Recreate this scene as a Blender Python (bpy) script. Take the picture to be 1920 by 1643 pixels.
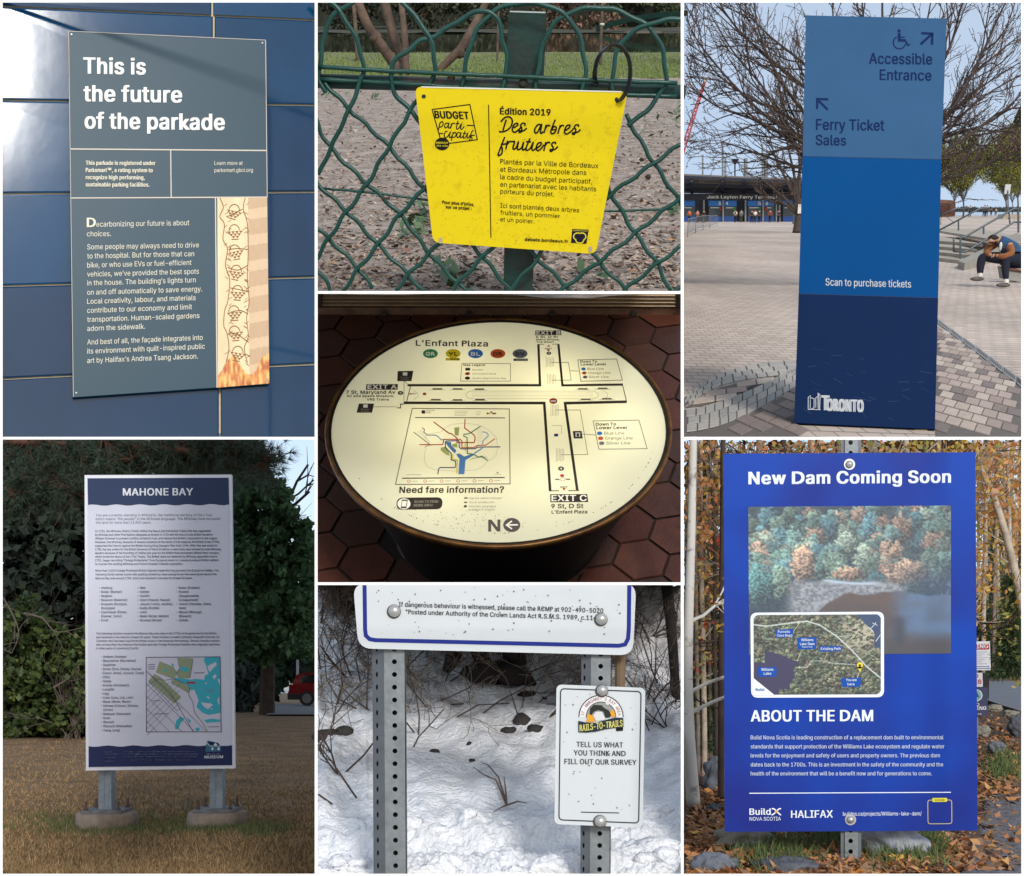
import bpy, math, random
import numpy as np
from mathutils import Matrix, Vector, noise, geometry

# ------------------------------------------------------------------ camera, sky, sun, exposure
for o in list(bpy.data.objects):
    bpy.data.objects.remove(o, do_unlink=True)
SC = bpy.context.scene
COL = SC.collection
F, CX, Y0, CAMZ = 2400.0, 960.0, 1280.0, 1.20      # focal length / horizon of the photo mosaic in photo pixels
cam_d = bpy.data.cameras.new('camera')
cam_d.sensor_fit = 'HORIZONTAL'; cam_d.sensor_width = 36.0; cam_d.lens = 36.0 * F / 1920.0
cam_d.shift_y = (Y0 - 821.5) / 1920.0
cam_d.clip_start = 0.1; cam_d.clip_end = 3000.0
cam = bpy.data.objects.new('camera', cam_d); COL.objects.link(cam)
cam.location = (0, 0, CAMZ); cam.rotation_euler = (math.radians(90), 0, 0)
SC.camera = cam

SUN = Vector((0.315, -1.02, 0.483)).normalized()      # towards the sun
W = bpy.data.worlds.new('World'); SC.world = W; W.use_nodes = True
nt = W.node_tree
bg = nt.nodes['Background']; sky = nt.nodes.new('ShaderNodeTexSky')
sky.sky_type = 'NISHITA'; sky.sun_disc = False
sky.sun_elevation = math.asin(SUN.z); sky.sun_rotation = math.atan2(SUN.x, SUN.y)
sky.air_density = 1.0; sky.dust_density = 1.5; sky.ozone_density = 1.0
# thin high cloud veiling the whole sky, a little uneven
tcw = nt.nodes.new('ShaderNodeTexCoord'); nzw = nt.nodes.new('ShaderNodeTexNoise'); nzw.inputs['Scale'].default_value = 2.2; nzw.inputs['Detail'].default_value = 6
mrw = nt.nodes.new('ShaderNodeMapRange'); mrw.inputs['From Min'].default_value = 0.3; mrw.inputs['From Max'].default_value = 0.7; mrw.inputs['To Min'].default_value = 0.42; mrw.inputs['To Max'].default_value = 0.72
mxw = nt.nodes.new('ShaderNodeMixRGB'); mxw.inputs[2].default_value = (3.9, 4.5, 5.3, 1)
nt.links.new(tcw.outputs['Generated'], nzw.inputs['Vector']); nt.links.new(nzw.outputs['Fac'], mrw.inputs['Value']); nt.links.new(mrw.outputs[0], mxw.inputs[0]); nt.links.new(sky.outputs[0], mxw.inputs[1])
nt.links.new(mxw.outputs[0], bg.inputs[0]); bg.inputs[1].default_value = 0.14
sd = bpy.data.lights.new('sun', 'SUN'); sd.energy = 1.5; sd.angle = math.radians(10.0); sd.color = (1.0, 0.97, 0.93)
so = bpy.data.objects.new('sun', sd); COL.objects.link(so)
so.rotation_euler = SUN.to_track_quat('Z', 'Y').to_euler(); so.location = (3, -12, 8)
SC.view_settings.view_transform = 'Standard'; SC.view_settings.look = 'None'
SC.view_settings.exposure = 0.38; SC.view_settings.gamma = 1.0
SC.view_settings.use_curve_mapping = False
SC.render.engine = 'CYCLES'
SC.cycles.use_denoising = True
SC.cycles.max_bounces = 6; SC.cycles.diffuse_bounces = 3; SC.cycles.glossy_bounces = 3
SC.cycles.transmission_bounces = 4; SC.cycles.transparent_max_bounces = 8
SC.cycles.caustics_reflective = False; SC.cycles.caustics_refractive = False
SC.cycles.sample_clamp_indirect = 4.0

# ------------------------------------------------------------------ materials
def lin(c):
    r = []
    for v in c[:3]:
        v = v / 255.0
        r.append(v / 12.92 if v <= 0.04045 else ((v + 0.055) / 1.055) ** 2.4)
    return tuple(r) + (1.0,)
MATS = {}
def mat(name, col, rough=0.6, metal=0.0, var=0.12, vs=6.0, bump=0.0, bs=40.0, col2=None, spec=0.5, leaf=None,
        attr=None, emit=0.0, detail=5.0, coat=0.0, thresh=None, trans=None):
    """procedural material: base colour broken up by noise (or per-leaf random), fine bump"""
    if name in MATS: return MATS[name]
    m = bpy.data.materials.new(name); m.use_nodes = True; MATS[name] = m
    n = m.node_tree.nodes; l = m.node_tree.links
    b = n['Principled BSDF']
    b.inputs['Roughness'].default_value = rough; b.inputs['Metallic'].default_value = metal
    b.inputs['Specular IOR Level'].default_value = spec
    if coat: b.inputs['Coat Weight'].default_value = coat; b.inputs['Coat Roughness'].default_value = 0.06
    c1 = lin(col); c2 = lin(col2) if col2 else tuple(x * (1 - var) for x in c1[:3]) + (1,)
    tc = n.new('ShaderNodeTexCoord')
    if attr:
        a = n.new('ShaderNodeVertexColor'); a.layer_name = attr; out = a.outputs[0]
    elif leaf:
        g = n.new('ShaderNodeNewGeometry'); r = n.new('ShaderNodeValToRGB')
        els = r.color_ramp.elements
        cs = [col] + list(leaf)
        els[0].color = lin(cs[0]); els[0].position = 0.0; els[1].color = lin(cs[-1]); els[1].position = 1.0
        for i, c in enumerate(cs[1:-1]):
            e = els.new((i + 1) / (len(cs) - 1)); e.color = lin(c)
        l.new(g.outputs['Random Per Island'], r.inputs[0]); out = r.outputs[0]
    else:
        t = n.new('ShaderNodeTexNoise'); t.inputs['Scale'].default_value = vs; t.inputs['Detail'].default_value = detail
        t.inputs['Roughness'].default_value = 0.62
        l.new(tc.outputs['Object'], t.inputs['Vector'])
        r = n.new('ShaderNodeValToRGB')
        lo, hi = thresh if thresh else (0.32, 0.68)
        r.color_ramp.elements[0].position = lo; r.color_ramp.elements[1].position = hi
        r.color_ramp.elements[0].color = c2; r.color_ramp.elements[1].color = c1
        l.new(t.outputs['Fac'], r.inputs[0]); out = r.outputs[0]
    l.new(out, b.inputs['Base Color'])
    if bump:
        t2 = n.new('ShaderNodeTexNoise'); t2.inputs['Scale'].default_value = bs; t2.inputs['Detail'].default_value = 4
        l.new(tc.outputs['Object'], t2.inputs['Vector'])
        bp = n.new('ShaderNodeBump'); bp.inputs['Strength'].default_value = bump; bp.inputs['Distance'].default_value = 0.02
        l.new(t2.outputs['Fac'], bp.inputs['Height']); l.new(bp.outputs[0], b.inputs['Normal'])
    if emit:
        l.new(out, b.inputs['Emission Color']); b.inputs['Emission Strength'].default_value = emit
    if trans:      # thin leaf: part of the light passes through
        tr = n.new('ShaderNodeBsdfTranslucent'); l.new(out, tr.inputs[0])
        mx = n.new('ShaderNodeMixShader'); mx.inputs[0].default_value = trans
        l.new(b.outputs[0], mx.inputs[1]); l.new(tr.outputs[0], mx.inputs[2])
        l.new(mx.outputs[0], n['Material Output'].inputs[0])
    return m
def ink_mat(name, col, rough=0.6):
    return mat('print_' + name, col, rough=rough, var=0.06, vs=3.0, spec=0.08)

# ------------------------------------------------------------------ bays (each one a stage with its own ground plane)
class Bay:
    def __init__(s, horizon_row, h):
        th = math.atan((Y0 - horizon_row) / F)
        s.R = Matrix.Rotation(th, 3, 'X'); s.Ri = s.R.inverted(); s.h = h
        s.M = Matrix.Translation((0, 0, CAMZ)) @ s.R.to_4x4()
        s.Rin = np.array(s.Ri)
    def ray(s, px, py): return s.Ri @ Vector(((px - CX) / F, 1.0, (Y0 - py) / F))
    def at(s, px, py, d): return s.ray(px, py) * d
    def g(s, px, py, z=0.0):
        r = s.ray(px, py); return r * ((-s.h + z) / r.z)
    def up(s, p, py):
        """height above ground of the point over ground point p seen at row py"""
        r = s.ray(CX, py); k = p.y / r.y
        return r.z * k + s.h
    def px(s, p):
        w = s.R @ Vector(p); return CX + F * w.x / w.y, Y0 - F * w.z / w.y

class Surf:
    """a flat face standing in a bay; at() returns the point of the face seen at a photo pixel"""
    def __init__(s, bay, p0, n):
        s.bay = bay; s.p0 = Vector(p0); s.n = Vector(n).normalized()
    def at(s, px, py, off=0.0):
        r = s.bay.ray(px, py); k = (s.p0.dot(s.n) + off) / r.dot(s.n); return r * k
    def many(s, P, off=0.0):
        P = np.asarray(P, float)
        r = np.stack([(P[:, 0] - CX) / F, np.ones(len(P)), (Y0 - P[:, 1]) / F], 1) @ s.bay.Rin.T
        n = np.array(s.n); k = (float(s.p0.dot(s.n)) + off) / (r @ n)
        return r * k[:, None]

# ------------------------------------------------------------------ mesh builder and objects
class MB:
    def __init__(s): s.v = []; s.f = []; s.c = None
    def add(s, vs, fs):
        k = len(s.v); s.v.extend([tuple(p) for p in vs]); s.f.extend([tuple(i + k for i in f) for f in fs]); return s
    def box(s, c, size, R=None):
        c = Vector(c); x, y, z = [q / 2 for q in size]
        pts = [Vector((i * x, j * y, k * z)) for i in (-1, 1) for j in (-1, 1) for k in (-1, 1)]
        if R is not None: pts = [R @ p for p in pts]
        return s.add([c + p for p in pts], [(0, 1, 3, 2), (4, 6, 7, 5), (0, 4, 5, 1), (2, 3, 7, 6), (0, 2, 6, 4), (1, 5, 7, 3)])
    def box2(s, a, b): # min / max corners
        a = Vector(a); b = Vector(b); return s.box((a + b) / 2, [abs(q) for q in (b - a)])
    def prism(s, poly, dvec):
        n = len(poly); d = Vector(dvec); P = [Vector(p) for p in poly]
        return s.add(P + [p + d for p in P], [tuple(range(n)), tuple(range(2 * n - 1, n - 1, -1))] +
                     [(i, (i + 1) % n + 0, (i + 1) % n + n, i + n)[::-1] for i in range(n)])
    def bar(s, a, b, w, h=None, upv=(0, 0, 1)):
        a = Vector(a); b = Vector(b); d = (b - a); L = d.length; d.normalize()
        u = Vector(upv); sx = d.cross(u)
        if sx.length < 1e-5: sx = d.cross(Vector((1, 0, 0)))
        sx.normalize(); u = sx.cross(d); R = Matrix((sx, d, u)).transposed()
        return s.box((a + b) / 2, (w, L, h or w), R)
    def tube(s, pts, rad, n=6, cap=True):
        pts = [Vector(p) for p in pts]
        if not hasattr(rad, '__len__'): rad = [rad] * len(pts)
        k = len(s.v); prev = None
        for i, p in enumerate(pts):
            d = pts[min(i + 1, len(pts) - 1)] - pts[max(i - 1, 0)]
            if d.length < 1e-9: d = Vector((0, 0, 1))
            d.normalize()
            if prev is None:
                a = Vector((1, 0, 0)) if abs(d.x) < 0.8 else Vector((0, 0, 1))
                u = d.cross(a).normalized()
            else:
                u = (prev - d * prev.dot(d))
                u = u.normalized() if u.length > 1e-6 else d.orthogonal().normalized()
            prev = u; w = d.cross(u)
            for j in range(n):
                a = 2 * math.pi * j / n
                s.v.append(tuple(p + (u * math.cos(a) + w * math.sin(a)) * rad[i]))
        for i in range(len(pts) - 1):
            for j in range(n):
                a = k + i * n + j; b = k + i * n + (j + 1) % n
                s.f.append((a, b, b + n, a + n))
        if cap:
            s.f.append(tuple(k + j for j in range(n))[::-1]); e = k + (len(pts) - 1) * n
            s.f.append(tuple(e + j for j in range(n)))
        return s
    def lathe(s, c, prof, n=24, axis=(0, 0, 1), capends=True):
        """prof: list of (radius, height)"""
        c = Vector(c); ax = Vector(axis).normalized(); u = ax.orthogonal().normalized(); w = ax.cross(u); k = len(s.v)
        for r, h in prof:
            for j in range(n):
                a = 2 * math.pi * j / n
                s.v.append(tuple(c + ax * h + (u * math.cos(a) + w * math.sin(a)) * r))
        for i in range(len(prof) - 1):
            for j in range(n):
                a = k + i * n + j; b = k + i * n + (j + 1) % n
                s.f.append((a, b, b + n, a + n))
        if capends:
            s.f.append(tuple(k + j for j in range(n))[::-1]); e = k + (len(prof) - 1) * n
            s.f.append(tuple(e + j for j in range(n)))
        return s
    def blob(s, c, r, seed=0, sub=2, amp=0.18, fr=1.6, flat=None):
        """rough boulder / lump: displaced icosphere"""
        import bmesh
        bm = bmesh.new(); bmesh.ops.create_icosphere(bm, subdivisions=sub, radius=1.0)
        c = Vector(c); o = Vector((seed * 3.7, seed * 1.3, seed * 7.1)); k = len(s.v)
        for v in bm.verts:
            q = v.co.normalized(); d = 1 + amp * noise.noise(q * fr + o) * 2 + amp * 0.5 * noise.noise(q * fr * 2.7 + o)
            s.v.append(tuple(c + Vector((q.x * r[0], q.y * r[1], q.z * r[2])) * d))
        s.f.extend([tuple(v.index + k for v in f.verts) for f in bm.faces]); bm.free(); return s
    def arrays(s, V, Fc):
        k = len(s.v); s.v.extend(map(tuple, np.asarray(V).tolist())); s.f.extend(map(tuple, (np.asarray(Fc) + k).tolist())); return s
    def mesh(s, name, off=(0, 0, 0), smooth=False):
        me = bpy.data.meshes.new(name)
        V = np.array(s.v, float).reshape(-1, 3) - np.array(off)
        me.from_pydata(V.tolist(), [], s.f)
        if smooth: me.polygons.foreach_set('use_smooth', [True] * len(me.polygons))
        me.update(); return me
    def obj(s, name, m, parent=None, bay=None, base=None, smooth=False):
        """part of a thing (parent given) or a top-level mesh standing at base"""
        if parent is not None and base is None: base = BASE[parent.name]
        base = Vector(base if base is not None else (0, 0, 0))
        me = s.mesh(name, base, smooth)
        for q in (m if isinstance(m, (list, tuple)) else [m]): me.materials.append(q)
        o = bpy.data.objects.new(name, me); COL.objects.link(o)
        if parent is not None: o.parent = parent
        else: o.matrix_world = (bay.M if bay else Matrix()) @ Matrix.Translation(base)
        BASE[o.name] = tuple(base)
        return o
BASE = {}
def tag(o, label=None, cat=None, group=None, kind=None):
    if label: o['label'] = label
    if cat: o['category'] = cat
    if group: o['group'] = group
    if kind: o['kind'] = kind
    return o
def thing(name, label, cat, bay, base, group=None):
    o = bpy.data.objects.new(name, None); COL.objects.link(o); o.empty_display_size = 0.1
    o.matrix_world = bay.M @ Matrix.Translation(Vector(base)); BASE[o.name] = tuple(base)
    return tag(o, label, cat, group)
def link_copy(me, name, parent=None, bay=None, M=None):
    """another object sharing mesh data; M local matrix"""
    o = bpy.data.objects.new(name, me); COL.objects.link(o)
    if parent is not None:
        o.parent = parent; o.matrix_local = M
    else: o.matrix_world = bay.M @ M
    return o

# ------------------------------------------------------------------ lettering (glyph outlines taken once from the built-in font)
CH = sorted(set('ABCDEFGHIJKLMNOPQRSTUVWXYZabcdefghijklmnopqrstuvwxyz0123456789.,:;!?\'"-+*/()&•™éèÉç’–—'))
GL = {}; GZ = {}; OVERLAP = set('&+19AGQXeftxçèé'); PLAIN = set('4DKPRk™')
def _glyphs():
    objs = []; font = None
    try:        # Blender's own bundled interface face when present, else the built-in one
        import os
        p = os.path.join(bpy.utils.system_resource('DATAFILES'), 'fonts', 'Inter.woff2')
        if os.path.exists(p): font = bpy.data.fonts.load(p)
    except Exception: font = None
    def mk(t, off, plain=False):
        c = bpy.data.curves.new('t', 'FONT'); c.body = t; c.resolution_u = 3; c.offset = off; c.fill_mode = 'FRONT'
        if font and not plain: c.font = font
        o = bpy.data.objects.new('t', c); COL.objects.link(o); objs.append((o, c)); return o
    table = []
    for bold, off in ((0, 0.0),):
        ref = mk('HH', 0.0); H = mk('H', off)
        ref2 = mk('HH', 0.0, True); H2 = mk('H', off, True)
        for ch in CH: table.append((bold, ch, mk(ch, off, ch in PLAIN), mk('H' + ch + 'H', 0.0, ch in PLAIN), ref2 if ch in PLAIN else ref, H))
    dg = bpy.context.evaluated_depsgraph_get()
    def ext(o):
        me = o.evaluated_get(dg).to_mesh(); a = np.zeros(len(me.vertices) * 3); me.vertices.foreach_get('co', a)
        a = a.reshape(-1, 3)[:, :2].copy(); fs = [tuple(p.vertices) for p in me.polygons]
        o.evaluated_get(dg).to_mesh_clear(); return a, fs
    cache = {}
    def w(o):
        if o.name not in cache: a, _ = ext(o); cache[o.name] = a[:, 0].max() - a[:, 0].min()
        return cache[o.name]
    for bold, ch, o, oh, ref, H in table:
        a, fs = ext(o); adv = w(oh) - w(ref)
        if ch in PLAIN and font:
            if 'k' not in cache: b1, _ = ext(H); b2, _ = ext(H2); cache['k'] = (b1[:, 1].max() - b1[:, 1].min()) / (b2[:, 1].max() - b2[:, 1].min())
            a = a * cache['k']; adv *= cache['k']
        if ch in OVERLAP:      # outlines that cross themselves: every facet a hair above the next
            a = np.vstack([a[list(f)] for f in fs]); k = 0; g = []; z = []
            for i, f in enumerate(fs): g.append(tuple(range(k, k + len(f)))); z += [i % 9] * len(f); k += len(f)
            fs = g
        else: z = [0] * len(a)
        GL[(bold, ch)] = (a, fs, adv); GZ[ch] = z
    hh, _ = ext(table[0][5]); GL['cap'] = hh[:, 1].max() - hh[:, 1].min()
    # width of a blank
    sp1 = mk('HnH', 0.0); sp2 = mk('Hn nH', 0.0); sp3 = mk('HnnH', 0.0)
    dg = bpy.context.evaluated_depsgraph_get(); 
    GL['sp'] = w(sp2) - w(sp3)
    for o, c in objs:
        bpy.data.objects.remove(o, do_unlink=True); bpy.data.curves.remove(c)
_glyphs()

class Ink:
    """flat print on a Surf: everything is laid out on the face of the sign"""
    def __init__(s, surf): s.S = surf; s.P = []; s.f = []; s.z = []
    def _add(s, P, fs, z=None):
        s.z.extend(z if z is not None else [0] * len(P)); k = len(s.P); s.P.extend([tuple(p) for p in P]); s.f.extend([tuple(i + k for i in f) for f in fs]); return s
    def text(s, t, x0, y0, x1=None, y1=None, cap=10.0, bold=0, shear=0.0, xs=1.0, align='l', roll=0.0):
        """baseline from (x0,y0) to (x1,y1); without x1 the natural width times xs is used"""
        V = []; Fs = []; Z = []; x = 0.0; track = 0.03 * bold
        for ch in t:
            if ch == ' ': x += GL['sp']; continue
            if (0, ch) not in GL: ch = '-'
            a, fs, adv = GL[(0, ch)]; adv += track
            k = len(V); Z.extend(GZ[ch]); V.extend([(p[0] + x, p[1]) for p in a]); Fs.extend([tuple(i + k for i in f) for f in fs]); x += adv
        if not V: return s
        A = np.array(V); mn, mx = A[:, 0].min(), A[:, 0].max(); sc = cap / GL['cap']
        if x1 is None:
            wd = (mx - mn) * sc * xs; y1 = y0
            if align == 'c': x0 = x0 - wd / 2
            if align == 'r': x0 = x0 - wd
            x1 = x0 + wd
        if y1 is None: y1 = y0
        u = (A[:, 0] - mn) / (mx - mn)
        d = np.array((x1 - x0, y1 - y0)); 
        P = np.array((x0, y0)) + u[:, None] * d
        P[:, 1] -= A[:, 1] * sc; P[:, 0] += A[:, 1] * sc * (shear + roll)
        if bold:       # heavier weight: the outline printed a few times, a hair apart
            e = 0.05 * cap * bold
            for l, (dx, dy) in enumerate(((-e, e * 0.35), (e, e * 0.35), (-e, -e * 0.35), (e, -e * 0.35))):
                s._add((P + np.array((dx, dy))).tolist(), Fs, [q + 10 * (l + 1) for q in Z])
        return s._add(P.tolist(), Fs, Z)
    def poly(s, pts):
        pts = [(float(a), float(b)) for a, b in pts]
        tri = geometry.tessellate_polygon([[Vector((a, b, 0)) for a, b in pts]])
        return s._add(pts, tri)
    def rect(s, x0, y0, x1, y1): return s._add([(x0, y0), (x1, y0), (x1, y1), (x0, y1)], [(0, 1, 2, 3)])
    def disc(s, x, y, rx, ry=None, n=20, a0=0.0, a1=360.0):
        ry = ry or rx
        return s._add([(x + rx * math.cos(math.radians(a0 + (a1 - a0) * i / n)), y + ry * math.sin(math.radians(a0 + (a1 - a0) * i / n))) for i in range(n if a1 - a0 >= 360 else n + 1)],
                      [tuple(range(n if a1 - a0 >= 360 else n + 1))])
    def stroke(s, pts, w, closed=False, smooth=0):
        pts = [Vector(p) for p in pts]
        if smooth:
            out = []; n = len(pts)
            for i in range(n - 1 + (1 if closed else 0)):
                p0 = pts[(i - 1) % n] if closed or i > 0 else pts[0]; p1 = pts[i % n]; p2 = pts[(i + 1) % n]
                p3 = pts[(i + 2) % n] if closed or i + 2 < n else pts[-1]
                for k in range(smooth):
                    t = k / smooth
                    out.append(0.5 * ((2 * p1) + (p2 - p0) * t + (2 * p0 - 5 * p1 + 4 * p2 - p3) * t * t + (3 * p1 - p0 - 3 * p2 + p3) * t ** 3))
            if not closed: out.append(pts[-1])
            pts = out
        n = len(pts); L = []; Rr = []
        for i, p in enumerate(pts):
            a = pts[(i - 1) % n] if closed or i > 0 else p; b = pts[(i + 1) % n] if closed or i < n - 1 else p
            d1 = (p - a); d2 = (b - p)
            if d1.length < 1e-9: d1 = d2
            if d2.length < 1e-9: d2 = d1
            d1 = d1.normalized(); d2 = d2.normalized(); n1 = Vector((-d1.y, d1.x)); n2 = Vector((-d2.y, d2.x))
            m = n1 + n2; m = m.normalized() if m.length > 1e-6 else n1
            k = min(1.6, 1.0 / max(0.3, m.dot(n1))); L.append(p + m * (w / 2 * k)); Rr.append(p - m * (w / 2 * k))
        k = len(s.P); s.P.extend([tuple(p) for p in L + Rr]); s.z.extend([0] * (2 * n))
        for i in range(n if closed else n - 1):
            j = (i + 1) % n; s.f.append((k + i, k + j, k + n + j, k + n + i))
        return s
    def ring(s, x, y, r, w, ry=None, n=24, a0=0.0, a1=360.0):
        ry = ry or r
        full = a1 - a0 >= 360
        P = [(x + r * math.cos(math.radians(a0 + (a1 - a0) * i / n)), y + ry * math.sin(math.radians(a0 + (a1 - a0) * i / n))) for i in range(n if full else n + 1)]
        return s.stroke(P, w, closed=full)
    def obj(s, name, m, parent, off=0.0012, label=None):
        if not s.P: return None
        V = s.S.many(s.P, off) + np.array(s.z)[:, None] * 0.00003 * np.array(s.S.n)
        mb = MB(); mb.v = [tuple(p) for p in V.tolist()]; mb.f = s.f
        o = mb.obj(name, m, parent)
        if label: o['label'] = label
        return o

def letter(S, parent, m, rows, name='lettering', off=0.0012, **kw):
    """one lettering object for each line: rows of (text, x0, y0, x1, y1, cap)"""
    for r in rows:
        t, x0, y0, x1, y1, cap = r[:6]; k = dict(kw)
        if len(r) > 6: k.update(r[6])
        Ink(S).text(t, x0, y0, x1, y1, cap=cap, **k).obj(name, m, parent, off)
def rounded(c, r, n=5):
    """round the corners of a pixel polygon"""
    out = []; N = len(c)
    for i in range(N):
        p = Vector(c[i]); a = (Vector(c[i - 1]) - p).normalized(); b = (Vector(c[(i + 1) % N]) - p).normalized()
        s0 = p + a * r; s1 = p + b * r
        for k in range(n + 1):
            t = k / n; out.append(tuple((1 - t) ** 2 * s0 + 2 * t * (1 - t) * p + t * t * s1))
    return out
def panel(S, pts, thick, off=0.0):
    """plate with the outline pts (pixels) on the face S"""
    mb = MB(); n = len(pts)
    A = S.many(pts, off).tolist(); B = S.many(pts, off)- np.array(S.n) * thick
    mb.v = [tuple(p) for p in A] + [tuple(p) for p in B.tolist()]
    mb.f = [tuple(range(n)), tuple(range(2 * n - 1, n - 1, -1))] + [(i, i + n, (i + 1) % n + n, (i + 1) % n) for i in range(n)]
    return mb
def photo(S, quad, nx, ny, fn, name, parent, off=0.001, rough=0.45):
    """printed picture: a grid whose colours come from a function of (u, v) in 0..1; fn returns sRGB 0..255 arrays"""
    q = np.array(quad, float); u, v = np.meshgrid(np.linspace(0, 1, nx), np.linspace(0, 1, ny))
    u = u.ravel(); v = v.ravel()
    P = ((1 - u) * (1 - v))[:, None] * q[0] + (u * (1 - v))[:, None] * q[1] + (u * v)[:, None] * q[2] + ((1 - u) * v)[:, None] * q[3]
    mb = MB(); mb.v = [tuple(p) for p in S.many(P, off).tolist()]
    mb.f = [(j * nx + i, j * nx + i + 1, (j + 1) * nx + i + 1, (j + 1) * nx + i) for j in range(ny - 1) for i in range(nx - 1)]
    o = mb.obj(name, mat('printed_picture', (128, 128, 128), rough=rough, attr='Col'), parent)
    c = np.clip(fn(u, v), 0, 255) / 255.0
    c = np.where(c <= 0.04045, c / 12.92, ((c + 0.055) / 1.055) ** 2.4)
    a = o.data.color_attributes.new('Col', 'FLOAT_COLOR', 'POINT')
    a.data.foreach_set('color', np.concatenate([c, np.ones((len(c), 1))], 1).ravel())
    return o
def vnoise(u, v, fr, seed=0, oct=4):
    """tileable-free value noise in numpy, 0..1"""
    r = np.zeros_like(u); amp = 1.0; tot = 0.0
    for o in range(oct):
        g = np.random.RandomState(seed + o * 17).rand(int(fr) + 3, int(fr) + 3)
        x = u * fr; y = v * fr; xi = np.clip(x.astype(int), 0, int(fr)); yi = np.clip(y.astype(int), 0, int(fr))
        fx = x - xi; fy = y - yi; fx = fx * fx * (3 - 2 * fx); fy = fy * fy * (3 - 2 * fy)
        r += amp * ((g[yi, xi] * (1 - fx) + g[yi, xi + 1] * fx) * (1 - fy) + (g[yi + 1, xi] * (1 - fx) + g[yi + 1, xi + 1] * fx) * fy)
        tot += amp; amp *= 0.55; fr *= 2
    return r / tot
def mixc(a, b, t):
    t = np.clip(t, 0, 1)[:, None]; return np.asarray(a, float) * (1 - t) + np.asarray(b, float) * t

# ------------------------------------------------------------------ foliage helpers
def leaf_cards(mb, C, size, rs, droop=0.0, asp=1.8, nrm=None):
    """leaf-shaped quads (folded diamonds) at centres C"""
    C = np.asarray(C, float); n = len(C)
    if n == 0: return
    a = rs.randn(n, 3); a[:, 2] -= droop; a /= np.linalg.norm(a, axis=1)[:, None]
    b = np.cross(a, rs.randn(n, 3)); b /= np.linalg.norm(b, axis=1)[:, None]
    s = (size * (0.6 + 0.8 * rs.rand(n)))[:, None]
    V = np.stack([C - a * s * asp / 2, C + b * s / 2, C + a * s * asp / 2, C - b * s / 2], 1).reshape(-1, 3)
    Fc = np.arange(4 * n).reshape(-1, 4); mb.arrays(V, Fc)
def needle_tuft(mb, C, D, L, w, rs, per=10, spread=0.7):
    """tufts of needles: thin triangles leaving each centre around direction D"""
    C = np.repeat(np.asarray(C, float), per, 0); D = np.repeat(np.asarray(D, float), per, 0); n = len(C)
    if n == 0: return
    d = D + rs.randn(n, 3) * spread; d /= np.linalg.norm(d, axis=1)[:, None]
    b = np.cross(d, rs.randn(n, 3)); b /= np.linalg.norm(b, axis=1)[:, None]
    l = (L * (0.7 + 0.6 * rs.rand(n)))[:, None]
    V = np.stack([C - b * w, C + b * w, C + d * l], 1).reshape(-1, 3)
    mb.arrays(V, np.arange(3 * n).reshape(-1, 3))
def branches(mb, p, d, L, r, depth, rng, tips=None, kids=3, spread=0.6, shrink=0.68, up=0.1, seg=4, n=5, wob=0.18, keep=None, rmin=0.0015, start=0.35):
    """recursive limb; fills mb with tubes and collects tip points"""
    p = Vector(p); d = Vector(d).normalized(); pts = [p]; rad = [r]; dd = d.copy()
    r1 = r * (0.55 if depth else 0.25)
    for i in range(seg):
        dd = (dd + Vector((rng.gauss(0, wob), rng.gauss(0, wob), rng.gauss(0, wob) + up * 0.3))).normalized()
        q = pts[-1] + dd * (L / seg)
        if keep and not keep(q): break
        pts.append(q); rad.append(max(rmin, r + (r1 - r) * (i + 1) / seg))
    if len(pts) < 2: return
    mb.tube(pts, rad, n if depth > 1 else max(3, n - 1), cap=False)
    if tips is not None: tips.extend(pts[1:] if depth <= 1 else pts[-1:])
    if depth <= 0: return
    for k in range(kids):
        t = start + (1 - start) * (k + rng.random() * 0.9) / kids
        i = min(len(pts) - 1, max(1, int(round(t * (len(pts) - 1)))))
        base = pts[i]; ax = dd.orthogonal().normalized(); ax.rotate(Matrix.Rotation(rng.random() * 6.283, 3, dd))
        nd = (dd + ax * (spread * (0.7 + 0.6 * rng.random()))).normalized(); nd.z += up; nd.normalize()
        branches(mb, base, nd, L * shrink * (0.75 + 0.5 * rng.random()), max(rmin, rad[i] * 0.7), depth - 1, rng, tips, kids, spread, shrink, up, seg, n, wob, keep, rmin, start)
def spline(pts, k=6):
    pts = [Vector(p) for p in pts]; out = []
    for i in range(len(pts) - 1):
        p0 = pts[max(i - 1, 0)]; p1 = pts[i]; p2 = pts[i + 1]; p3 = pts[min(i + 2, len(pts) - 1)]
        for j in range(k):
            t = j / k
            out.append(0.5 * ((2 * p1) + (p2 - p0) * t + (2 * p0 - 5 * p1 + 4 * p2 - p3) * t * t + (3 * p1 - p0 - 3 * p2 + p3) * t ** 3))
    out.append(pts[-1]); return out
def ground_sheet(bay, x0, x1, rows, nx, fn=None, name='ground', m=None, dz=0.0, label=None):
    """ground sheet between photo columns x0..x1 for the given rows; fn(p) adds height"""
    mb = MB()
    for y in rows:
        for i in range(nx + 1):
            p = bay.g(x0 + (x1 - x0) * i / nx, y)
            z = (fn(p) if fn else 0.0) + dz
            mb.v.append((p.x, p.y, p.z + z))
    for j in range(len(rows) - 1):
        for i in range(nx):
            a = j * (nx + 1) + i; mb.f.append((a, a + 1, a + nx + 2, a + nx + 1))
    o = mb.obj(name, m, bay=bay, base=bay.g((x0 + x1) / 2, rows[0]), smooth=fn is not None)
    return tag(o, kind='structure')

FLAT = Bay(Y0, CAMZ)
PXM = 4.0 / F      # metres per photo pixel in the plane of the display frame (4 m away)
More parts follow.
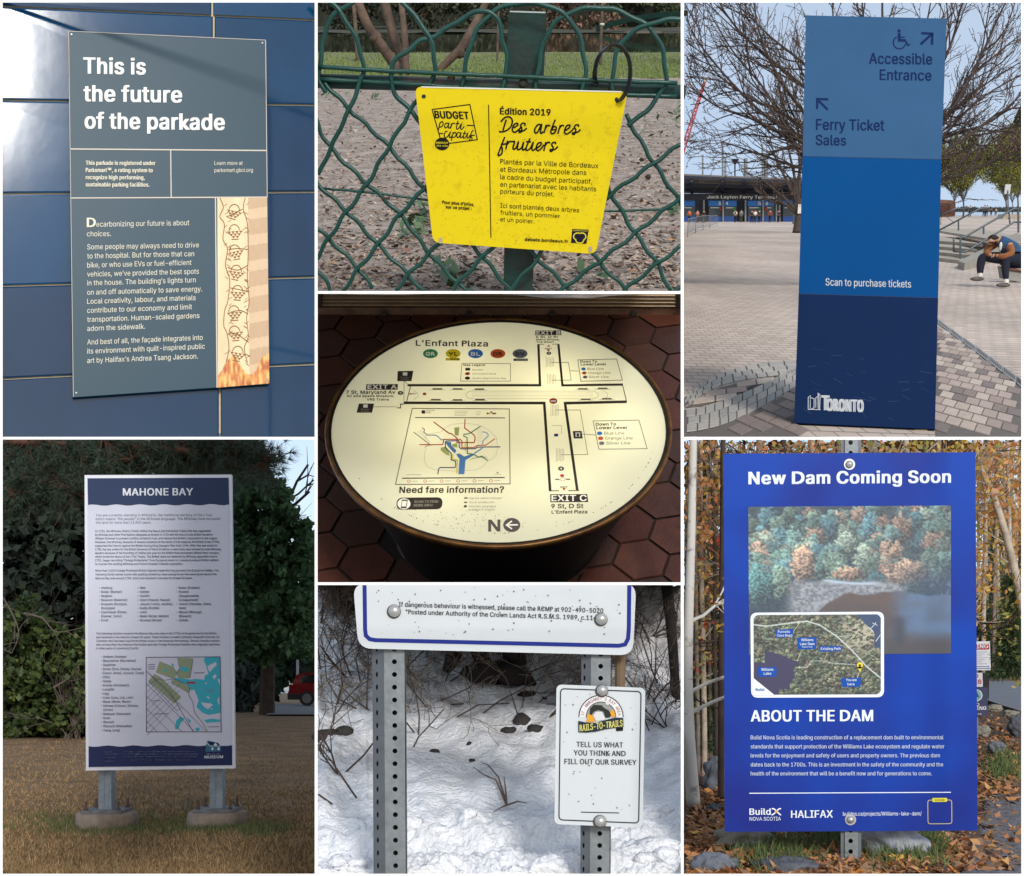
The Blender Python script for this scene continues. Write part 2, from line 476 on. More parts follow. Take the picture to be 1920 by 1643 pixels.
# ------------------------------------------------------------------ the white display frame that holds the seven stages
wht = mat('white_frame_paint', (246, 246, 244), rough=0.4, var=0.03, vs=4)
fr = thing('display_frame', 'slim white display frame dividing the view into seven openings', 'frame', FLAT, (0, 4, -0.6))
def board(x0, y0, x1, y1, d0=4.0, d1=4.005):
    mb = MB(); P = [FLAT.at(x, y, d) for d in (d0, d1) for x, y in ((x0, y0), (x1, y0), (x1, y1), (x0, y1))]
    mb.add(P, [(0, 1, 2, 3), (7, 6, 5, 4), (0, 4, 5, 1), (1, 5, 6, 2), (2, 6, 7, 3), (3, 7, 4, 0)])
    mb.obj('board', wht, fr)
board(-1, -1, 5, 1644); board(1915, -1, 1921, 1644); board(5.01, -1, 1914.99, 5); board(5.01, 1638.5, 1914.99, 1644)
board(590, 5.01, 595.5, 1638.49); board(1276.5, 5.01, 1282, 1638.49)
board(5.01, 819.3, 589.99, 824.3); board(595.51, 546, 1276.49, 551); board(595.51, 1092, 1276.49, 1097.2); board(1282.01, 819.3, 1914.99, 824.6)
for x in (12, 593, 1279, 1908):
    mb = MB(); p = FLAT.at(x, 1644.2, 4.006); mb.box2((p.x - 0.008, 3.998, -CAMZ), (p.x + 0.008, 4.014, p.z)); mb.obj('leg', wht, fr)

mb = MB(); mb.add([(-700, -300, -CAMZ - 0.03), (700, -300, -CAMZ - 0.03), (700, 1500, -CAMZ - 0.03), (-700, 1500, -CAMZ - 0.03)], [(0, 1, 2, 3)])
tag(mb.obj('ground', mat('pale_bounce_ground', (206, 202, 194), rough=0.95, col2=(178, 174, 164), vs=0.6, bump=0.3, bs=30), bay=FLAT, base=(0, 4, -CAMZ)), kind='structure')  # ground made pale to bounce light up into the lower stages
# ================================================================== stage 1: plaque on glazed blue tiles
B1 = FLAT
a1 = math.radians(21.6)
n1 = Vector((math.sin(a1), -math.cos(a1), 0))
S1w = Surf(B1, B1.at(317, 400, 4.20), n1)            # tile face
S1 = Surf(B1, S1w.p0 + n1 * 0.022, n1)               # plaque face
tile_m = [mat('glazed_tile_%d' % i, c, rough=0.10, var=0.25, vs=2.2, bump=0.02, bs=5.0, spec=0.35) for i, c in enumerate([(5, 62, 100), (8, 68, 108), (5, 54, 90)])]
wall1 = thing('tiled_wall', 'glossy dark blue tiled wall with cream grout lines', 'wall', B1, S1w.at(300, 822, -0.02))
grout = mat('cream_grout', (214, 196, 158), rough=0.8, var=0.15, vs=30)
q = [(1, 1), (594, 1), (594, 813), (1, 813)]
panel(S1w, q, 0.06, -0.008).obj('grout_backing', grout, wall1)
# unseen wall above the opening, added to shade the lawn stage
xl = [(-60, 12.0), (128, 16.5), (400, 28.0), (595, 38.0)]
def rowy(k, x):     # grout line k at photo column x
    L = [-163, 12, 188, 363.5, 536.5, 711, 886][k + 1]; R = [-121, 38, 197.5, 360.5, 520, 683, 843][k + 1]
    return L + (R - L) * (x - 5) / 585.0
def colx(y): return 399 + (y - 0) * 14.0 / 820
rng = random.Random(3)
for k in range(-1, 5):
    for c in range(2):
        def X(y, s): return (colx(y) + s) if (c == 0) == (s < 0) else (0.5 if c == 0 else 594.5)
        ya = lambda x: rowy(k, x) + 1.6; yb = lambda x: rowy(k + 1, x) - 1.6
        m0 = (rowy(k, 400) + rowy(k + 1, 400)) / 2
        xa = 0.5 if c == 0 else colx(m0) + 1.8; xb = colx(m0) - 1.8 if c == 0 else 594.5
        P = [(xa, max(0.5, ya(xa))), (xb, max(0.5, ya(xb))), (xb, min(821, yb(xb))), (xa, min(821, yb(xa)))]
        if P[2][1] - P[1][1] < 3: continue
        mb = MB(); P = np.array(P)
        ctr = P.mean(0); A = S1w.many(P, -0.002); I = S1w.many(ctr + (P - ctr) * np.array((0.987, 0.965)), rng.uniform(0, 0.0012)); Bk = S1w.many(P, -0.007); I = I + np.array(n1) * np.array([[rng.uniform(0, .003)], [rng.uniform(0, .003)], [0.0], [0.0]])
        mb.v = [tuple(x) for x in np.vstack([I, A, Bk]).tolist()]
        mb.f = [(0, 1, 2, 3)] + [(i, i + 4, (i + 1) % 4 + 4, (i + 1) % 4) for i in range(4)] + [(i + 4, i + 8, (i + 1) % 4 + 8, (i + 1) % 4 + 4) for i in range(4)]
        mb.obj('tile', tile_m[rng.randrange(3)], wall1)
mb = MB(); A = S1w.at(1, -3); Bq = S1w.at(594, -3); top = 1.1
mb.prism([A, Bq, Bq - n1 * 0.06, A - n1 * 0.06], (0, 0, top)); mb.obj('shade_wall', mat('shade_wall_blue', (24, 66, 112), rough=0.3, var=0.1), wall1)  # added out of view for the shade it throws on the stage behind

pl = thing('information_plaque', 'slate blue plaque about the future of the parkade mounted on blue tiles', 'plaque', B1, S1.at(320, 735))
panel(S1, [(128, 58), (498, 75), (505, 720), (137, 745)], 0.016).obj('plate', mat('slate_plate', (14, 60, 78), rough=0.42, var=0.06, vs=1.5, spec=0.35), pl)
letter(S1, pl, ink_mat('white', (244, 244, 240)), [('This is', 157.5, 138, 272, 140, 29.5), ('the future', 158, 190, 340, 192.5, 29.5), ('of the parkade', 160, 241, 420, 244, 29.5)], 'heading', bold=1)
crm = ink_mat('cream', (232, 226, 206))
letter(S1, pl, crm, [(t, 161, y0, x1, y0 + 0.5, 7.6) for t, y0, x1 in (('This parkade is registered under', 309.5, 291), ('Parksmart™, a rating system to', 323, 286), ('recognize high performing,', 336.5, 271), ('sustainable parking facilities.', 350, 280))], bold=1)
letter(S1, pl, crm, [('Learn more at', 402, 309.5, 455, 309.5, 7.2), ('parksmart.gbci.org', 402, 323, 474, 322.5, 7.2)])
Ink(S1).text('D', 163.5, 426, 179, 426, cap=17, bold=1).obj('initial_letter', crm, pl)
letter(S1, pl, crm, [('ecarbonizing our future is about', 180.5, 425.5, 355, 422.5, 9.8), ('choices.', 163, 443.5, 208, 443, 9.8)] + [(t, 163.5, y0, x1, y1, 9.6) for t, y0, x1, y1 in (
    ('Some people may always need to drive', 468, 373, 464), ('to the hospital. But for those that can', 485, 364, 480.5), ('bike, or who use EVs or fuel-efficient', 502, 359, 497), ('vehicles, we’ve provided the best spots', 519, 373, 513.5),
    ('in the house. The building’s lights turn', 535.5, 367, 529.5), ('on and off automatically to save energy.', 553, 379, 546.5), ('Local creativity, labour, and materials', 570, 367, 563), ('contribute to our economy and limit', 587, 360, 580),
    ('transportation. Human-scaled gardens', 604, 374, 596.5), ('adorn the sidewalk.', 621, 272, 616.5), ('And best of all, the façade integrates into', 646.5, 380, 637.5), ('its environment with quilt-inspired public', 663.5, 384, 654), ('art by Halifax’s Andrea Tsang Jackson.', 681, 371, 672.5))])
w = Ink(S1)
w.stroke([(131, 279.5), (500, 282.5)], 2.4); w.stroke([(320, 282), (321, 370)], 2.0); w.stroke([(133, 371.5), (501, 369.8)], 2.2)
w.stroke([(404, 371), (407, 727)], 2.2); w.stroke([(128.6, 58.6), (498, 75.4)], 1.0); w.stroke([(128.6, 58.6), (137.5, 744)], 1.0); w.stroke([(498, 75.4), (501, 370)], 1.2)
w.obj('rule_lines', ink_mat('pale_line', (214, 204, 190)), pl)
def fac(u, v):
    c = mixc((236, 212, 170), (216, 184, 142), vnoise(u, v, 5, 3) * 1.3 - 0.3)
    st = (u > 0.62)
    band = ((v * 7.2 + u * 0.25) % 1.0) < 0.6
    c2 = mixc((214, 184, 146), (192, 158, 122), band * 0.8 + 0.25 * vnoise(u, v, 40, 5, 1))
    c = np.where(st[:, None], c2, c)
    t = vnoise(u, v, 22, 9, 3); tr = (v > 0.875 + 0.05 * np.sin(u * 9 + 2.2) + 0.03 * vnoise(u, v, 12, 4, 2))
    cc = mixc((250, 196, 110), (176, 84, 24), (t - 0.25) * 2.0)
    return np.where(tr[:, None], cc, c)
photo(S1, [(407.5, 371.5), (501, 370.5), (505, 719), (408.5, 727)], 70, 240, fac, 'facade_picture', pl, off=0.0016)
w = Ink(S1); rng = random.Random(8)
def fq(u, v): # quad of the picture
    x0 = 407.5 + v * 1.0; x1 = 501 + 4 * v; return (x0 + (x1 - x0) * u, 371 + v * 352)
for i in range(8):
    v0 = 0.03 + i * 0.108; cu = 0.36 + rng.uniform(-0.05, 0.05); tl = rng.uniform(-0.25, 0.25)
    def bp(du, dv): # local sketch units -> picture
        return fq(cu + (du * math.cos(tl) - dv * math.sin(tl) * 1.0) * 0.14, v0 + 0.04 + (dv * math.cos(tl) + du * math.sin(tl)) * 0.038)
    w.stroke([bp(math.cos(math.radians(a)) * 0.75, -0.1 - math.sin(math.radians(a)) * 0.85) for a in range(0, 181, 30)], 1.5)
    for r_ in range(3):
        for k in range(4 - r_):
            x = -1.0 + r_ * 0.28 + k * 0.56; y = 0.0 + r_ * 0.33
            w.poly([bp(x, y), bp(x + 0.5, y), bp(x + 0.25, y + 0.32)])
    w.stroke([bp(-0.5, 1.1), bp(0.5, 1.15)], 1.6)
    for k in range(9):
        x = rng.choice((rng.uniform(0.12, 0.25), rng.uniform(0.5, 0.58))); y = v0 + rng.uniform(0, 0.1); s = rng.choice((-1, 1))
        w.stroke([fq(x, y), fq(x + 0.06, y + 0.012 * s)], 0.8)
for pth in ([(0.05, 0.0), (0.12, 0.05), (0.05, 0.1), (0.14, 0.14), (0.11, 0.22), (0.2, 0.27), (0.16, 0.36), (0.24, 0.44), (0.2, 0.55), (0.14, 0.6), (0.12, 0.68), (0.18, 0.72), (0.22, 0.8), (0.16, 0.88)],
            [(0.56, 0.0), (0.52, 0.06), (0.6, 0.14), (0.61, 0.3), (0.59, 0.42), (0.62, 0.55), (0.57, 0.64), (0.6, 0.74), (0.52, 0.8), (0.58, 0.88)],
            [(0.2, 0.1), (0.36, 0.08), (0.5, 0.06)], [(0.22, 0.275), (0.4, 0.27), (0.6, 0.275)], [(0.2, 0.37), (0.4, 0.385), (0.6, 0.36)], [(0.25, 0.48), (0.45, 0.49), (0.6, 0.5)], [(0.25, 0.61), (0.45, 0.6), (0.6, 0.62)], [(0.26, 0.72), (0.4, 0.73), (0.55, 0.76)]):
    w.stroke([fq(*p) for p in pth], 1.5, smooth=5)
w.obj('quilt_outline', ink_mat('brown_line', (150, 112, 70)), pl, off=0.0028)

steel1 = mat('fixing_steel', (150, 154, 158), rough=0.35, metal=0.6)
for x, y in ((134, 65), (492, 81), (499, 714), (143, 737)):
    mb = MB(); mb.lathe(S1.at(x, y, 0.0004), [(0.0042, 0), (0.0040, 0.0012), (0.0022, 0.0020)], 12, axis=S1.n); mb.obj('fixing_screw', steel1, pl)
# ================================================================== stage 2: yellow sign on a green wire fence by a pond
B2 = Bay(0, 1.0)
rng = random.Random(21); rs = np.random.RandomState(21)
def gh2(p): return 0.02 * noise.noise(Vector((p.x * 2.2, p.y * 2.2, 1.0))) + 0.008 * noise.noise(Vector((p.x * 9, p.y * 9, 4.0)))
soil = mat('bare_soil', (176, 162, 150), rough=0.95, col2=(118, 104, 94), vs=7, bump=0.7, bs=45, detail=9)
rows = [552, 530, 500, 470, 440, 410, 380, 350, 320, 290, 260, 230, 205, 185, 168, 155, 146]
ground_sheet(B2, 330, 1279.5, rows, 80, gh2, 'soil_ground', soil)
ground_sheet(B2, 330, 1279.5, [147, 140, 132, 124, 116, 109, 103, 98.5], 40, lambda p: 0.012 * noise.noise(p * 0.8), 'grass_bank', mat('grass_ground', (116, 122, 82), rough=0.95, col2=(98, 92, 66), vs=1.6, bump=0.6, bs=18, detail=8))
wm = mat('pond_water', (74, 78, 58), rough=0.04, col2=(46, 50, 36), vs=0.3, bump=0.02, bs=1.2, spec=0.7)
ground_sheet(B2, 330, 1279.5, [99, 90, 80, 72, 60], 4, None, 'pond', wm, dz=-0.02)
ground_sheet(B2, 330, 1279.5, [61.5, 52, 44, 36], 20, lambda p: 0.05 * noise.noise(p * 0.7), 'far_bank', mat('far_bank_soil', (70, 70, 50), rough=0.95, col2=(44, 46, 34), vs=0.8))
# slab under the sloping lawn
mb = MB(); P = [B2.g(593.5, 549.5, -0.04), B2.g(1278.5, 549.5, -0.04), B2.g(1278.5, 36, -0.3), B2.g(593.5, 36, -0.3)]
Q = [B2.at(593.5, 549.5, p.dot(Vector((0, 1, 0))) * 1.0) for p in P]
mb.add(P + [P[0] + Vector((0, 0, -0.003)), P[1] + Vector((0, 0, -0.003)), P[2] + Vector((0, 0, -0.4)), P[3] + Vector((0, 0, -0.4))], [(0, 1, 2, 3), (7, 6, 5, 4), (0, 4, 5, 1), (1, 5, 6, 2), (2, 6, 7, 3), (3, 7, 4, 0)])
tag(mb.obj('earth_slope', soil, bay=B2, base=P[0]), kind='structure')
# grass tufts on the bank, dead stalks and fallen leaves on the soil
mb = MB(); C = []
for i in range(9000):
    py = 100 + 48 * rng.random() ** 0.8; p = B2.g(rng.uniform(595, 1276), py); C.append((p.x, p.y, p.z))
needle_tuft(mb, C, [(0, 0, 1)] * len(C), 0.05, 0.006, rs, per=3, spread=0.45)
tag(mb.obj('grass', mat('grass_blades', (118, 142, 70), rough=0.8, leaf=[(142, 160, 92), (98, 124, 58), (152, 150, 104)]), bay=B2, base=B2.g(935, 125)), 'short patchy grass on the pond bank', 'grass', kind='stuff')
mb = MB(); C = []
for i in range(13000):
    p = B2.g(rng.uniform(597, 1274), 543 - 390 * rng.random() ** 1.1); C.append((p.x, p.y, p.z + gh2(p) + 0.006))
def flat_leaves(mb, C, size, rs, tilt=0.35):
    C = np.asarray(C); n = len(C); an = rs.rand(n) * 6.283
    a = np.stack([np.cos(an), np.sin(an), rs.randn(n) * tilt], 1); b = np.stack([-np.sin(an), np.cos(an), rs.randn(n) * tilt], 1)
    s = (size * (0.4 + 1.1 * rs.rand(n) ** 2))[:, None]
    V = np.stack([C - a * s, C - a * s * 0.2 + b * s * 0.55, C + a * s, C + a * s * 0.1 - b * s * 0.5], 1).reshape(-1, 3)
    mb.arrays(V, np.arange(4 * n).reshape(-1, 4))
flat_leaves(mb, C, 0.017, rs)
tag(mb.obj('leaf_litter', mat('brown_litter', (150, 128, 114), rough=0.85, leaf=[(172, 150, 132), (118, 98, 86), (194, 176, 160), (134, 116, 102), (90, 74, 64)]), bay=B2, base=B2.g(935, 500)), 'small brown leaf litter scattered over the soil behind the fence', 'leaf litter', kind='stuff')
mb = MB()
for i in range(420):
    p = B2.g(rng.uniform(596, 1276), 546 - 380 * rng.random()); p.z += gh2(p) + 0.008; a = rng.random() * 6.28; L = rng.uniform(0.02, 0.1)
    q = p + Vector((math.cos(a), math.sin(a), 0.05)) * L; m_ = (p + q) / 2 + Vector((rng.gauss(0, 0.01), rng.gauss(0, 0.01), 0.01)); mb.tube([p, m_, q], 0.0012 + 0.001 * rng.random(), 3, False)
tag(mb.obj('twig_litter', mat('dead_twig', (142, 116, 96), rough=0.9, leaf=[(168, 144, 120), (98, 74, 60)]), bay=B2, base=B2.g(935, 500)), 'thin dry twigs lying on the soil behind the fence', 'twigs', kind='stuff')
mb = MB(); C = []
for (x, y, k, sx, sy) in ((790, 420, 46, 26, 16), (860, 520, 36, 22, 12), (770, 440, 30, 18, 10), (612, 185, 30, 14, 6), (1265, 210, 40, 14, 16), (1262, 400, 16, 10, 8), (780, 390, 18, 12, 8), (1120, 520, 12, 18, 8), (700, 180, 24, 40, 8), (1240, 250, 20, 24, 10)):
    for i in range(k):
        p = B2.g(min(1276, max(596, rng.gauss(x, sx))), rng.gauss(y, sy)); C.append((p.x, p.y, p.z + 0.02 + 0.02 * rng.random()))
flat_leaves(mb, C, 0.03, rs, 0.5)
tag(mb.obj('ivy_patch', mat('ivy_leaf', (62, 88, 56), rough=0.5, leaf=[(88, 112, 72), (48, 70, 46)]), bay=B2, base=B2.g(790, 420)), 'low green ivy and weeds creeping over the soil', 'ground cover', kind='stuff')
# larger fallen leaves, one by one
def oak_leaf(s, seed):
    r = random.Random(seed); out = []
    for k in range(14):
        t = k / 14 * 6.283; rr = s * (0.62 + 0.38 * abs(math.cos(t)) + (0.16 if k % 2 else -0.14)) * r.uniform(0.85, 1.12)
        out.append(Vector((rr * math.cos(t), rr * 0.62 * math.sin(t), 0.16 * s * math.cos(2 * t) + r.gauss(0, 0.05 * s))))
    return out
lf = [mat('dry_leaf_%d' % i, c, rough=0.75, var=0.25, vs=40) for i, c in enumerate([(176, 132, 100), (196, 164, 132), (150, 108, 92), (188, 142, 96), (160, 128, 124)])]
for i, (x, y, s) in enumerate(((705, 480, .036), (680, 487, .03), (765, 478, .03), (874, 470, .032), (738, 405, .03), (741, 308, .03), (1153, 412, .028), (1260, 435, .034), (1260, 455, .026), (903, 495, .026), (836, 515, .03), (1035, 495, .026), (1150, 480, .02), (627, 500, .026), (640, 360, .022), (1190, 520, .03), (1222, 280, .02), (735, 225, .022), (660, 320, .02), (1090, 505, .024), (760, 345, .022), (1248, 345, .02))):
    p = B2.g(x, y); mb = MB(); L = oak_leaf(s, i); p.z += gh2(p) + 0.022
    R = Matrix.Rotation(rng.random() * 6.28, 3, 'Z') @ Matrix.Rotation(rng.gauss(0, 0.3), 3, 'X')
    mb.add([p] + [p + R @ q for q in L], [(0, k + 1, (k + 1) % 14 + 1) for k in range(14)])
    tag(mb.obj('fallen_leaf', lf[i % 5], bay=B2, base=p), 'dry brown fallen leaf on the bare soil behind the fence', 'leaf', 'dry leaves on the soil')
mb = MB()
for (x, y) in ((1203, 300), (1215, 332)):
    mb = MB(); p = B2.g(x, y, 0.02); mb.blob(p, (0.017, 0.014, 0.013), x, 2, 0.3, 4.0); tag(mb.obj('pine_cone', mat('cone_brown', (64, 44, 36), rough=0.9, var=0.5, vs=90), bay=B2, base=p), 'small dark brown pine cone lying on the soil', 'pine cone', 'pine cones on the soil')
# trees on the bank
bark = mat('young_bark', (112, 92, 76), rough=0.9, col2=(66, 52, 44), vs=3.5, bump=0.5, bs=30)
def trunk2(name, pts, w, label, d0):
    P = []; rad = []
    for i, (x, y) in enumerate(pts): P.append(B2.at(x, y, d0)); rad.append(w[i] / 2 / F * d0)
    mb = MB(); mb.tube(spline(P, 5), np.interp(np.linspace(0, 1, (len(P) - 1) * 5 + 1), np.linspace(0, 1, len(P)), rad).tolist(), 9)
    t = thing(name, label, 'tree', B2, P[0]); mb.obj('trunk', bark, t, smooth=True)
    return t, P
d2 = B2.g(700, 136).y
dw = lambda py: (B2.R @ B2.g(935, py)).y
t, P = trunk2('bare_tree', [(752, 141), (738, 118), (713, 82), (692, 52), (672, 5), (662, -40)], [24, 20, 19, 18, 17, 15], 'leaning brown trunk with a knot in front of the pond', dw(141))
mb = MB(); mb.blob(B2.at(706, 72, dw(141)) + Vector((0, -0.02, 0)), (0.09, 0.08, 0.08), 3, 2, 0.2); mb.obj('knot', bark, t, smooth=True)
t, P = trunk2('bare_tree', [(758, 140), (748, 100), (733, 50), (720, 0), (712, -40)], [16, 17, 18, 19, 19], 'thick bare trunk beside the knotted leaning one', dw(140))
t, P = trunk2('bare_tree', [(762, 141), (760, 90), (756, 40), (748, -30)], [13, 13, 12, 11], 'slim dark trunk at the right of the trunk cluster', dw(143))
t, P = trunk2('bare_tree', [(822, 134), (845, 110), (864, 92), (880, 62), (900, 28), (922, -20)], [13, 15, 16, 14, 14, 12], 'single bare trunk leaning right across the pond', dw(134))
mb = MB(); mb.tube([B2.at(862, 95, dw(134)), B2.at(866, 103, dw(134)), B2.at(858, 106, dw(134))], [0.08, 0.07, 0.04], 7); mb.obj('burl', bark, t, smooth=True)
t, P = trunk2('sapling', [(671, 115), (668, 70), (664, 20), (660, -20)], [8, 8, 7, 6], 'thin sapling left of the trunk cluster on the pond bank', dw(115))
t, P = trunk2('sapling', [(932, 118), (933, 80), (934, 40), (936, 0)], [4, 4, 3.5, 3], 'thin stake-like sapling just left of the green post', dw(118))
t, P = trunk2('sapling', [(1126, 122), (1127, 70), (1129, 20), (1130, -20)], [6, 6, 5, 5], 'thin sapling with a white tie right of the green post', dw(122))
mb = MB(); p = B2.at(1129, 46, dw(122)); mb.lathe(p, [(0.035, -0.02), (0.045, 0), (0.035, 0.02)], 10); mb.obj('tie', mat('white_tie', (210, 210, 205)), t)
# bushes on the far bank
def bush2(x0, x1, y0, y1, n, size, cols, label, py, seed):
    rr = np.random.RandomState(seed); d0 = dw(py); mb = MB(); C = []
    cl = [(rr.uniform(x0, x1), rr.uniform(y0, y1), rr.uniform(0.25, 0.5)) for k in range(26)]
    for k in range(n):
        x, y, s = cl[rr.randint(len(cl))]
        if y > 62: continue
        p = B2.at(x, y, d0 + rr.uniform(0, 1.8)); p = p + Vector(rr.randn(3) * s * 0.45)
        q = B2.px(p)
        if q[0] < 596 or q[0] > 1276 or q[1] > 68: continue
        C.append(p)
    leaf_cards(mb, C, size, rr)
    t = thing('bush', label, 'bush', B2, B2.at((x0 + x1) / 2, 62, d0), 'bushes along the far bank')
    mb.obj('foliage', mat('bush_' + str(seed), cols[0], rough=0.8, leaf=cols[1:]), t)
    r_ = random.Random(seed)
    for k in range(7):
        mb = MB(); x = r_.uniform(x0, x1); branches(mb, B2.at(x, 62, d0 + 1.0), (r_.gauss(0, .3), 0, 1), 1.0, 0.03, 2, r_, kids=3, keep=lambda p: 597 < B2.px(p)[0] < 1275)
        if mb.v: mb.obj('stem', bark, t)
dk = [(38, 44, 30), (58, 64, 44), (30, 34, 24), (74, 78, 56)]
mb = MB(); d0 = dw(52) + 2.2; mb.add([B2.at(590, 75, d0), B2.at(1281, 75, d0), B2.at(1281, -60, d0), B2.at(590, -60, d0)], [(0, 1, 2, 3)]); mb.prism([B2.at(590, 75, d0), B2.at(1281, 75, d0), B2.at(1281, -60, d0), B2.at(590, -60, d0)], (0, 0.4, 0))
tag(mb.obj('hedge', mat('dense_hedge', (44, 48, 34), rough=1.0, col2=(20, 22, 16), vs=2.5, bump=1.0, bs=6), bay=B2, base=B2.at(935, 75, d0)), 'dense dark hedge closing the view behind the far bank bushes', 'hedge')
bush2(590, 800, -40, 60, 5200, 0.10, dk, 'dark green bush across the pond behind the trunk cluster', 56, 31)
bush2(780, 960, -40, 60, 4600, 0.10, [(52, 58, 38), (72, 78, 54), (38, 42, 28)], 'olive green bush across the pond left of the green post', 55, 32)
bush2(1010, 1150, -40, 58, 3600, 0.10, [(120, 92, 74), (148, 112, 90), (86, 70, 54), (70, 66, 48)], 'bush with reddish dead leaves across the pond right of the post', 55, 33)
bush2(1140, 1285, -50, 40, 3600, 0.10, [(52, 64, 36), (72, 84, 50), (38, 46, 28)], 'green bush across the pond above the footbridge', 52, 34)
# footbridge
dgreen = mat('bridge_green', (24, 48, 42), rough=0.9, var=0.3, spec=0.1)
t = thing('footbridge', 'low dark green arched footbridge over the pond', 'bridge', B2, B2.at(1150, 66, dw(60)))
d0 = dw(60); pts = [(1120, 50), (1150, 40), (1190, 30), (1235, 24), (1290, 20)]
A = [B2.at(x, y, d0) for x, y in pts]; A2 = [B2.at(x, y + 10, d0) for x, y in pts]
for off in (0.0, 0.6):
    mb = MB(); o_ = Vector((0, off, 0))
    for i in range(4): mb.prism([A[i] + o_, A[i + 1] + o_, A2[i + 1] + o_, A2[i] + o_], (0, 0.06, 0))
    mb.obj('girder', dgreen, t)
mb = MB(); 
for i in range(4): mb.prism([A2[i], A2[i + 1], A2[i + 1] + Vector((0, 0.6, 0)), A2[i] + Vector((0, 0.6, 0))], (0, 0, 0.03))
mb.obj('deck', dgreen, t)
mb = MB(); mb.box2(B2.at(1172, 74, d0) , B2.at(1240, 60, d0) + Vector((0, 0.6, 0))); mb.obj('abutment', mat('old_concrete', (132, 122, 112), rough=0.9, var=0.3), t)
# ---- fence
fg = mat('fence_green', (14, 72, 62), rough=0.38, var=0.25, vs=14, spec=0.5, bump=0.1, bs=60)
DF = 4.52
Sf = Surf(B2, B2.at(935, 300, DF), (0, -math.cos(math.radians(6)), math.sin(math.radians(6)))) if False else Surf(B2, B2.at(935, 300, DF), (0.0, -1.0, 0.10))
fen = thing('wire_fence', 'green plastic-coated wire fence with hooped top and diamond mesh', 'fence', B2, Sf.at(935, 549))
def wire(pts, w=8.2, off=0.0, wave=2.2, k=7, name='wire'):
    P = spline([(x, y, 0) for x, y in pts], k); out = []; L = 0; ph = rng.random() * 6; pv = None
    for i, p in enumerate(P):
        if pv is not None: L += (p - pv).length
        pv = p; d = (P[min(i + 1, len(P) - 1)] - P[max(i - 1, 0)]); d.normalize()
        a = wave * math.sin(L / 9.5 + ph); q = (p.x - d.y * a, p.y + d.x * a)
        if not (590 < q[0] < 1281 and -30 < q[1] < 548.3): 
            if len(out) > 2: break
            out = []; continue
        out.append(Sf.at(q[0], q[1], off + 0.004 * math.sin(L / 30 + ph)))
    if len(out) > 2:
        mb = MB(); mb.tube(out, w / 2 / F * DF, 8); mb.obj(name, fg, fen, smooth=True)
hoops = [[(610, 175), (598, 150), (599, 128), (604, 92), (612, 52), (630, 25), (655, 8), (690, -12), (715, -14), (745, -4), (770, 22), (796, 55), (811, 88), (815, 130), (806, 160), (812, 180)],
         [(590, -12), (622, 6), (642, 30), (659, 56), (673, 88), (681, 126), (676, 152), (658, 198), (622, 274), (597, 328)],
         [(795, 240), (775, 212), (745, 182), (733, 152), (735, 128), (745, 108), (770, 92), (790, 76), (815, 68), (850, 46), (885, 26), (905, 21), (921, 24), (935, 42), (943, 76), (950, 110), (948, 140), (938, 175)],
         [(866, 170), (868, 150), (873, 120), (885, 76), (901, 46), (926, 22), (956, 9), (990, 6), (1030, 12), (1060, 30), (1081, 56), (1093, 96), (1098, 140), (1090, 175)],
         [(1003, 175), (1007, 145), (1012, 110), (1022, 72), (1042, 42), (1072, 23), (1110, 15), (1150, 18), (1190, 35), (1221, 56), (1241, 92), (1249, 150), (1240, 172), (1212, 208), (1176, 236)],
         [(1147, 185), (1149, 150), (1153, 110), (1165, 82), (1186, 61), (1216, 46), (1250, 38), (1283, 36)]]
for i, h in enumerate(hoops): wire(h, 8.6, 0.004 * (i % 2), 1.2)
for i, h in enumerate(([(590, 222), (620, 277), (688, 345), (750, 402), (805, 475), (859, 532), (880, 555)], [(606, 152), (655, 205), (729, 275), (795, 354), (850, 420), (905, 482), (955, 543), (962, 552)],
          [(590, 340), (650, 397), (709, 459), (766, 516), (796, 552)], [(590, 425), (616, 448), (672, 504), (704, 552)], [(590, 500), (612, 530), (622, 552)],
          [(1172, 215), (1226, 306), (1271, 373), (1284, 395)], [(1120, 320), (1146, 364), (1191, 438), (1232, 495), (1258, 552)], [(1080, 430), (1123, 491), (1173, 543), (1182, 553)], [(960, 430), (995, 472), (1062, 537), (1070, 552)])):
    wire(h, 8.0, -0.005)
for i, h in enumerate(([(790, 175), (729, 275), (688, 345), (650, 397), (616, 448), (590, 490)], [(830, 300), (795, 354), (750, 402), (709, 459), (672, 504), (640, 552)], [(850, 430), (805, 475), (766, 516), (735, 553)],
          [(960, 425), (905, 482), (859, 532), (845, 553)], [(1284, 265), (1226, 306), (1146, 364), (1100, 400)], [(1284, 362), (1271, 373), (1191, 438), (1123, 491), (1062, 537), (1048, 553)], [(1284, 458), (1232, 495), (1173, 543), (1160, 553)], [(1040, 440), (995, 500), (955, 543), (945, 553)], [(1284, 530), (1262, 552)])):
    wire(h, 8.0, 0.006)
wire([(588, 124), (670, 130), (830, 138), (950, 143), (1080, 149), (1180, 153), (1284, 156)], 7.6, 0.012, 0.5, 5, 'line_wire')
wire([(588, 149), (680, 153), (770, 158), (860, 164), (960, 168), (1080, 174), (1175, 178), (1284, 181)], 7.6, -0.004, 0.5, 5, 'line_wire')
wire([(588, 352), (700, 362), (800, 375), (900, 384), (1040, 392), (1135, 396), (1284, 391)], 4.5, -0.01, 0.4, 5, 'line_wire')
mb = MB(); mb.tube([Sf.at(x, y, -0.028) for x, y in ((588, 152), (935, 161), (1284, 173))], 12.5 / F * DF, 14); mb.obj('top_rail', mat('rail_green', (30, 58, 54), rough=0.5, col2=(92, 76, 74), vs=7, thresh=(0.3, 0.5), spec=0.4), fen, smooth=True)
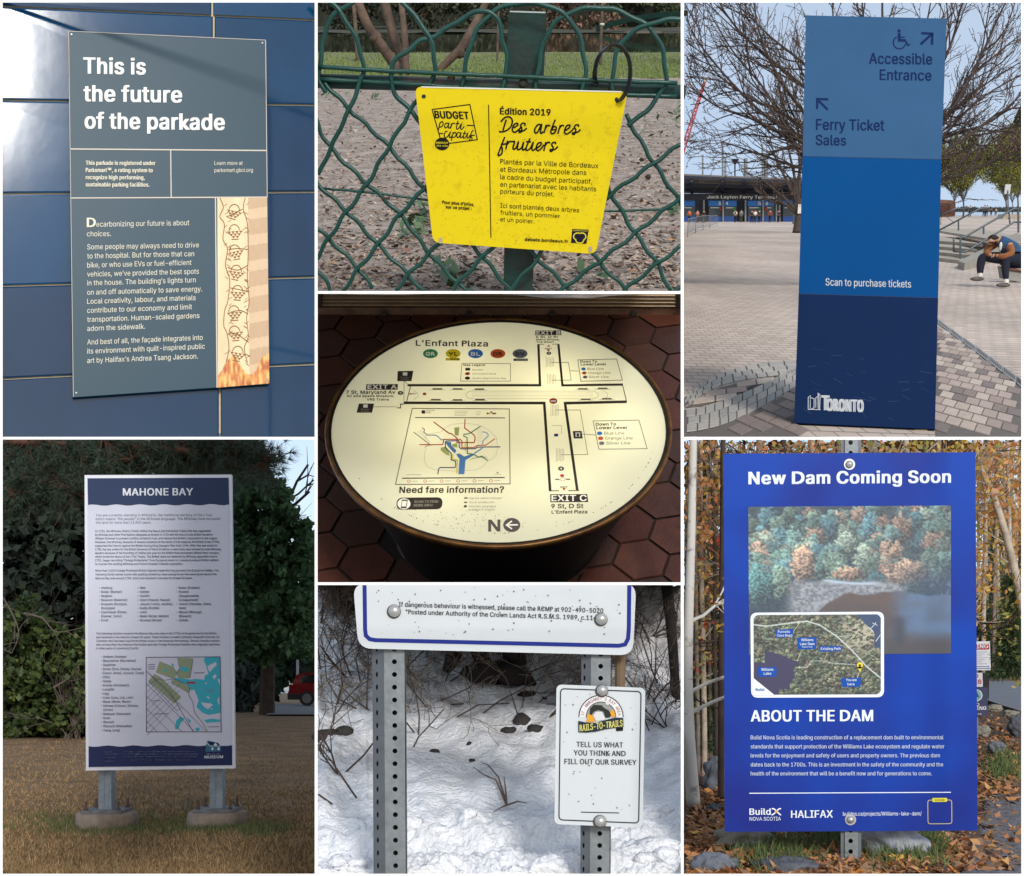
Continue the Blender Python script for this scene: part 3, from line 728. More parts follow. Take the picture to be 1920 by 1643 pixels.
pg = mat('post_green', (14, 52, 46), rough=0.4, col2=(34, 40, 34), vs=9, thresh=(0.35, 0.55), bump=0.1, bs=50)
mb = panel(Surf(B2, Sf.p0 - Vector((0, -1, 0.1)).normalized() * 0.05, Sf.n), rounded([(953, 19), (1026, 21), (998, 548.5), (944, 548.5)], 5, 3), 0.05); mb.obj('post', pg, fen)
mb = panel(Surf(B2, Sf.p0 - Vector((0, -1, 0.1)).normalized() * 0.049, Sf.n), [(956, 20.5), (1023, 22.3), (1022, 25), (956, 23)], 0.002); mb.obj('post_cap', mat('worn_edge', (196, 204, 200), rough=0.5), fen)
rust = mat('rusty_bolt', (96, 62, 44), rough=0.8, col2=(40, 44, 36), vs=60)
mb = MB(); c = Sf.at(981, 157, -0.004); mb.lathe(c, [(0.0195, -0.012), (0.0195, 0.004), (0.016, 0.006)], 6, axis=Sf.n); mb.obj('bolt', rust, fen)
mb = MB(); mb.lathe(c, [(0.0115, 0.005), (0.0115, 0.012), (0.009, 0.014)], 14, axis=Sf.n); mb.obj('bolt_shank', pg, fen)
for (x, y) in ((724, 372), (846, 146)):
    mb = MB(); c = Sf.at(x, y, 0.0); mb.tube([c + Vector((0.012 * math.cos(a), 0.012 * math.sin(a), 0.004 * math.sin(a * 3))) for a in np.linspace(0, 6.0, 12)], 0.0025, 5); mb.obj('wire_tie', rust, fen)
# ---- yellow sign
Sy = Surf(B2, Sf.p0 + Sf.n * 0.035, Sf.n)
ys = thing('yellow_sign', 'yellow plate about planted fruit trees hung on the wire fence', 'sign', B2, Sy.at(965, 470))
yc = [(778, 162.5), (1177, 172), (1117, 476.5), (812, 455)]
ym = mat('yellow_plate', (232, 206, 22), rough=0.5, col2=(220, 193, 22), vs=30, thresh=(0.34, 0.46), spec=0.15)
yo = rounded(yc, 14, 5)
mb = panel(Sy, yo, 0.010); mb.obj('plate', ym, ys)
w = Ink(Sy); w.stroke([(790, 163.2), (1166, 172.4)], 2.4); w.obj('plate_edge', mat('white_edge', (240, 240, 225), rough=0.5), ys)
blk = ink_mat('black', (30, 27, 24))
w = Ink(Sy); w.stroke([(810, 205.5), (881, 196), (895, 262), (842, 269)], 1.8); w.stroke([(810, 205), (825, 258)], 1.8); w.obj('logo_box', blk, ys)
letter(Sy, ys, blk, [('BUDGET', 816.5, 221.5, 879.5, 223.5, 13.5)], 'logo_lettering', bold=1, roll=-0.16)
def zz(P, s=0.11719, ox=775, oy=155): return [(ox + x * s, oy + y * s) for x, y in P]
def ink_strokes(Sx, par, m, paths, wdt, name, fn, off=0.0012):
    w = Ink(Sx)
    for p in paths: w.stroke(fn(p), wdt, smooth=6)
    return w.obj(name, m, par, off)
parti = [[(425, 640), (405, 740), (395, 770)], [(420, 660), (455, 625), (478, 650), (460, 700), (412, 712)], [(560, 655), (520, 650), (500, 700), (520, 725), (555, 690), (572, 645), (560, 715), (580, 725), (610, 690)], [(610, 655), (600, 735)], [(605, 690), (635, 650), (665, 655)], [(715, 610), (690, 720), (705, 745), (735, 720), (770, 660), (757, 735), (778, 745), (815, 700)], [(680, 655), (735, 655)], [(783, 628), (787, 632)], [(855, 683), (965, 688)],
         [(410, 815), (480, 815)], [(550, 785), (515, 785), (495, 840), (515, 885), (560, 850), (595, 790), (575, 860), (590, 880), (620, 850)], [(605, 762), (609, 766)], [(640, 790), (605, 930)], [(636, 820), (670, 795), (685, 825), (665, 870), (625, 875)], [(750, 805), (710, 800), (695, 855), (715, 880), (745, 850), (765, 800), (752, 870), (770, 880), (800, 850)], [(830, 770), (800, 870), (815, 890), (850, 850), (870, 810), (860, 880), (880, 885), (910, 840)], [(795, 812), (850, 815)], [(885, 782), (889, 786)], [(960, 760), (930, 800), (905, 905), (900, 925), (935, 920), (935, 870), (905, 880)], [(905, 845), (985, 842)]]
ink_strokes(Sy, ys, blk, parti, 1.9, 'script_lettering', zz)
Ink(Sy).disc(829, 270, 13.5, 11.8, 28).obj('round_badge', blk, ys, 0.0018)
letter(Sy, ys, ink_mat('sign_yellow', (232, 216, 60)), [('BORDEAUX', 817.5, 269.5, 840, 269.7, 3.4, dict(bold=1)), ('Ma ville', 819, 275.2, 840.5, 275.6, 3.8)], 'badge_lettering', 0.0026)
Ink(Sy).stroke([(916, 196.5), (918, 300), (920.5, 446)], 1.7).obj('divider_line', blk, ys)
letter(Sy, ys, blk, [('Édition 2019', 938, 214.3, 1032, 216.7, 11.8)], 'heading', bold=1)
def za(P): return [(920 + x * 0.13542, 190 + y * 0.13542) for x, y in P]
des = [[(215, 255), (170, 405)], [(140, 285), (200, 225), (265, 220), (300, 270), (280, 350), (220, 405), (150, 425), (115, 418)],
       [(320, 370), (375, 330), (365, 305), (320, 330), (300, 400), (330, 430), (375, 405), (420, 360)], [(470, 345), (475, 310), (440, 305), (415, 335), (430, 370), (425, 420), (400, 432), (395, 408), (430, 415), (470, 400), (500, 370)],
       [(700, 330), (655, 325), (610, 390), (620, 440), (655, 420), (705, 320), (690, 420), (700, 445), (730, 420)], [(770, 325), (738, 440)], [(755, 380), (790, 335), (825, 345)], [(895, 255), (835, 410), (850, 450), (890, 430), (910, 370), (880, 350), (845, 390), (900, 395)], [(965, 330), (930, 450)], [(945, 385), (985, 335), (1015, 345)],
       [(1035, 405), (1090, 365), (1095, 330), (1050, 345), (1022, 420), (1050, 455), (1110, 420), (1150, 375)], [(1215, 355), (1215, 330), (1180, 330), (1160, 360), (1178, 395), (1165, 450), (1140, 460), (1135, 438), (1180, 435), (1215, 420), (1243, 390)]]
fru = [[(195, 495), (150, 610), (105, 735), (120, 750), (155, 720), (160, 650), (140, 620)], [(140, 600), (215, 590)], [(235, 545), (210, 665)], [(220, 610), (260, 560), (300, 560), (330, 560), (310, 640), (320, 665), (355, 640), (385, 560), (370, 655), (390, 670), (430, 640), (455, 570), (440, 655), (455, 675), (500, 640)], [(467, 525), (471, 529)],
       [(545, 515), (490, 650), (505, 680), (550, 650), (590, 570), (570, 655), (590, 680), (640, 640)], [(490, 560), (560, 562)], [(625, 530), (629, 534)], [(640, 650), (690, 610), (700, 575), (655, 585), (630, 650), (655, 685), (705, 650), (735, 600)], [(765, 565), (735, 690)], [(750, 620), (790, 570), (825, 580)], [(900, 595), (895, 570), (860, 575), (845, 605), (865, 640), (850, 690), (825, 690), (830, 668), (870, 672), (905, 655), (930, 625)]]
ink_strokes(Sy, ys, blk, des, 3.0, 'script_lettering', za); ink_strokes(Sy, ys, blk, fru, 3.0, 'script_lettering', za)
letter(Sy, ys, blk, [('Plantés par la Ville de Bordeaux', 938, 307.5, 1122, 315.5, 9.3), ('et Bordeaux Métropole dans', 938, 322, 1099.5, 328.5, 9.1), ('la cadre du budget participatif,', 938, 336, 1110, 345, 9.0), ('en partenariat avec les habitants', 938, 350, 1118, 359, 8.8), ('porteurs du projet.', 938, 363, 1039, 368.5, 8.6),
       ('Ici sont plantés deux arbres', 938, 389.5, 1086, 398.5, 8.4), ('fruitiers, un pommier', 938, 402.5, 1050, 409.5, 8.2), ('et un poirier.', 938, 415, 1002, 419.5, 8.0)])
letter(Sy, ys, blk, [('debats.bordeaux.fr', 984, 451.5, 1065, 455.5, 5.6), ('Pour plus d’infos,', 829.5, 381.8, 889, 386.5, 5.6), ('sur ce projet :', 836, 390.5, 884, 394, 5.6)], bold=1)
Ink(Sy).poly([(1073, 429.5), (1104, 431), (1099.5, 457.5), (1070.5, 455.5)]).obj('emblem', ink_mat('dark_emblem', (34, 30, 44)), ys)
w = Ink(Sy)
for k in range(3):
    a = math.radians(-90 + 120 * k); x_, y_ = 1087 + 4.6 * math.cos(a), 445.6 - 3.9 * math.sin(a)
    w.ring(x_, y_, 7.6, 2.0, 6.6, 16, -math.degrees(a) - 100, -math.degrees(a) + 100)
w.obj('emblem_crescents', ink_mat('sign_yellow', (232, 216, 60)), ys, 0.002)
letter(Sy, ys, ink_mat('sign_yellow', (232, 216, 60)), [('BORDEAUX', 1075, 433.6, 1102, 434.6, 2.6)], 'emblem_lettering', 0.002)
w = Ink(Sy).disc(794.5, 181, 4.0, 3.8, 16); w.obj('screw_hole', mat('dark_hole', (24, 40, 44), rough=0.8), ys)
w = Ink(Sy).disc(1156, 187, 3.4, 4.4, 14); w.obj('screw_hole', MATS['dark_hole'], ys)
for x, y in ((826, 451), (1107, 467)):
    mb = panel(Sy, rounded([(x - 3.5, y - 5), (x + 3.5, y - 5), (x + 3, y + 6), (x - 3, y + 6)], 3, 3), 0.001, 0.0022); mb.obj('worn_slot', mat('worn_slot_grey', (190, 176, 160), rough=0.8, var=0.3, vs=60), ys)
mb = MB(); P = [Sy.at(x, y, o) for x, y, o in ((1117, 158, -0.04), (1115, 138, 0.0), (1120, 113, 0.02), (1131, 95, 0.03), (1147, 85, 0.04), (1164, 88, 0.05), (1177, 105, 0.055), (1182, 132, 0.05), (1178, 162, 0.04), (1168, 182, 0.02), (1157, 190, 0.0))]
zt = mb; P = spline(P, 4)
k0 = len(mb.v)
for i, p in enumerate(P):
    d = (P[min(i + 1, len(P) - 1)] - P[max(i - 1, 0)]).normalized(); sd_ = Vector((0.55, -0.75, 0.3)); sd_ = (sd_ - d * sd_.dot(d)).normalized(); nn = d.cross(sd_)
    for s_, t_ in ((-1, -1), (1, -1), (1, 1), (-1, 1)): mb.v.append(tuple(p + sd_ * 0.008 * s_ + nn * 0.0022 * t_))
for i in range(len(P) - 1):
    for j in range(4): a = k0 + i * 4 + j; b = k0 + i * 4 + (j + 1) % 4; mb.f.append((a, b, b + 4, a + 4))
mb.f.append((k0 + 3, k0 + 2, k0 + 1, k0)); e = k0 + 4 * (len(P) - 1); mb.f.append((e, e + 1, e + 2, e + 3))
zt = thing('cable_tie', 'black plastic cable tie looped through the corner of the yellow plate', 'cable tie', B2, P[0]); mb.obj('strap', mat('black_nylon', (26, 24, 34), rough=0.35), zt)
mb = MB(); mb.box(P[0] + Vector((0, 0, 0.006)), (0.022, 0.012, 0.02)); mb.obj('tie_head', MATS['black_nylon'], zt)

w = Ink(Sy); r_ = random.Random(5)
for k in range(420):
    x = r_.uniform(790, 1160); y = r_.uniform(172, 470); y = 470 - (470 - y) * r_.random() ** 0.35
    if 800 + (y - 170) * 0.1 < x < 1165 - (y - 180) * 0.2 and 176 + (x - 790) * .03 < y < 450 + (x - 815) * .07:
        if r_.random() < 0.75: w.disc(x, y, r_.uniform(0.35, 0.9), None, 6)
        else: a_ = r_.random() * 6.28; l_ = r_.uniform(1, 4); w.stroke([(x, y), (x + l_ * math.cos(a_), y + l_ * math.sin(a_))], 0.5)
w.obj('grime_specks', mat('sign_grime', (150, 128, 40), rough=0.9), ys, 0.0008)['kind'] = 'stuff'
# ================================================================== stage 3: round backlit station map standing on hexagonal floor tiles
hz = Y0 - F * math.tan(math.radians(51.6))
B3 = Bay(hz, 4.66)
rng = random.Random(33)
zt_, hd = -4.02, 0.64                                   # level of the map and height of the drum
Sm = Surf(B3, (0, 4.7, zt_), (0, 0, 1))
c0 = Sm.at(935, 795); Rm = (Sm.at(1256, 795) - Sm.at(614, 795)).length / 2 * 1.008
ft = thing('station_floor', 'dark red floor of large hexagonal clay tiles', 'floor', B3, B3.g(935, 1094)); del ft['label'], ft['category']; ft['kind'] = 'structure'
mort = mat('dark_mortar', (30, 18, 12), rough=0.9, var=0.3)
mb = MB(); P = [B3.g(590, 1094.5, -0.012), B3.g(1281, 1094.5, -0.012), B3.g(1281, 588, -0.012), B3.g(590, 588, -0.012)]
mb.prism(P, (0, 0, -0.002)); mb.obj('mortar_bed', mort, ft)
hexm = [mat('clay_tile_%d' % i, c, rough=0.42, var=0.3, vs=9, bump=0.15, bs=60, spec=0.45) for i, c in enumerate([(78, 44, 32), (86, 46, 32), (66, 39, 30), (76, 47, 36), (80, 41, 29)])]
a = 0.150; hx = MB(); ptsb = [(a * 0.965 * math.cos(math.radians(60 * k)), a * 0.965 * math.sin(math.radians(60 * k)), -0.008) for k in range(6)]
ptst = [(p[0] * 0.97, p[1] * 0.97, 0.0) for p in ptsb]
hx.add(ptst + ptsb, [(0, 1, 2, 3, 4, 5)] + [(k, k + 6, (k + 1) % 6 + 6, (k + 1) % 6) for k in range(6)])
hexd = []
for m_ in hexm: 
    me = hx.mesh('hex_tile'); me.materials.append(m_); hexd.append(me)
base = Vector(BASE[ft.name]); RZ = Matrix.Rotation(math.radians(12), 4, 'Z')
n_t = 0; cand = []
for i in range(-40, 41):
    for j in range(-40, 41):
        c = RZ @ Vector((a * 1.5 * i, a * math.sqrt(3) * (j + 0.5 * (i % 2)), 0)); c.x += 0.1; c.y += 4.9; c.z = -B3.h
        if c.y < 1.0: continue
        q = B3.px(c)
        ks = [B3.px(c + RZ @ Vector(p)) for p in ptsb]
        if all(591 < k[0] < 1280 and 589 < k[1] < 1095.5 for k in ks):
            # hidden under the drum?
            if (c - Vector((c0.x, c0.y, c.z))).length < Rm * 0.60: continue
            dq = ((q[0] - 935) / 318) ** 2 + ((q[1] - 806) / 206) ** 2
            if dq < 0.72: continue
            cand.append(c)
        elif any(592 < k[0] < 1279 and 590 < k[1] < 1094.5 for k in ks):
            ins = [Vector(c + RZ @ Vector(p)) for p in ptst]
            # cut tile at the edge of the stage
            poly = [(B3.px(p)) for p in ins]
            def clip(poly, f, inter):
                out = []
                for u_, v_ in zip(poly, poly[1:] + poly[:1]):
                    if f(u_): out.append(u_)
                    if f(u_) != f(v_): out.append(inter(u_, v_))
                return out
            for ax, lim, sg in ((0, 591.5, 1), (0, 1279.5, -1), (1, 590, 1), (1, 1095, -1)):
                if len(poly) < 3: break
                poly = clip(poly, lambda p: (p[ax] - lim) * sg >= 0, lambda u_, v_: tuple(u_[t] + (v_[t] - u_[t]) * (lim - u_[ax]) / (v_[ax] - u_[ax]) for t in (0, 1)))
            if len(poly) >= 3:
                mb = MB(); mb.prism([B3.g(*p) for p in poly], (0, 0, -0.008)); mb.obj('hex_tile', hexm[rng.randrange(5)], ft)
for c in cand:
    M_ = Matrix.Translation(c - base + Vector((0, 0, rng.uniform(-0.0015, 0.0015)))) @ Matrix.Rotation(math.radians(12), 4, 'Z') @ Matrix.Rotation(rng.gauss(0, 0.004), 4, 'X')
    link_copy(hexd[rng.randrange(5)], 'hex_tile', ft, M=M_)
# back wall: bronze sill with studs and louvre slats
d3 = B3.g(935, 592).y
brz = mat('bronze_louvre', (190, 160, 124), rough=0.5, metal=0.0, var=0.25, vs=5); brd = mat('dark_bronze', (52, 38, 28), rough=0.6, var=0.3)
lv = thing('louvre_panel', 'bronze louvred grille above a dark sill at the back of the station', 'grille', B3, B3.g(935, 591))
Sl = Surf(B3, (0, d3 + 0.02, 0), (0, -1, 0))
panel(Sl, [(590, 595), (1281, 595), (1281, 545), (590, 545)], 0.03, -0.03).obj('backing', brd, lv)
panel(Sl, [(590, 592.5), (1281, 593.5), (1281, 579), (590, 577)], 0.02, 0.01).obj('sill', mat('worn_sill', (140, 106, 80), rough=0.6, col2=(96, 70, 54), vs=6), lv)
for k in range(4):
    y = 550 + k * 6.6; mb = MB(); A_ = Sl.at(604, y, 0.0); B_ = Sl.at(1268, y + 1.5, 0.0); C_ = Sl.at(1268, y + 5.2, 0.02); D_ = Sl.at(604, y + 3.8, 0.02)
    mb.prism([A_, B_, C_, D_], (0, 0.006, 0.003)); mb.obj('slat', brz, lv)
panel(Sl, [(592, 549), (603, 549), (603, 578), (592, 578)], 0.03, 0.025).obj('end_post', brd, lv)
panel(Sl, [(1269, 549), (1279, 549), (1279, 580), (1269, 580)], 0.03, 0.025).obj('end_post', brd, lv)
for x in (720, 880, 1036, 1188): 
    mb = MB(); mb.lathe(Sl.at(x, 587, 0.012), [(0.022, 0), (0.022, 0.008), (0.015, 0.01)], 14, axis=(0, -1, 0.3)); mb.obj('stud', brd, lv)
# closed room: side walls, ceiling and outer shell stay outside the view through the opening
rm = thing('station_room', 'dark walls and ceiling enclosing the station floor', 'wall', B3, B3.g(935, 590)); del rm['label'], rm['category']; rm['kind'] = 'structure'
dkw = mat('dark_room_wall', (40, 30, 26), rough=0.9, var=0.2)
D0, D1 = 5.05, 9.6
def shell(name, x0, y0, x1, y1):   # thin radial wall just behind the frame boards
    mb = MB(); w_ = 1.2
    dx, dy = (0, w_) if y0 == y1 else (w_, 0)
    P = [B3.at(x0, y0, D0), B3.at(x1, y1, D0), B3.at(x1, y1, D1), B3.at(x0, y0, D1)]; Q = [B3.at(x0 + dx, y0 + dy, D0), B3.at(x1 + dx, y1 + dy, D0), B3.at(x1 + dx, y1 + dy, D1), B3.at(x0 + dx, y0 + dy, D1)]
    mb.add(P + Q, [(0, 1, 2, 3), (7, 6, 5, 4), (0, 4, 5, 1), (1, 5, 6, 2), (2, 6, 7, 3), (3, 7, 4, 0)]); mb.obj(name, dkw, rm)
shell('floor_slab', 592, 1095.4, 1280, 1095.4)
# drum
tb = thing('map_table', 'round backlit station map on a low dark drum', 'map table', B3, Vector((c0.x, c0.y, -B3.h)))
cb = Vector((c0.x, c0.y, -B3.h))
mb = MB(); mb.lathe(cb, [(Rm * 0.66, 0.0), (Rm * 0.66, 0.03), (Rm * 0.93, hd - 0.07), (Rm * 0.985, hd - 0.03), (Rm * 0.985, hd - 0.012)], 72, capends=False)
mb.obj('drum', mat('dark_drum', (26, 18, 14), rough=0.55, var=0.3, spec=0.3), tb, smooth=True)
mb = MB(); mb.lathe(cb, [(Rm * 0.982, hd - 0.02), (Rm * 0.982, hd + 0.008), (Rm * 1.0, hd + 0.010), (Rm * 1.004, hd), (Rm * 1.0, hd - 0.022), (Rm * 0.982, hd - 0.02)], 96, capends=False)
mb.obj('brass_rim', mat('aged_brass', (140, 98, 50), rough=0.45, metal=0.6, col2=(70, 46, 28), vs=9), tb, smooth=True)
mb = MB(); mb.lathe(cb, [(Rm * 0.966, hd - 0.006), (Rm * 0.966, hd + 0.0045), (Rm * 0.9815, hd + 0.0055), (Rm * 0.9815, hd - 0.006)], 96, capends=False)
mb.obj('gasket', mat('black_gasket', (14, 11, 10), rough=0.6), tb)
gm = bpy.data.materials.new('backlit_glass'); gm.use_nodes = True; MATS['backlit_glass'] = gm
N_ = gm.node_tree.nodes; L_ = gm.node_tree.links; bs_ = N_['Principled BSDF']
bs_.inputs['Roughness'].default_value = 0.25; bs_.inputs['Base Color'].default_value = lin((214, 214, 198)); bs_.inputs['Specular IOR Level'].default_value = 0.3
tr = N_.new('ShaderNodeBsdfTranslucent'); mx = N_.new('ShaderNodeMixShader'); mx.inputs[0].default_value = 0.6
tcn = N_.new('ShaderNodeTexCoord'); nz = N_.new('ShaderNodeTexNoise'); nz.inputs['Scale'].default_value = 5; cr = N_.new('ShaderNodeValToRGB')
cr.color_ramp.elements[0].color = lin((236, 232, 206)); cr.color_ramp.elements[1].color = lin((246, 244, 222)); L_.new(tcn.outputs['Object'], nz.inputs['Vector']); L_.new(nz.outputs['Fac'], cr.inputs[0]); L_.new(cr.outputs[0], tr.inputs[0])
bs_.inputs['Emission Color'].default_value = lin((240, 240, 222)); bs_.inputs['Emission Strength'].default_value = 0.27
L_.new(bs_.outputs[0], mx.inputs[1]); L_.new(tr.outputs[0], mx.inputs[2]); L_.new(mx.outputs[0], N_['Material Output'].inputs[0])
mb = MB(); mb.lathe(cb, [(Rm * 0.969, hd - 0.003), (Rm * 0.969, hd)], 96); mb.obj('map_face', gm, tb)
for k, (dx, dy, e) in enumerate(((0.28, 0.30, 5.0), (-0.36, -0.02, 3.0), (0.25, -0.40, 3.0), (-0.2, 0.45, 2.4), (0.6, -0.02, 3.0), (-0.28, -0.45, 2.4))):
    ld = bpy.data.lights.new('map_lamp', 'POINT'); ld.energy = e; ld.color = (1.0, 0.94, 0.80); ld.shadow_soft_size = 0.12
    lo = bpy.data.objects.new('map_lamp', ld); COL.objects.link(lo); lo.parent = tb; lo.location = (dx, dy, hd - 0.24)
mb = MB(); mb.lathe(cb, [(Rm * 0.62, 0.034), (Rm * 0.62, 0.036)], 48); mb.obj('drum_floor', mat('white_inside', (220, 215, 200), rough=0.9), tb)
# ---- print on the map (backlit film: the inks glow a little with the lamp behind them)
def ink_mat(name, col, rough=0.45, _f=ink_mat): return mat('lit_' + name, col, rough=rough, var=0.05, vs=3.0, emit=0.15)
K = ink_mat('map_black', (52, 45, 38)); Wt = ink_mat('map_white', (236, 232, 214))
def mz5(x, y): return (595 + x * 0.3568, 545 + y * 0.3568)
def mz6(x, y): return (595 + x * 0.3568, 820 + y * 0.3568)
O1, O2, O3 = 0.0012, 0.0022, 0.0032
def LT(rows, m=K, off=O1, **k): letter(Sm, tb, m, rows, 'map_lettering', off, **k)
LT([("L'Enfant Plaza", 780, 648.5, 914.5, 650, 10.2)], bold=1)
for (x, col, t, tc_) in ((807, (58, 150, 92), 'GR', Wt), (849.6, (240, 214, 40), 'YL', K), (891.6, (44, 122, 200), 'BL', Wt), (933.5, (214, 92, 44), 'OR', K), (975, (112, 116, 118), 'SV', K)):
    Ink(Sm).disc(x, 663.3, 14, 8.6, 28).obj('line_disc', ink_mat('line_' + t, col), tb, O1)
    LT([(t, x - 8.5, 667, x + 8.5, 667, 6.4)], tc_, O2, bold=1)
Ink(Sm).rect(835.5, 671.3, 862.5, 676.3).obj('line_tag', MATS['lit_line_YL'], tb, O1); LT([('DCA', 845, 675.4, 861, 675.4, 3.4)], K, O2, bold=1)
Ink(Sm).rect(963, 672.4, 989.5, 677.2).obj('line_tag', ink_mat('line_SVd', (84, 86, 86)), tb, O1); LT([('-DULLES', 966, 676.3, 987, 676.3, 2.6)], Wt, O2)
w = Ink(Sm); w.stroke([mz5(760, 382), mz5(1015, 384), mz5(1015, 476), mz5(752, 476)], 0.9, closed=True); w.obj('legend_box', K, tb)
LT([('Map Legend', 869, 686.5, 909, 686.5, 3.6)], bold=1)
Ink(Sm).rect(872.5, 690, 881.5, 695).obj('legend_mark', K, tb); Ink(Sm).disc(876.5, 700.8, 4.6, 3.0).obj('legend_mark', ink_mat('map_red', (190, 60, 46)), tb); Ink(Sm).disc(876.5, 709.2, 4.8, 3.0).obj('legend_mark', K, tb)
LT([('Elevator', 886, 695, 906, 695, 3.0), ('Information Kiosk', 886, 702.5, 931, 702.5, 3.0), ('System Map/Vicinity Map', 886, 710.8, 949, 711.2, 3.0)])
Ink(Sm).poly([(1004, 620), (1052, 619.5), (1052.5, 628.5), (1003.5, 629)]).obj('exit_tag', K, tb); LT([('EXIT B', 1006, 627.7, 1050.5, 627.4, 6.4)], Wt, O2, bold=1)
LT([('6 St, D St', 1005, 633.8, 1046, 633.6, 3.6), ('Metro Offices,', 1005.5, 638.6, 1049, 638.6, 3.0), ('The Wharf', 1006, 643.2, 1038, 643.2, 3.0)], bold=1)
w = Ink(Sm)
w.stroke([(1009.5, 645.5), (1012.5, 722.5), (764, 722.5)], 4.4); w.obj('corridor_wall', K, tb)
Ink(Sm).stroke([(1047, 645.5), (1054.5, 722.8), (1168, 721.3)], 4.2).obj('corridor_wall', K, tb)
Ink(Sm).stroke([(757, 755.5), (1020.5, 756), (1031.5, 920.5)], 5.0).obj('corridor_wall', K, tb)
Ink(Sm).stroke([(1175, 753.5), (1059.5, 756.2), (1082.5, 920)], 5.0).obj('corridor_wall', K, tb)
w = Ink(Sm); w.stroke([(1167, 721), (1175, 753.5)], 1.5); w.stroke([(770, 723), (762, 755)], 1.5); w.stroke([(1029, 920.5), (1048, 920.3)], 1.5); w.stroke([(1066, 920.3), (1086, 919.8)], 1.5); w.stroke([(1010, 645.8), (1020, 645.6)], 1.0); w.stroke([(1035, 645.6), (1047, 645.4)], 1.0)
w.obj('corridor_end', K, tb)
w = Ink(Sm)
w.stroke([(873, 739)] + [(880 + 0, 733.5)] + [(1115, 733.5), (1122, 739), (1121, 744), (1113, 748), (882, 748), (874, 744)], 0.7, closed=True)
for k in range(4): w.stroke([(884, 736.5 + k * 2.6), (1112, 736.5 + k * 2.6)], 0.35)
for x in (775, 1130): w.stroke([(x, 732), (x + 9, 738), (x + 9, 744), (x, 750)], 0.5)
w.obj('platform_outline', ink_mat('map_grey', (150, 146, 132)), tb)
w = Ink(Sm)
for (x, y) in ((820, 729.7), (858, 729.7), (899, 730), (817, 749.8), (858, 750.3), (900, 750), (1093, 729.5), (1130, 728.7), (1098, 749), (1138, 748)):
    w.rect(x - 9, y - 1.6, x + 9, y + 1.0); w.stroke([(x - 14, y + 1.5), (x + 14, y + 1.5)], 0.6)
w.obj('escalator_marks', ink_mat('map_mid', (112, 108, 96)), tb)
w = Ink(Sm)
for (x, y, hh) in ((1031, 679, 10), (1034, 711, 10), (1040, 769, 12), (1050, 853, 13)):
    for k in range(6): w.stroke([(x - 7 + k * 2.8, y - hh + (k % 2) * 2), (x - 7 + k * 2.8, y + hh - (k % 3))], 0.6)
w.obj('stair_marks', ink_mat('map_mid', (112, 108, 96)), tb)
Ink(Sm).poly([(687, 720.5), (746, 720.3), (745.5, 731), (686, 731.2)]).obj('exit_tag', K, tb); LT([('EXIT A', 689.5, 729.6, 743.5, 729.4, 7.6)], Wt, O2, bold=1)
LT([('7 St, Maryland Av', 649, 739, 741, 738.8, 6.2), ('Air and Space Museum,', 650, 744.8, 739, 744.8, 4.0), ('VRE Trains', 688, 751.4, 729, 751.4, 4.0)], bold=1)
for (x, y, r) in ((751, 737, 5.2), (1029, 662.5, 4.4), (1052, 878.8, 5.6)):
    Ink(Sm).disc(x, y, r, r * 0.72).obj('map_mark', K, tb, O1); Ink(Sm).poly([(x - r * 0.55, y), (x + r * 0.3, y - r * 0.4), (x + r * 0.3, y + r * 0.4)]).obj('mark_arrow', Wt, tb, O2)
for (x, y, r) in ((1037.5, 752, 7.6), (796, 738.8, 3.6), (1028, 656.5, 2.6), (1054, 892, 4.0)):
    Ink(Sm).disc(x, y, r, r * 0.72).obj('map_mark', ink_mat('map_red', (190, 60, 46)), tb, O1)
Ink(Sm).rect(1032.5, 750.6, 1042.5, 753.8).obj('mark_bar', Wt, tb, O2)
w = Ink(Sm); w.poly([(766, 739), (771, 736.6), (771, 741)]); w.poly([(1057.5, 920.5), (1054, 915), (1061, 915)]); w.poly([(1029, 646.5), (1025.5, 650), (1032.5, 650)]); w.obj('exit_arrow', MATS['lit_map_red'], tb)
LT([('EXIT', 772, 739.7, 781, 739.7, 2.2), ('EXIT', 1051, 915.4, 1064, 915.2, 3.0), ('EXIT', 1022, 655, 1035, 655, 2.0)], bold=1)
w = Ink(Sm); w.ring(1055, 899, 4.5, 0.7, 3.2); w.rect(1041, 897.8, 1049, 900.4); w.rect(1061, 897.6, 1069, 900.2); w.obj('gate_marks', MATS['lit_map_mid'], tb)
for P in ([(745.5, 696), (775, 695.5), (771.5, 714.8), (744.8, 715)], [(673, 757), (701.5, 757), (697.5, 774), (668.5, 774)]):
    Ink(Sm).poly(P).obj('lift_tag', K, tb); cx_ = sum(p[0] for p in P) / 4; cy_ = sum(p[1] for p in P) / 4
    Ink(Sm).rect(cx_ - 4, cy_ - 7, cx_ + 4.5, cy_ - 1).obj('lift_symbol', Wt, tb, O2); LT([('Elevator', cx_ - 8, cy_ + 3.4, cx_ + 8, cy_ + 3.4, 2.4), ('to Street', cx_ - 8, cy_ + 7.2, cx_ + 8, cy_ + 7.2, 2.4)], ink_mat('map_dim', (176, 170, 150)), O2)
w = Ink(Sm); w.stroke([(757.5, 715), (757.5, 755)], 0.8); w.stroke([(757.5, 714.5), (764, 720)], 0.8); w.stroke([(700, 763), (744, 763)], 0.8); w.stroke([(744, 765), (751, 765), (751, 758), (757, 758)], 1.8); w.obj('lift_leader', K, tb)
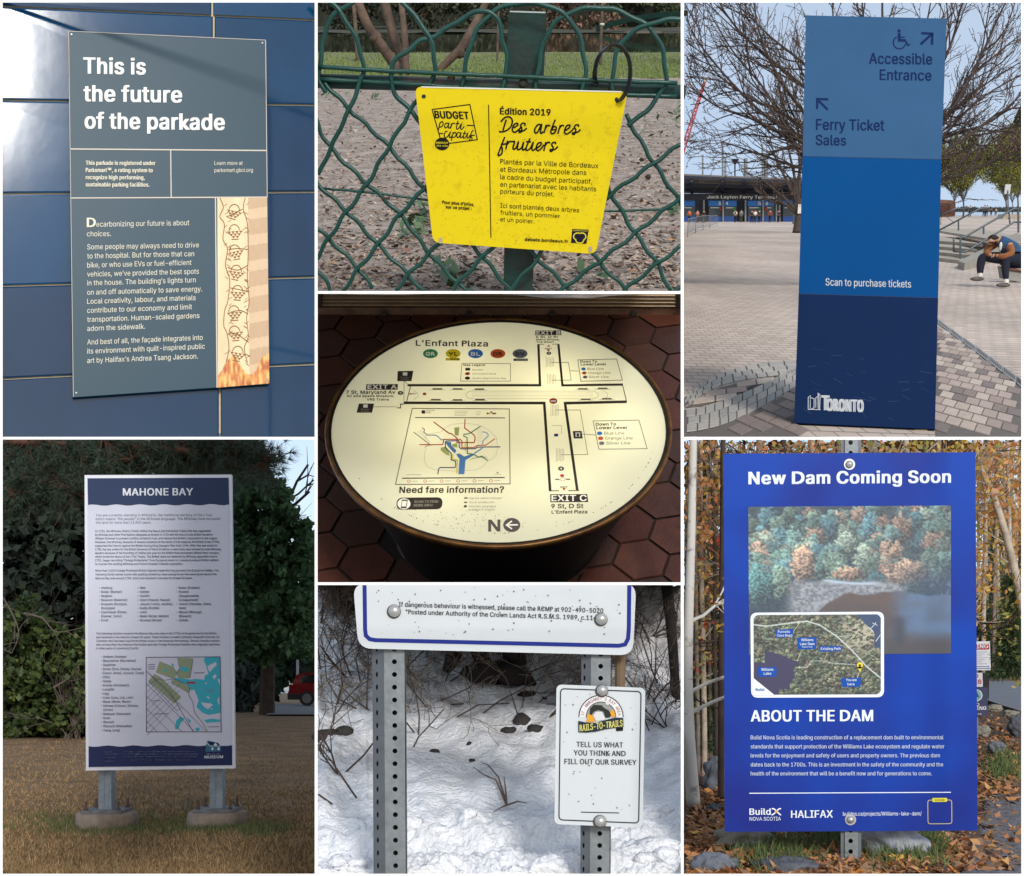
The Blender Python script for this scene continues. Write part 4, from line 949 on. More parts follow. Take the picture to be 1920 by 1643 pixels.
# callouts
for P, tx in (([(1083.5, 675), (1156, 673.3), (1167, 713), (1089, 715.2)], (1088, 679.5, 1.0)), ([(1112, 789.5), (1198, 788), (1213.5, 841.5), (1123, 842.5)], (1117, 797.5, 1.22))):
    Ink(Sm).stroke(P, 1.1, closed=True).obj('callout_box', K, tb); x, y, s = tx
    LT([('Down To', x, y + 1, x + 31 * s, y + 0.6, 4.2 * s), ('Lower Level', x + 1 * s, y + 6.2 * s, x + 48 * s, y + 5.8 * s, 4.2 * s)], bold=1)
    for k, (c_, t) in enumerate((('BL', 'Blue Line'), ('OR', 'Orange Line'), ('SV', 'Silver Line'))):
        xx = x + 6 * s + k * 1.6 * s; yy = y + 12.5 * s + k * 7.6 * s
        Ink(Sm).disc(xx, yy, 4.2 * s, 2.8 * s).obj('callout_dot', MATS['lit_line_' + c_], tb); LT([(t, xx + 7 * s, yy + 2 * s, xx + (38, 49, 44)[k] * s, yy + 1.7 * s, 4.4 * s)])
w = Ink(Sm); w.stroke([(1033, 680), (1066, 680), (1071, 713), (1035, 713)], 0.9); w.stroke([(1068, 695.5), (1085, 696)], 0.9); w.stroke([(1042, 769), (1088, 769), (1102, 852.5), (1052, 853)], 0.9); w.stroke([(1090, 814), (1118, 816)], 0.9)
w.stroke([(1035, 798), (1053, 798), (1053, 814)], 0.5); w.obj('callout_leader', K, tb)
Ink(Sm).poly([(1074, 808.5), (1090.5, 808.3), (1092.5, 822.2), (1076, 822.6)]).obj('lift_tag', K, tb); Ink(Sm).rect(1079, 811, 1088, 819.5).obj('lift_symbol', Wt, tb, O2); Ink(Sm).rect(1081.5, 813, 1085.5, 819).obj('lift_symbol', K, tb, O3); Ink(Sm).rect(1039, 813.5, 1046.5, 818.5).obj('map_mark', ink_mat('map_navy', (40, 44, 110)), tb)
# inset network map
Ink(Sm).stroke([(773, 766), (955, 767), (956.5, 907.5), (741.5, 908.5)], 1.4, closed=True).obj('inset_frame', K, tb)
def mi(P): return [(740 + x * 0.11458, 760 + y * 0.11458) for x, y in P]
w = Ink(Sm); w.stroke(mi([(335, 202), (1805, 208)]), 1.7); w.stroke(mi([(120, 1195), (1800, 1183)]), 2.0); w.obj('inset_rule', K, tb)
blu = ink_mat('map_water', (96, 146, 200)); gr_ = ink_mat('map_park', (196, 204, 120))
for P in ([(975, 370), (1060, 355), (1045, 500), (985, 490)], [(760, 690), (840, 680), (900, 800), (900, 830), (840, 810), (750, 740)], [(930, 640), (1020, 620), (1030, 690), (960, 690)]): Ink(Sm).poly(mi(P)).obj('park_area', gr_, tb)
w = Ink(Sm); w.poly(mi([(830, 600), (920, 600), (930, 660), (1010, 740), (985, 790), (930, 740), (860, 660)])); w.poly(mi([(1010, 795), (1060, 790), (1140, 840), (1290, 790), (1310, 810), (1160, 900), (1140, 1130), (1040, 1130), (1060, 880), (1020, 830)])); w.obj('river_area', blu, tb)
w = Ink(Sm); w.stroke(mi([(560, 490), (680, 495), (760, 560), (830, 565)]), 2.0, smooth=4); w.stroke(mi([(1430, 435), (1500, 450), (1530, 500), (1450, 580), (1440, 640)]), 2.0, smooth=4); w.stroke(mi([(1300, 790), (1440, 700)]), 2.6); w.obj('river_line', ink_mat('map_water2', (140, 172, 206)), tb)
w = Ink(Sm); w.stroke(mi([(950, 800), (950, 880), (1030, 900), (1010, 1120)]), 2.2); w.stroke(mi([(1180, 590), (1150, 660), (1160, 760)]), 1.8); w.obj('yellow_line', ink_mat('line_YL', (240, 214, 40)), tb, O2)
w = Ink(Sm); w.stroke(mi([(500, 560), (540, 470), (750, 440), (930, 312), (1360, 318), (1660, 520), (1660, 820), (1520, 910), (1330, 1060), (660, 1060), (485, 910), (520, 700)]), 0.5, smooth=2)
for k in range(12): w.stroke(mi([(360 + k * 17, 440 + k * 12), (450 + k * 12, 400 + k * 20)]), 0.3)
for k in range(14): w.stroke(mi([(1220 + k * 16, 900 - k * 6), (1330 + k * 16, 840 + k * 2)]), 0.3)
for k in range(9): w.stroke(mi([(1340, 400 + k * 26), (1430, 396 + k * 26)]), 0.35); 
for k in range(7): w.stroke(mi([(480 + k * 6, 700 - k * 8), (560 + k * 10, 660)]), 0.3)
w.obj('map_thin_lines', ink_mat('map_grey', (150, 146, 132)), tb)
red = ink_mat('map_red', (190, 60, 46)); orr = ink_mat('map_orange', (206, 84, 60))
Ink(Sm).stroke(mi([(635, 272), (890, 460), (930, 465), (1020, 540), (1020, 610), (1300, 612), (1315, 560), (1310, 500), (1250, 450), (1145, 375), (1152, 225)]), 2.0).obj('red_line', red, tb, O3)
Ink(Sm).stroke(mi([(405, 645), (785, 645), (805, 560), (1075, 558), (1100, 590), (1100, 695), (1300, 690), (1360, 655), (1490, 655), (1640, 548)]), 1.9).obj('orange_line', orr, tb, O2)
nav = ink_mat('map_darkblue', (60, 74, 120))
Ink(Sm).stroke(mi([(705, 1130), (720, 1040), (745, 1020), (985, 1020), (1000, 990), (995, 915), (925, 895), (925, 790), (830, 690), (830, 600), (850, 585), (1050, 580), (1060, 690), (1090, 715), (1310, 712), (1360, 685), (1730, 682)]), 2.0).obj('blue_line', nav, tb, O2 + 0.0004)
Ink(Sm).stroke(mi([(310, 440), (575, 640)]), 1.6).obj('silver_line', ink_mat('map_silver', (110, 116, 112)), tb, O2); Ink(Sm).stroke(mi([(450, 365), (490, 400), (475, 440), (540, 490), (570, 490)]), 1.6).obj('silver_line', ink_mat('map_slate', (96, 118, 140)), tb, O2)
Ink(Sm).stroke(mi([(1405, 345), (1245, 452), (1200, 470), (1135, 475), (1130, 505), (1185, 530), (1190, 790), (1300, 805), (1370, 850), (1420, 835), (1525, 908)]), 1.9).obj('green_line', ink_mat('map_green', (70, 128, 88)), tb, O3 + 0.0004)
LT([('System', 798, 770.8, 815, 770.8, 3.0), ('Map', 798, 774.6, 808, 774.6, 3.0)]); Ink(Sm).rect(790.5, 769.5, 797, 775.8).obj('inset_badge', K, tb)
for k, c_ in enumerate(((190, 60, 46), (240, 214, 40), (70, 128, 88), (60, 74, 120), (206, 84, 60))):
    Ink(Sm).disc(914 + k * 3.6, 775.5 - (2.5 if k == 2 else 0), 2.0, 1.8).obj('inset_dot', ink_mat('inset%d' % k, c_), tb)
w = Ink(Sm)
for k in range(4): w.stroke([(852, 771 + k * 2.8), (878 - k * 1.5, 771 + k * 2.8)], 0.6)
for k in range(3): w.stroke([(892, 772 + k * 3), (902 - k, 772 + k * 3)], 0.6)
w.stroke([(762, 890.5), (790, 890.3)], 0.9); w.disc(933, 886.5, 2.2, 1.6); w.stroke([(927, 890), (940, 889.8)], 0.6); w.obj('inset_key', MATS['lit_map_grey'], tb)
for k in range(6):
    x = 766.5 + k * 30.8; y = 902.6 - k * 0.2; Ink(Sm).ring(x, y, 3.0, 0.9, 2.3, 16).obj('rule_symbol', red, tb); Ink(Sm).stroke([(x + 6, y), (x + 17, y - 0.3)], 0.9).obj('rule_text', MATS['lit_map_grey'], tb)
LT([('Need fare information?', 749, 924.6, 944, 924, 11.4)], bold=1, shear=0.06)
Ink(Sm).poly(rounded([(744, 933.5), (830, 932.5), (829, 955), (743, 956)], 11, 6)).obj('app_badge', K, tb); Ink(Sm).disc(757.5, 944.8, 12.2, 10.2, 28).obj('badge_circle', Wt, tb, O2); Ink(Sm).poly(rounded([(753.5, 937), (764.5, 937), (762, 953), (751.5, 953)], 1.5, 3)).obj('phone_icon', K, tb, O3); Ink(Sm).poly([(754, 939.5), (763, 939.5), (761.2, 950), (752.8, 950)]).obj('phone_screen', Wt, tb, O3 + 0.001)
LT([('SCAN TO FIND', 777, 943, 822, 942.6, 4.4), ('MORE INFO', 776, 950, 811, 949.6, 4.4)], MATS['lit_map_dim'], O2)
LT([('Ask the station manager', 880, 936.4, 942, 935.6, 3.8), ('Go to wmata.com', 880, 944, 927, 943.6, 3.8), ('Alternate languages', 879, 951.6, 930, 951.2, 3.8), ('available if needed', 878, 957.6, 927, 957.2, 3.8)], MATS['lit_map_mid'])
w = Ink(Sm); w.rect(870.5, 932.8, 877, 935.2); w.rect(870, 941, 876, 943.2); w.disc(872.5, 949.5, 3, 2.2); w.obj('info_bullets', K, tb)
Ink(Sm).text('N', 916.5, 996.8, 937, 996.5, cap=21.5, bold=1).obj('north_letter', ink_mat('map_dkgrey', (84, 76, 72)), tb); Ink(Sm).disc(959.5, 984.6, 16, 13.4, 32).obj('north_disc', MATS['lit_map_dkgrey'], tb)
w = Ink(Sm); w.stroke([(950, 984.6), (971, 984.2)], 2.6); w.stroke([(960, 977), (949.5, 984.6), (960, 992)], 2.6); w.obj('north_arrow', Wt, tb, O2)
Ink(Sm).poly([(1031.5, 927), (1101, 926.6), (1103, 941.5), (1032, 942)]).obj('exit_tag', K, tb); LT([('EXIT C', 1034.5, 940, 1099.5, 939.6, 11.0)], Wt, O2, bold=1)
LT([('9 St, D St', 1034, 953.6, 1093.5, 953, 8.0), ("L'Enfant Plaza", 1034.5, 963.4, 1101, 962.8, 6.0)], bold=1)
w = Ink(Sm); 
for k in range(150):
    r_ = random.Random(900 + k); x = r_.gauss(850, 60); y = r_.gauss(978, 14)
    if ((x - 935) / 300) ** 2 + ((y - 806) / 200) ** 2 < 0.97: w.disc(x, y, r_.uniform(0.3, 0.9), None, 6)
for k in range(60):
    r_ = random.Random(1900 + k); an = r_.uniform(0.2, 2.9); w.disc(935 + 296 * math.cos(an), 806 + 194 * math.sin(an), r_.uniform(0.4, 1.2), None, 6)
o = w.obj('dirt_specks', mat('dirt_brown', (120, 92, 60), rough=0.9), tb); o['kind'] = 'stuff'

def ink_mat(name, col, rough=0.6): return mat('print_' + name, col, rough=rough, var=0.06, vs=3.0, spec=0.08)
# ================================================================== stage 4: blue wayfinding pylon on a paved plaza by the ferry terminal
B4 = Bay(395, 1.327)
rng = random.Random(44); rs = np.random.RandomState(44)
dw4 = lambda py: (B4.R @ B4.g(1600, py)).y
# ---- plaza
pm = bpy.data.materials.new('plaza_paving'); pm.use_nodes = True; MATS['plaza_paving'] = pm
N_ = pm.node_tree.nodes; L_ = pm.node_tree.links; bs_ = N_['Principled BSDF']; bs_.inputs['Roughness'].default_value = 0.85
tcn = N_.new('ShaderNodeTexCoord'); mp = N_.new('ShaderNodeMapping'); mp.inputs['Scale'].default_value = (1, 0.30, 1); mp.inputs['Rotation'].default_value = (0, 0, 0.06); L_.new(tcn.outputs['Object'], mp.inputs[0])
bk = N_.new('ShaderNodeTexBrick'); bk.inputs['Scale'].default_value = 4.2; bk.inputs['Color1'].default_value = lin((214, 198, 184)); bk.inputs['Color2'].default_value = lin((194, 178, 164)); bk.inputs['Mortar'].default_value = lin((150, 138, 128)); bk.inputs['Mortar Size'].default_value = 0.022; bk.inputs['Brick Width'].default_value = 0.6; bk.inputs['Row Height'].default_value = 0.3
L_.new(mp.outputs[0], bk.inputs[0])
nz = N_.new('ShaderNodeTexNoise'); nz.inputs['Scale'].default_value = 0.35; nz.inputs['Detail'].default_value = 7; L_.new(mp.outputs[0], nz.inputs[0])
cr = N_.new('ShaderNodeValToRGB'); cr.color_ramp.elements[0].position = 0.35; cr.color_ramp.elements[1].position = 0.7; cr.color_ramp.elements[0].color = (0.74, 0.73, 0.73, 1); cr.color_ramp.elements[1].color = (1.12, 1.10, 1.08, 1); L_.new(nz.outputs[0], cr.inputs[0])
mm = N_.new('ShaderNodeMixRGB'); mm.blend_type = 'MULTIPLY'; mm.inputs[0].default_value = 1; L_.new(bk.outputs[0], mm.inputs[1]); L_.new(cr.outputs[0], mm.inputs[2]); L_.new(mm.outputs[0], bs_.inputs['Base Color'])
bp = N_.new('ShaderNodeBump'); bp.inputs['Strength'].default_value = 0.3; bp.inputs['Distance'].default_value = 0.01; L_.new(bk.outputs['Fac'], bp.inputs['Height']); bp.invert = True; L_.new(bp.outputs[0], bs_.inputs['Normal'])
plaza = ground_sheet(B4, 1279.5, 1919, [821.5, 700, 600, 520, 470, 440, 425, 415, 408, 404], 6, None, 'plaza_pavement', pm)
mb = MB(); P = [B4.g(1280, 821, -0.03), B4.g(1918, 821, -0.03), B4.g(1918, 405, -0.03), B4.g(1280, 405, -0.03)]; mb.prism(P, (0, 0, -0.01)); tag(mb.obj('plaza_slab', mat('slab_concrete', (150, 146, 140)), bay=B4, base=P[0]), kind='structure')
ground_sheet(B4, 1560, 2300, [404.5, 402, 399, 397.2, 396], 2, None, 'lake', mat('lake_water', (150, 170, 190), rough=0.15, var=0.1, spec=0.8), dz=-0.3)
# setts and pavers that can be told apart
gran = [mat('granite_%d' % i, c, rough=0.8, var=0.22, vs=30) for i, c in enumerate([(176, 172, 164), (162, 160, 154), (186, 180, 170)])]
brk = [mat('paver_%d' % i, c, rough=0.85, var=0.25, vs=22) for i, c in enumerate([(150, 134, 124), (138, 124, 118), (160, 143, 131), (132, 119, 114)])]
sand = [mat('sand_paver_%d' % i, c, rough=0.85, var=0.2, vs=22) for i, c in enumerate([(196, 178, 162), (182, 164, 150), (204, 188, 172), (190, 170, 158), (172, 152, 140)])]
joint = mat('paving_joint', (112, 104, 98), rough=0.95, var=0.2, vs=20)
pb = Vector(BASE[plaza.name])
def sett(quad, m_, name='paver', h=0.005):
    Q = [Vector(p) for p in quad]; c = sum(Q, Vector()) / 4; T = [c + (p - c) * 0.95 for p in Q]; up = Vector((0, 0, h))
    mb = MB(); mb.add([p + up for p in T] + Q, [(0, 1, 2, 3)] + [(k, k + 4, (k + 1) % 4 + 4, (k + 1) % 4) for k in range(4)])
    mb.obj(name, m_, plaza, base=pb)
def inpoly(x, y, poly):
    r = False
    for (x0, y0), (x1, y1) in zip(poly, poly[1:] + poly[:1]):
        if (y0 > y) != (y1 > y) and x < (x1 - x0) * (y - y0) / (y1 - y0) + x0: r = not r
    return r
def band(top, bot, nrow, lens, mats, name='granite_sett', z=0.004):
    """curved band of setts between two pixel curves"""
    T = spline([(x, y, 0) for x, y in top], 12); Bt = spline([(x, y, 0) for x, y in bot], 12); n = len(T)
    mb = MB(); 
    for i in range(n - 1): mb.add([B4.g(q.x, q.y, z) for q in (T[i], T[i + 1], Bt[i + 1], Bt[i])], [(0, 1, 2, 3)])
    mb.obj('joint_bed', joint, plaza, base=pb)
    for r_ in range(nrow):
        t = rng.random() * lens / n
        while t < 1:
            t2 = min(1.0, t + lens / n * rng.uniform(0.85, 1.15))
            def pt(tt, f):
                k = min(n - 1.001, tt * (n - 1)); i = int(k); fr_ = k - i; a_ = T[i].lerp(T[i + 1], fr_); b_ = Bt[i].lerp(Bt[i + 1], fr_); q = a_.lerp(b_, f); return B4.g(q.x, q.y, z + 0.001)
            e = 0.004; f0 = (r_ + 0.05) / nrow; f1 = (r_ + 0.95) / nrow
            if t2 - t > 0.01: sett([pt(t + e, f0), pt(t2 - e, f0), pt(t2 - e, f1), pt(t + e, f1)], mats[rng.randrange(len(mats))], name)
            t = t2
band([(1281, 769), (1320, 763), (1360, 750), (1400, 734), (1440, 716), (1470, 700), (1498, 688)], [(1281, 812), (1320, 806), (1360, 795), (1400, 778), (1440, 757), (1475, 736), (1498, 722)], 3, 5.6, gran)
band([(1281, 748), (1310, 724), (1345, 704), (1390, 688), (1440, 680), (1498, 676)], [(1281, 764), (1312, 744), (1350, 724), (1400, 712), (1450, 705), (1498, 701)], 3, 5.0, [gran[2], gran[0]])
def field(poly, o, u, v, nu, nv, mats, bond=0.5, z=0.004, gap=0.03, bed=True):
    """pavers on a grid spanned by pixel-plane ground vectors"""
    if bed:
        mb = MB(); mb.add([B4.g(x, y, z - 0.001) for x, y in poly], [tuple(range(len(poly)))]); mb.obj('joint_bed', joint, plaza, base=pb)
    O = B4.g(*o); U = B4.g(*u) - O; Vv = B4.g(*v) - O; k = 0
    for j in range(-nv, nv):
        for i in range(-nu, nu):
            s0 = i + (bond if j % 2 else 0); g_ = gap
            Q = [O + U * (s0 + a_) + Vv * (j + b_) + Vector((0, 0, z)) for a_, b_ in ((g_, 2 * g_), (1 - g_, 2 * g_), (1 - g_, 1 - 2 * g_), (g_, 1 - 2 * g_))]
            qq = [B4.px(q) for q in Q]; mc = B4.px(sum(Q, Vector()) / 4)
            if inpoly(mc[0], mc[1], poly) and all(1281 < q[0] < 1921 and q[1] < 820.5 for q in qq): sett(Q, mats[rng.randrange(len(mats))]); k += 1
    return k
k1 = field([(1281, 814), (1330, 805), (1400, 780), (1450, 753), (1498, 726), (1498, 821), (1281, 821)], (1400, 800), (1428, 813), (1424, 788), 30, 30, brk)
k2 = field([(1281, 766), (1320, 744), (1350, 727), (1400, 714), (1460, 706), (1495, 702), (1470, 698), (1435, 717), (1400, 733), (1355, 750), (1320, 761)], (1400, 725), (1438, 720), (1402, 735), 12, 12, sand)
k3 = field([(1757, 612), (1790, 634), (1840, 672), (1917, 730), (1917, 821), (1754, 821)], (1800, 770), (1826, 777), (1792, 784), 40, 40, sand + brk[:2])
print('pavers', k1, k2, k3)
# drain channel
dr = thing('drain_channel', 'pale slotted steel drain channel crossing the paving', 'drain', B4, B4.g(1840, 664)); stl = mat('drain_steel', (168, 172, 172), rough=0.45, metal=0.4, var=0.2, vs=20)
pts = [(1758, 603), (1782, 621), (1806, 639), (1830, 656), (1854, 674), (1880, 694), (1906, 713), (1917, 722)]
for (x0, y0), (x1, y1) in zip(pts[:-1], pts[1:]):
    w_ = 4.5 + (y0 - 600) * 0.03; A_ = B4.g(x0 + .6, y0 - w_, 0.006); B_ = B4.g(x1 - .6, y1 - w_, 0.006); C_ = B4.g(x1 - .6, y1 + w_ * 0.8, 0.006); D_ = B4.g(x0 + .6, y0 + w_ * 0.8, 0.006)
    mb = MB(); mb.prism([A_, B_, C_, D_], (0, 0, 0.006)); g_ = mb.obj('grating', stl, dr)
    mb = MB()
    for k in range(1, 8):
        t = k / 8; a_ = A_.lerp(B_, t); d_ = D_.lerp(C_, t); mb.bar(a_.lerp(d_, .2) + Vector((0, 0, .0068)), a_.lerp(d_, .8) + Vector((0, 0, .0068)), 0.012, 0.002)
    o = mb.obj('slots', joint, g_); BASE
# ---- pylon
D4 = 8.30
n4 = Vector((0.02, -1.0, 0.0)).normalized(); St = Surf(B4, B4.at(1630, 420, D4), B4.Ri @ Vector((-0.275, -1, 0.0)))
py_ = thing('wayfinding_pylon', 'tall blue pylon sign pointing to the ferry tickets and accessible entrance', 'sign', B4, B4.g(1622, 812))
panel(St, [(1511, 29), (1775, 35), (1765, 299), (1505, 293)], 0.30).obj('upper_panel', mat('pylon_light_blue', (58, 98, 138), rough=0.6, var=0.10, vs=2, spec=0.08), py_)
panel(St, [(1505, 293), (1765, 299), (1759, 559), (1497.5, 551)], 0.30).obj('middle_panel', mat('pylon_blue', (0, 76, 138), rough=0.6, var=0.08, vs=2, spec=0.08), py_)
panel(St, [(1497.5, 551), (1759, 559), (1753, 805), (1489, 793)], 0.30).obj('lower_panel', mat('pylon_navy', (16, 42, 84), rough=0.6, var=0.10, vs=2, spec=0.08), py_)
panel(St, [(1513, 791), (1729, 800), (1728, 811), (1512, 803)], 0.24, -0.03).obj('plinth', mat('pylon_dark', (12, 36, 64), rough=0.5), py_)
mb = panel(St, [(1516, 802), (1536, 803), (1536, 819), (1516, 819)], 0.2, -0.01); mb.obj('wood_block', mat('raw_wood', (178, 158, 132), rough=0.8, var=0.25), py_)
mb = panel(St, [(1715, 806), (1739, 806), (1739, 819), (1715, 819)], 0.2, -0.01); mb.obj('wood_block', MATS['raw_wood'], py_)
nv = ink_mat('pylon_ink', (22, 44, 92)); gl_ = ink_mat('pylon_grey', (200, 206, 212))
letter(St, py_, nv, [('Accessible', 1630, 119.6, 1747.5, 121, 20), ('Entrance', 1650, 150, 1746, 151.2, 19.5), ('Ferry Ticket', 1530.5, 243.4, 1657.5, 245, 20), ('Sales', 1530, 272, 1586, 273, 19)], 'direction_lettering', bold=0.5)
letter(St, py_, gl_, [('Scan to purchase tickets', 1548, 535.6, 1708, 539.6, 13.5)], bold=0.4)
def za8(P): return [(1660 + x * 0.07304, 40 + y * 0.07304) for x, y in P]
w = Ink(St); w.stroke(za8([(905, 595), (1200, 320)]), 4.6); w.poly(za8([(925, 275), (1240, 290), (1228, 605), (1165, 600), (1172, 345), (918, 338)])); w.obj('arrow', nv, py_)
w = Ink(St); w.stroke([(1552, 206), (1535, 189)], 4.2); w.poly([(1530, 183.5), (1553, 184.3), (1553, 188.5), (1534.6, 188), (1534, 204.5), (1530, 204.5)]); w.obj('arrow', nv, py_)
w = Ink(St); w.disc(*za8([(352, 250)])[0], 3.1, 3.4); w.poly(za8([(318, 310), (395, 310), (395, 395), (500, 395), (500, 425), (395, 425), (395, 455), (520, 460), (590, 590), (630, 575), (645, 605), (575, 645), (500, 525), (340, 525), (315, 490)])); w.stroke(za8([(290, 405), (230, 460), (205, 560), (250, 660), (340, 705), (430, 695), (500, 630), (520, 575)]), 2.2, smooth=5); w.obj('wheelchair_symbol', nv, py_)
def zt8(P): return [(1500 + x * 0.07292, 720 + y * 0.07292) for x, y in P]
letter(St, py_, gl_, [('T', 1542, 768.6, 1553.5, 769, 26.5, dict(bold=1.6)), ('ORONTO', 1551, 770, 1618, 772.5, 21.8, dict(bold=1.6))], 'logo_lettering', off=0.003)
w = Ink(St)
for p in ([(210, 645), (212, 350), (265, 300), (262, 640)], [(265, 350), (365, 385), (358, 625), (290, 640)], [(405, 610), (405, 360), (455, 320), (455, 640)], [(455, 640), (460, 235), (510, 275), (518, 330), (505, 650)], [(480, 240), (482, 640)], [(205, 655), (530, 662)]): w.stroke(zt8(p), 1.35)
w.obj('logo_towers', gl_, py_, 0.003)
w = Ink(St)
for x, y in ((1555, 57), (1523, 63), (1733, 41), (1613, 185), (1674, 126), (1760, 117), (1760, 132), (1540, 500), (1600, 620)): w.disc(x, y, 1.0, 1.2, 7)
r_ = random.Random(3)
for k in range(90): x = r_.uniform(1515, 1755); y = r_.uniform(40, 795); w.disc(x, y, r_.uniform(.3, .8), None, 6)
w.obj('dirt_specks', mat('speck_dark', (40, 60, 90)), py_)['kind'] = 'stuff'
w = Ink(St); w.stroke([(1505, 293), (1765, 299)], 0.9); w.stroke([(1497.5, 551), (1759, 559)], 0.9); w.obj('panel_seam', mat('seam_dark', (16, 40, 76)), py_, 0.0005)
w = Ink(St)
for k in range(26):
    x = r_.uniform(1500, 1740); y = r_.uniform(640, 790); a_ = r_.gauss(0, .4); l_ = r_.uniform(4, 26); w.stroke([(x, y), (x + l_ * math.cos(a_), y + l_ * math.sin(a_))], r_.uniform(.25, .6))
w.obj('scuffs', mat('scuff_pale', (58, 84, 124), rough=0.7), py_, 0.0008)['kind'] = 'stuff'
# ---- ferry terminal
tm = B4.g(1400, 416); Yb = tm.y; Sb = Surf(B4, (0, Yb, 0), (0, -1, 0)); 
navy = mat('terminal_navy', (26, 40, 62), rough=0.6, var=0.2); soff = mat('terminal_soffit', (120, 116, 116), rough=0.8, var=0.2); bl = mat('booth_blue', (30, 112, 196), rough=0.5, var=0.1); gls = mat('booth_glass', (66, 76, 84), rough=0.12, var=0.4, vs=0.6, spec=0.8); conc = mat('terminal_grey', (138, 144, 146), rough=0.7, var=0.15)
tt = thing('ferry_terminal', 'low ferry terminal with dark sloping canopy and blue ticket booths', 'building', B4, Sb.at(1400, 416))
panel(Sb, [(1255, 417), (1525, 417), (1525, 374), (1255, 374)], 3.0, -3.0).obj('back_wall', mat('terminal_inside', (120, 124, 130), rough=0.8, var=0.4, vs=0.5), tt)
mb = MB(); P = [Sb.at(1250, 329, 4.0), Sb.at(1530, 341, 4.0), Sb.at(1530, 366, -2.5), Sb.at(1250, 362, -2.5)]; mb.prism(P, (0, 0, 0.25)); rf = mb.obj('canopy', soff, tt)
mb = MB(); mb.prism([Sb.at(1250, 328, 4.05), Sb.at(1530, 340, 4.05), Sb.at(1530, 344, 4.05), Sb.at(1250, 332.5, 4.05)], (0, 0.3, 0)); mb.obj('eave_beam', navy, rf)
for x in (1297, 1355, 1395, 1434, 1474):
    mb = MB(); mb.bar(Sb.at(x, 334, 3.9) - Vector((0, 0, .3)), Sb.at(x + 1, 365, -2.3) - Vector((0, 0, .3)), 0.35, 0.35); mb.obj('rafter', navy, rf)
for y_, o_ in ((346, 2.2), (356, 0.0)):
    mb = MB(); mb.bar(Sb.at(1252, y_ - 4, o_) - Vector((0, 0, .2)), Sb.at(1528, y_ + 4, o_) - Vector((0, 0, .2)), 0.3, 0.3); mb.obj('purlin', navy, rf)
panel(Sb, [(1252, 363), (1528, 364), (1528, 375), (1252, 375)], 0.5, 0.6).obj('name_fascia', mat('fascia_navy', (24, 34, 54), rough=0.6), tt)
Sfa = Surf(B4, Sb.p0 + Sb.n * 0.6, Sb.n)
letter(Sfa, tt, mat('fascia_letters', (236, 240, 244), rough=0.4), [('Jack Layton Ferry Terminal', 1326, 372, 1457, 373, 5.6)], 'name_lettering', 0.06, bold=0.6)
for (x0, x1, nn) in ((1264, 1303, None), (1329, 1355, '3'), (1358, 1381, '4'), (1402, 1430, '5'), (1433, 1452, '6'), (1468, 1498, None)):
    b_ = panel(Sb, [(x0, 376), (x1, 376), (x1, 387), (x0, 387)], 0.8, 0.3).obj('booth_fascia', bl, tt)
    if nn: letter(Surf(B4, Sb.p0 + Sb.n * 0.3, Sb.n), tt, mat('booth_number', (226, 232, 238)), [(nn, (x1 - 8) if nn in '35' else x0 + 3, 384.5, (x1 - 3.5) if nn in '35' else x0 + 7, 384.5, 6)], 'number', 0.06, bold=0.8)
    panel(Sb, [(x0, 387.5), (x1, 387.5), (x1, 406), (x0, 406)], 0.6, 0.1).obj('window', gls, tt)
    panel(Sb, [(x0 + 3, 389), (x1 - 6, 389), (x1 - 6, 390.6), (x0 + 3, 390.6)], 0.05, 0.16).obj('blind', mat('pale_blind', (214, 216, 214)), tt)
    panel(Sb, [(x0, 406), (x1, 406), (x1, 416), (x0, 416)], 0.8, 0.3).obj('booth_base', mat('booth_base_blue', (20, 72, 148), rough=0.5), tt)
for x in (1320, 1356, 1398, 1431, 1456, 1462, 1505):
    panel(Sb, [(x - 1.3, 374), (x + 1.3, 374), (x + 1.3, 416.5), (x - 1.3, 416.5)], 0.3, 0.55).obj('column', conc, tt)
for (x, c_) in ((1352, (176, 44, 50)), (1377, (40, 132, 70)), (1425, (40, 132, 70)), (1437, (176, 44, 50))):
    panel(Sb, [(x - 2, 388), (x + 2, 388), (x + 2, 395), (x - 2, 395)], 0.05, 0.18).obj('sign_board', mat('board_%d' % c_[0], c_), tt)
for i, (x, y0, y1, w_) in enumerate(((1317.5, 291, 334, 3), (1355, 264, 336, 3.4), (1360, 294, 336, 3.4), (1398, 297, 337, 7.0), (1429.5, 270, 338, 3), (1436, 299, 338, 8))):
    mb = MB(); mb.tube([Sb.at(x, y1, -1.0), Sb.at(x, y0, -1.0)], w_ / 2 / F * Yb, 10); tag(mb.obj('mast', mat('mast_steel', (150, 158, 160), rough=0.5, metal=0.3, var=0.3, vs=0.3), bay=B4, base=Sb.at(x, y1, -1.0)), ['short thin mast above the terminal roof near the crane', 'tall slim mast beside the thicker pole on the terminal roof', 'thicker pole close behind the tall slim mast', 'broad pale pole right of the funnel lamp on the roof', 'tall slim mast with a cross arm on the roof', 'broad pale pole beside the mast with the cross arm'][i], 'mast', 'masts on the terminal roof')
lp = thing('funnel_lamp', 'dark funnel-shaped lamp on a thin pole above the terminal roof', 'lamp', B4, Sb.at(1378, 337, -1.5)); mb = MB(); mb.tube([Sb.at(1378, 337, -1.5), Sb.at(1378, 306, -1.5)], 0.09, 8); mb.obj('pole', navy, lp)
c_ = Sb.at(1378, 308, -1.5); mb = MB(); mb.lathe(c_, [(0.15, 0), (0.48, 0.55), (0.5, 0.6)], 16); mb.obj('lamp_shade', navy, lp)
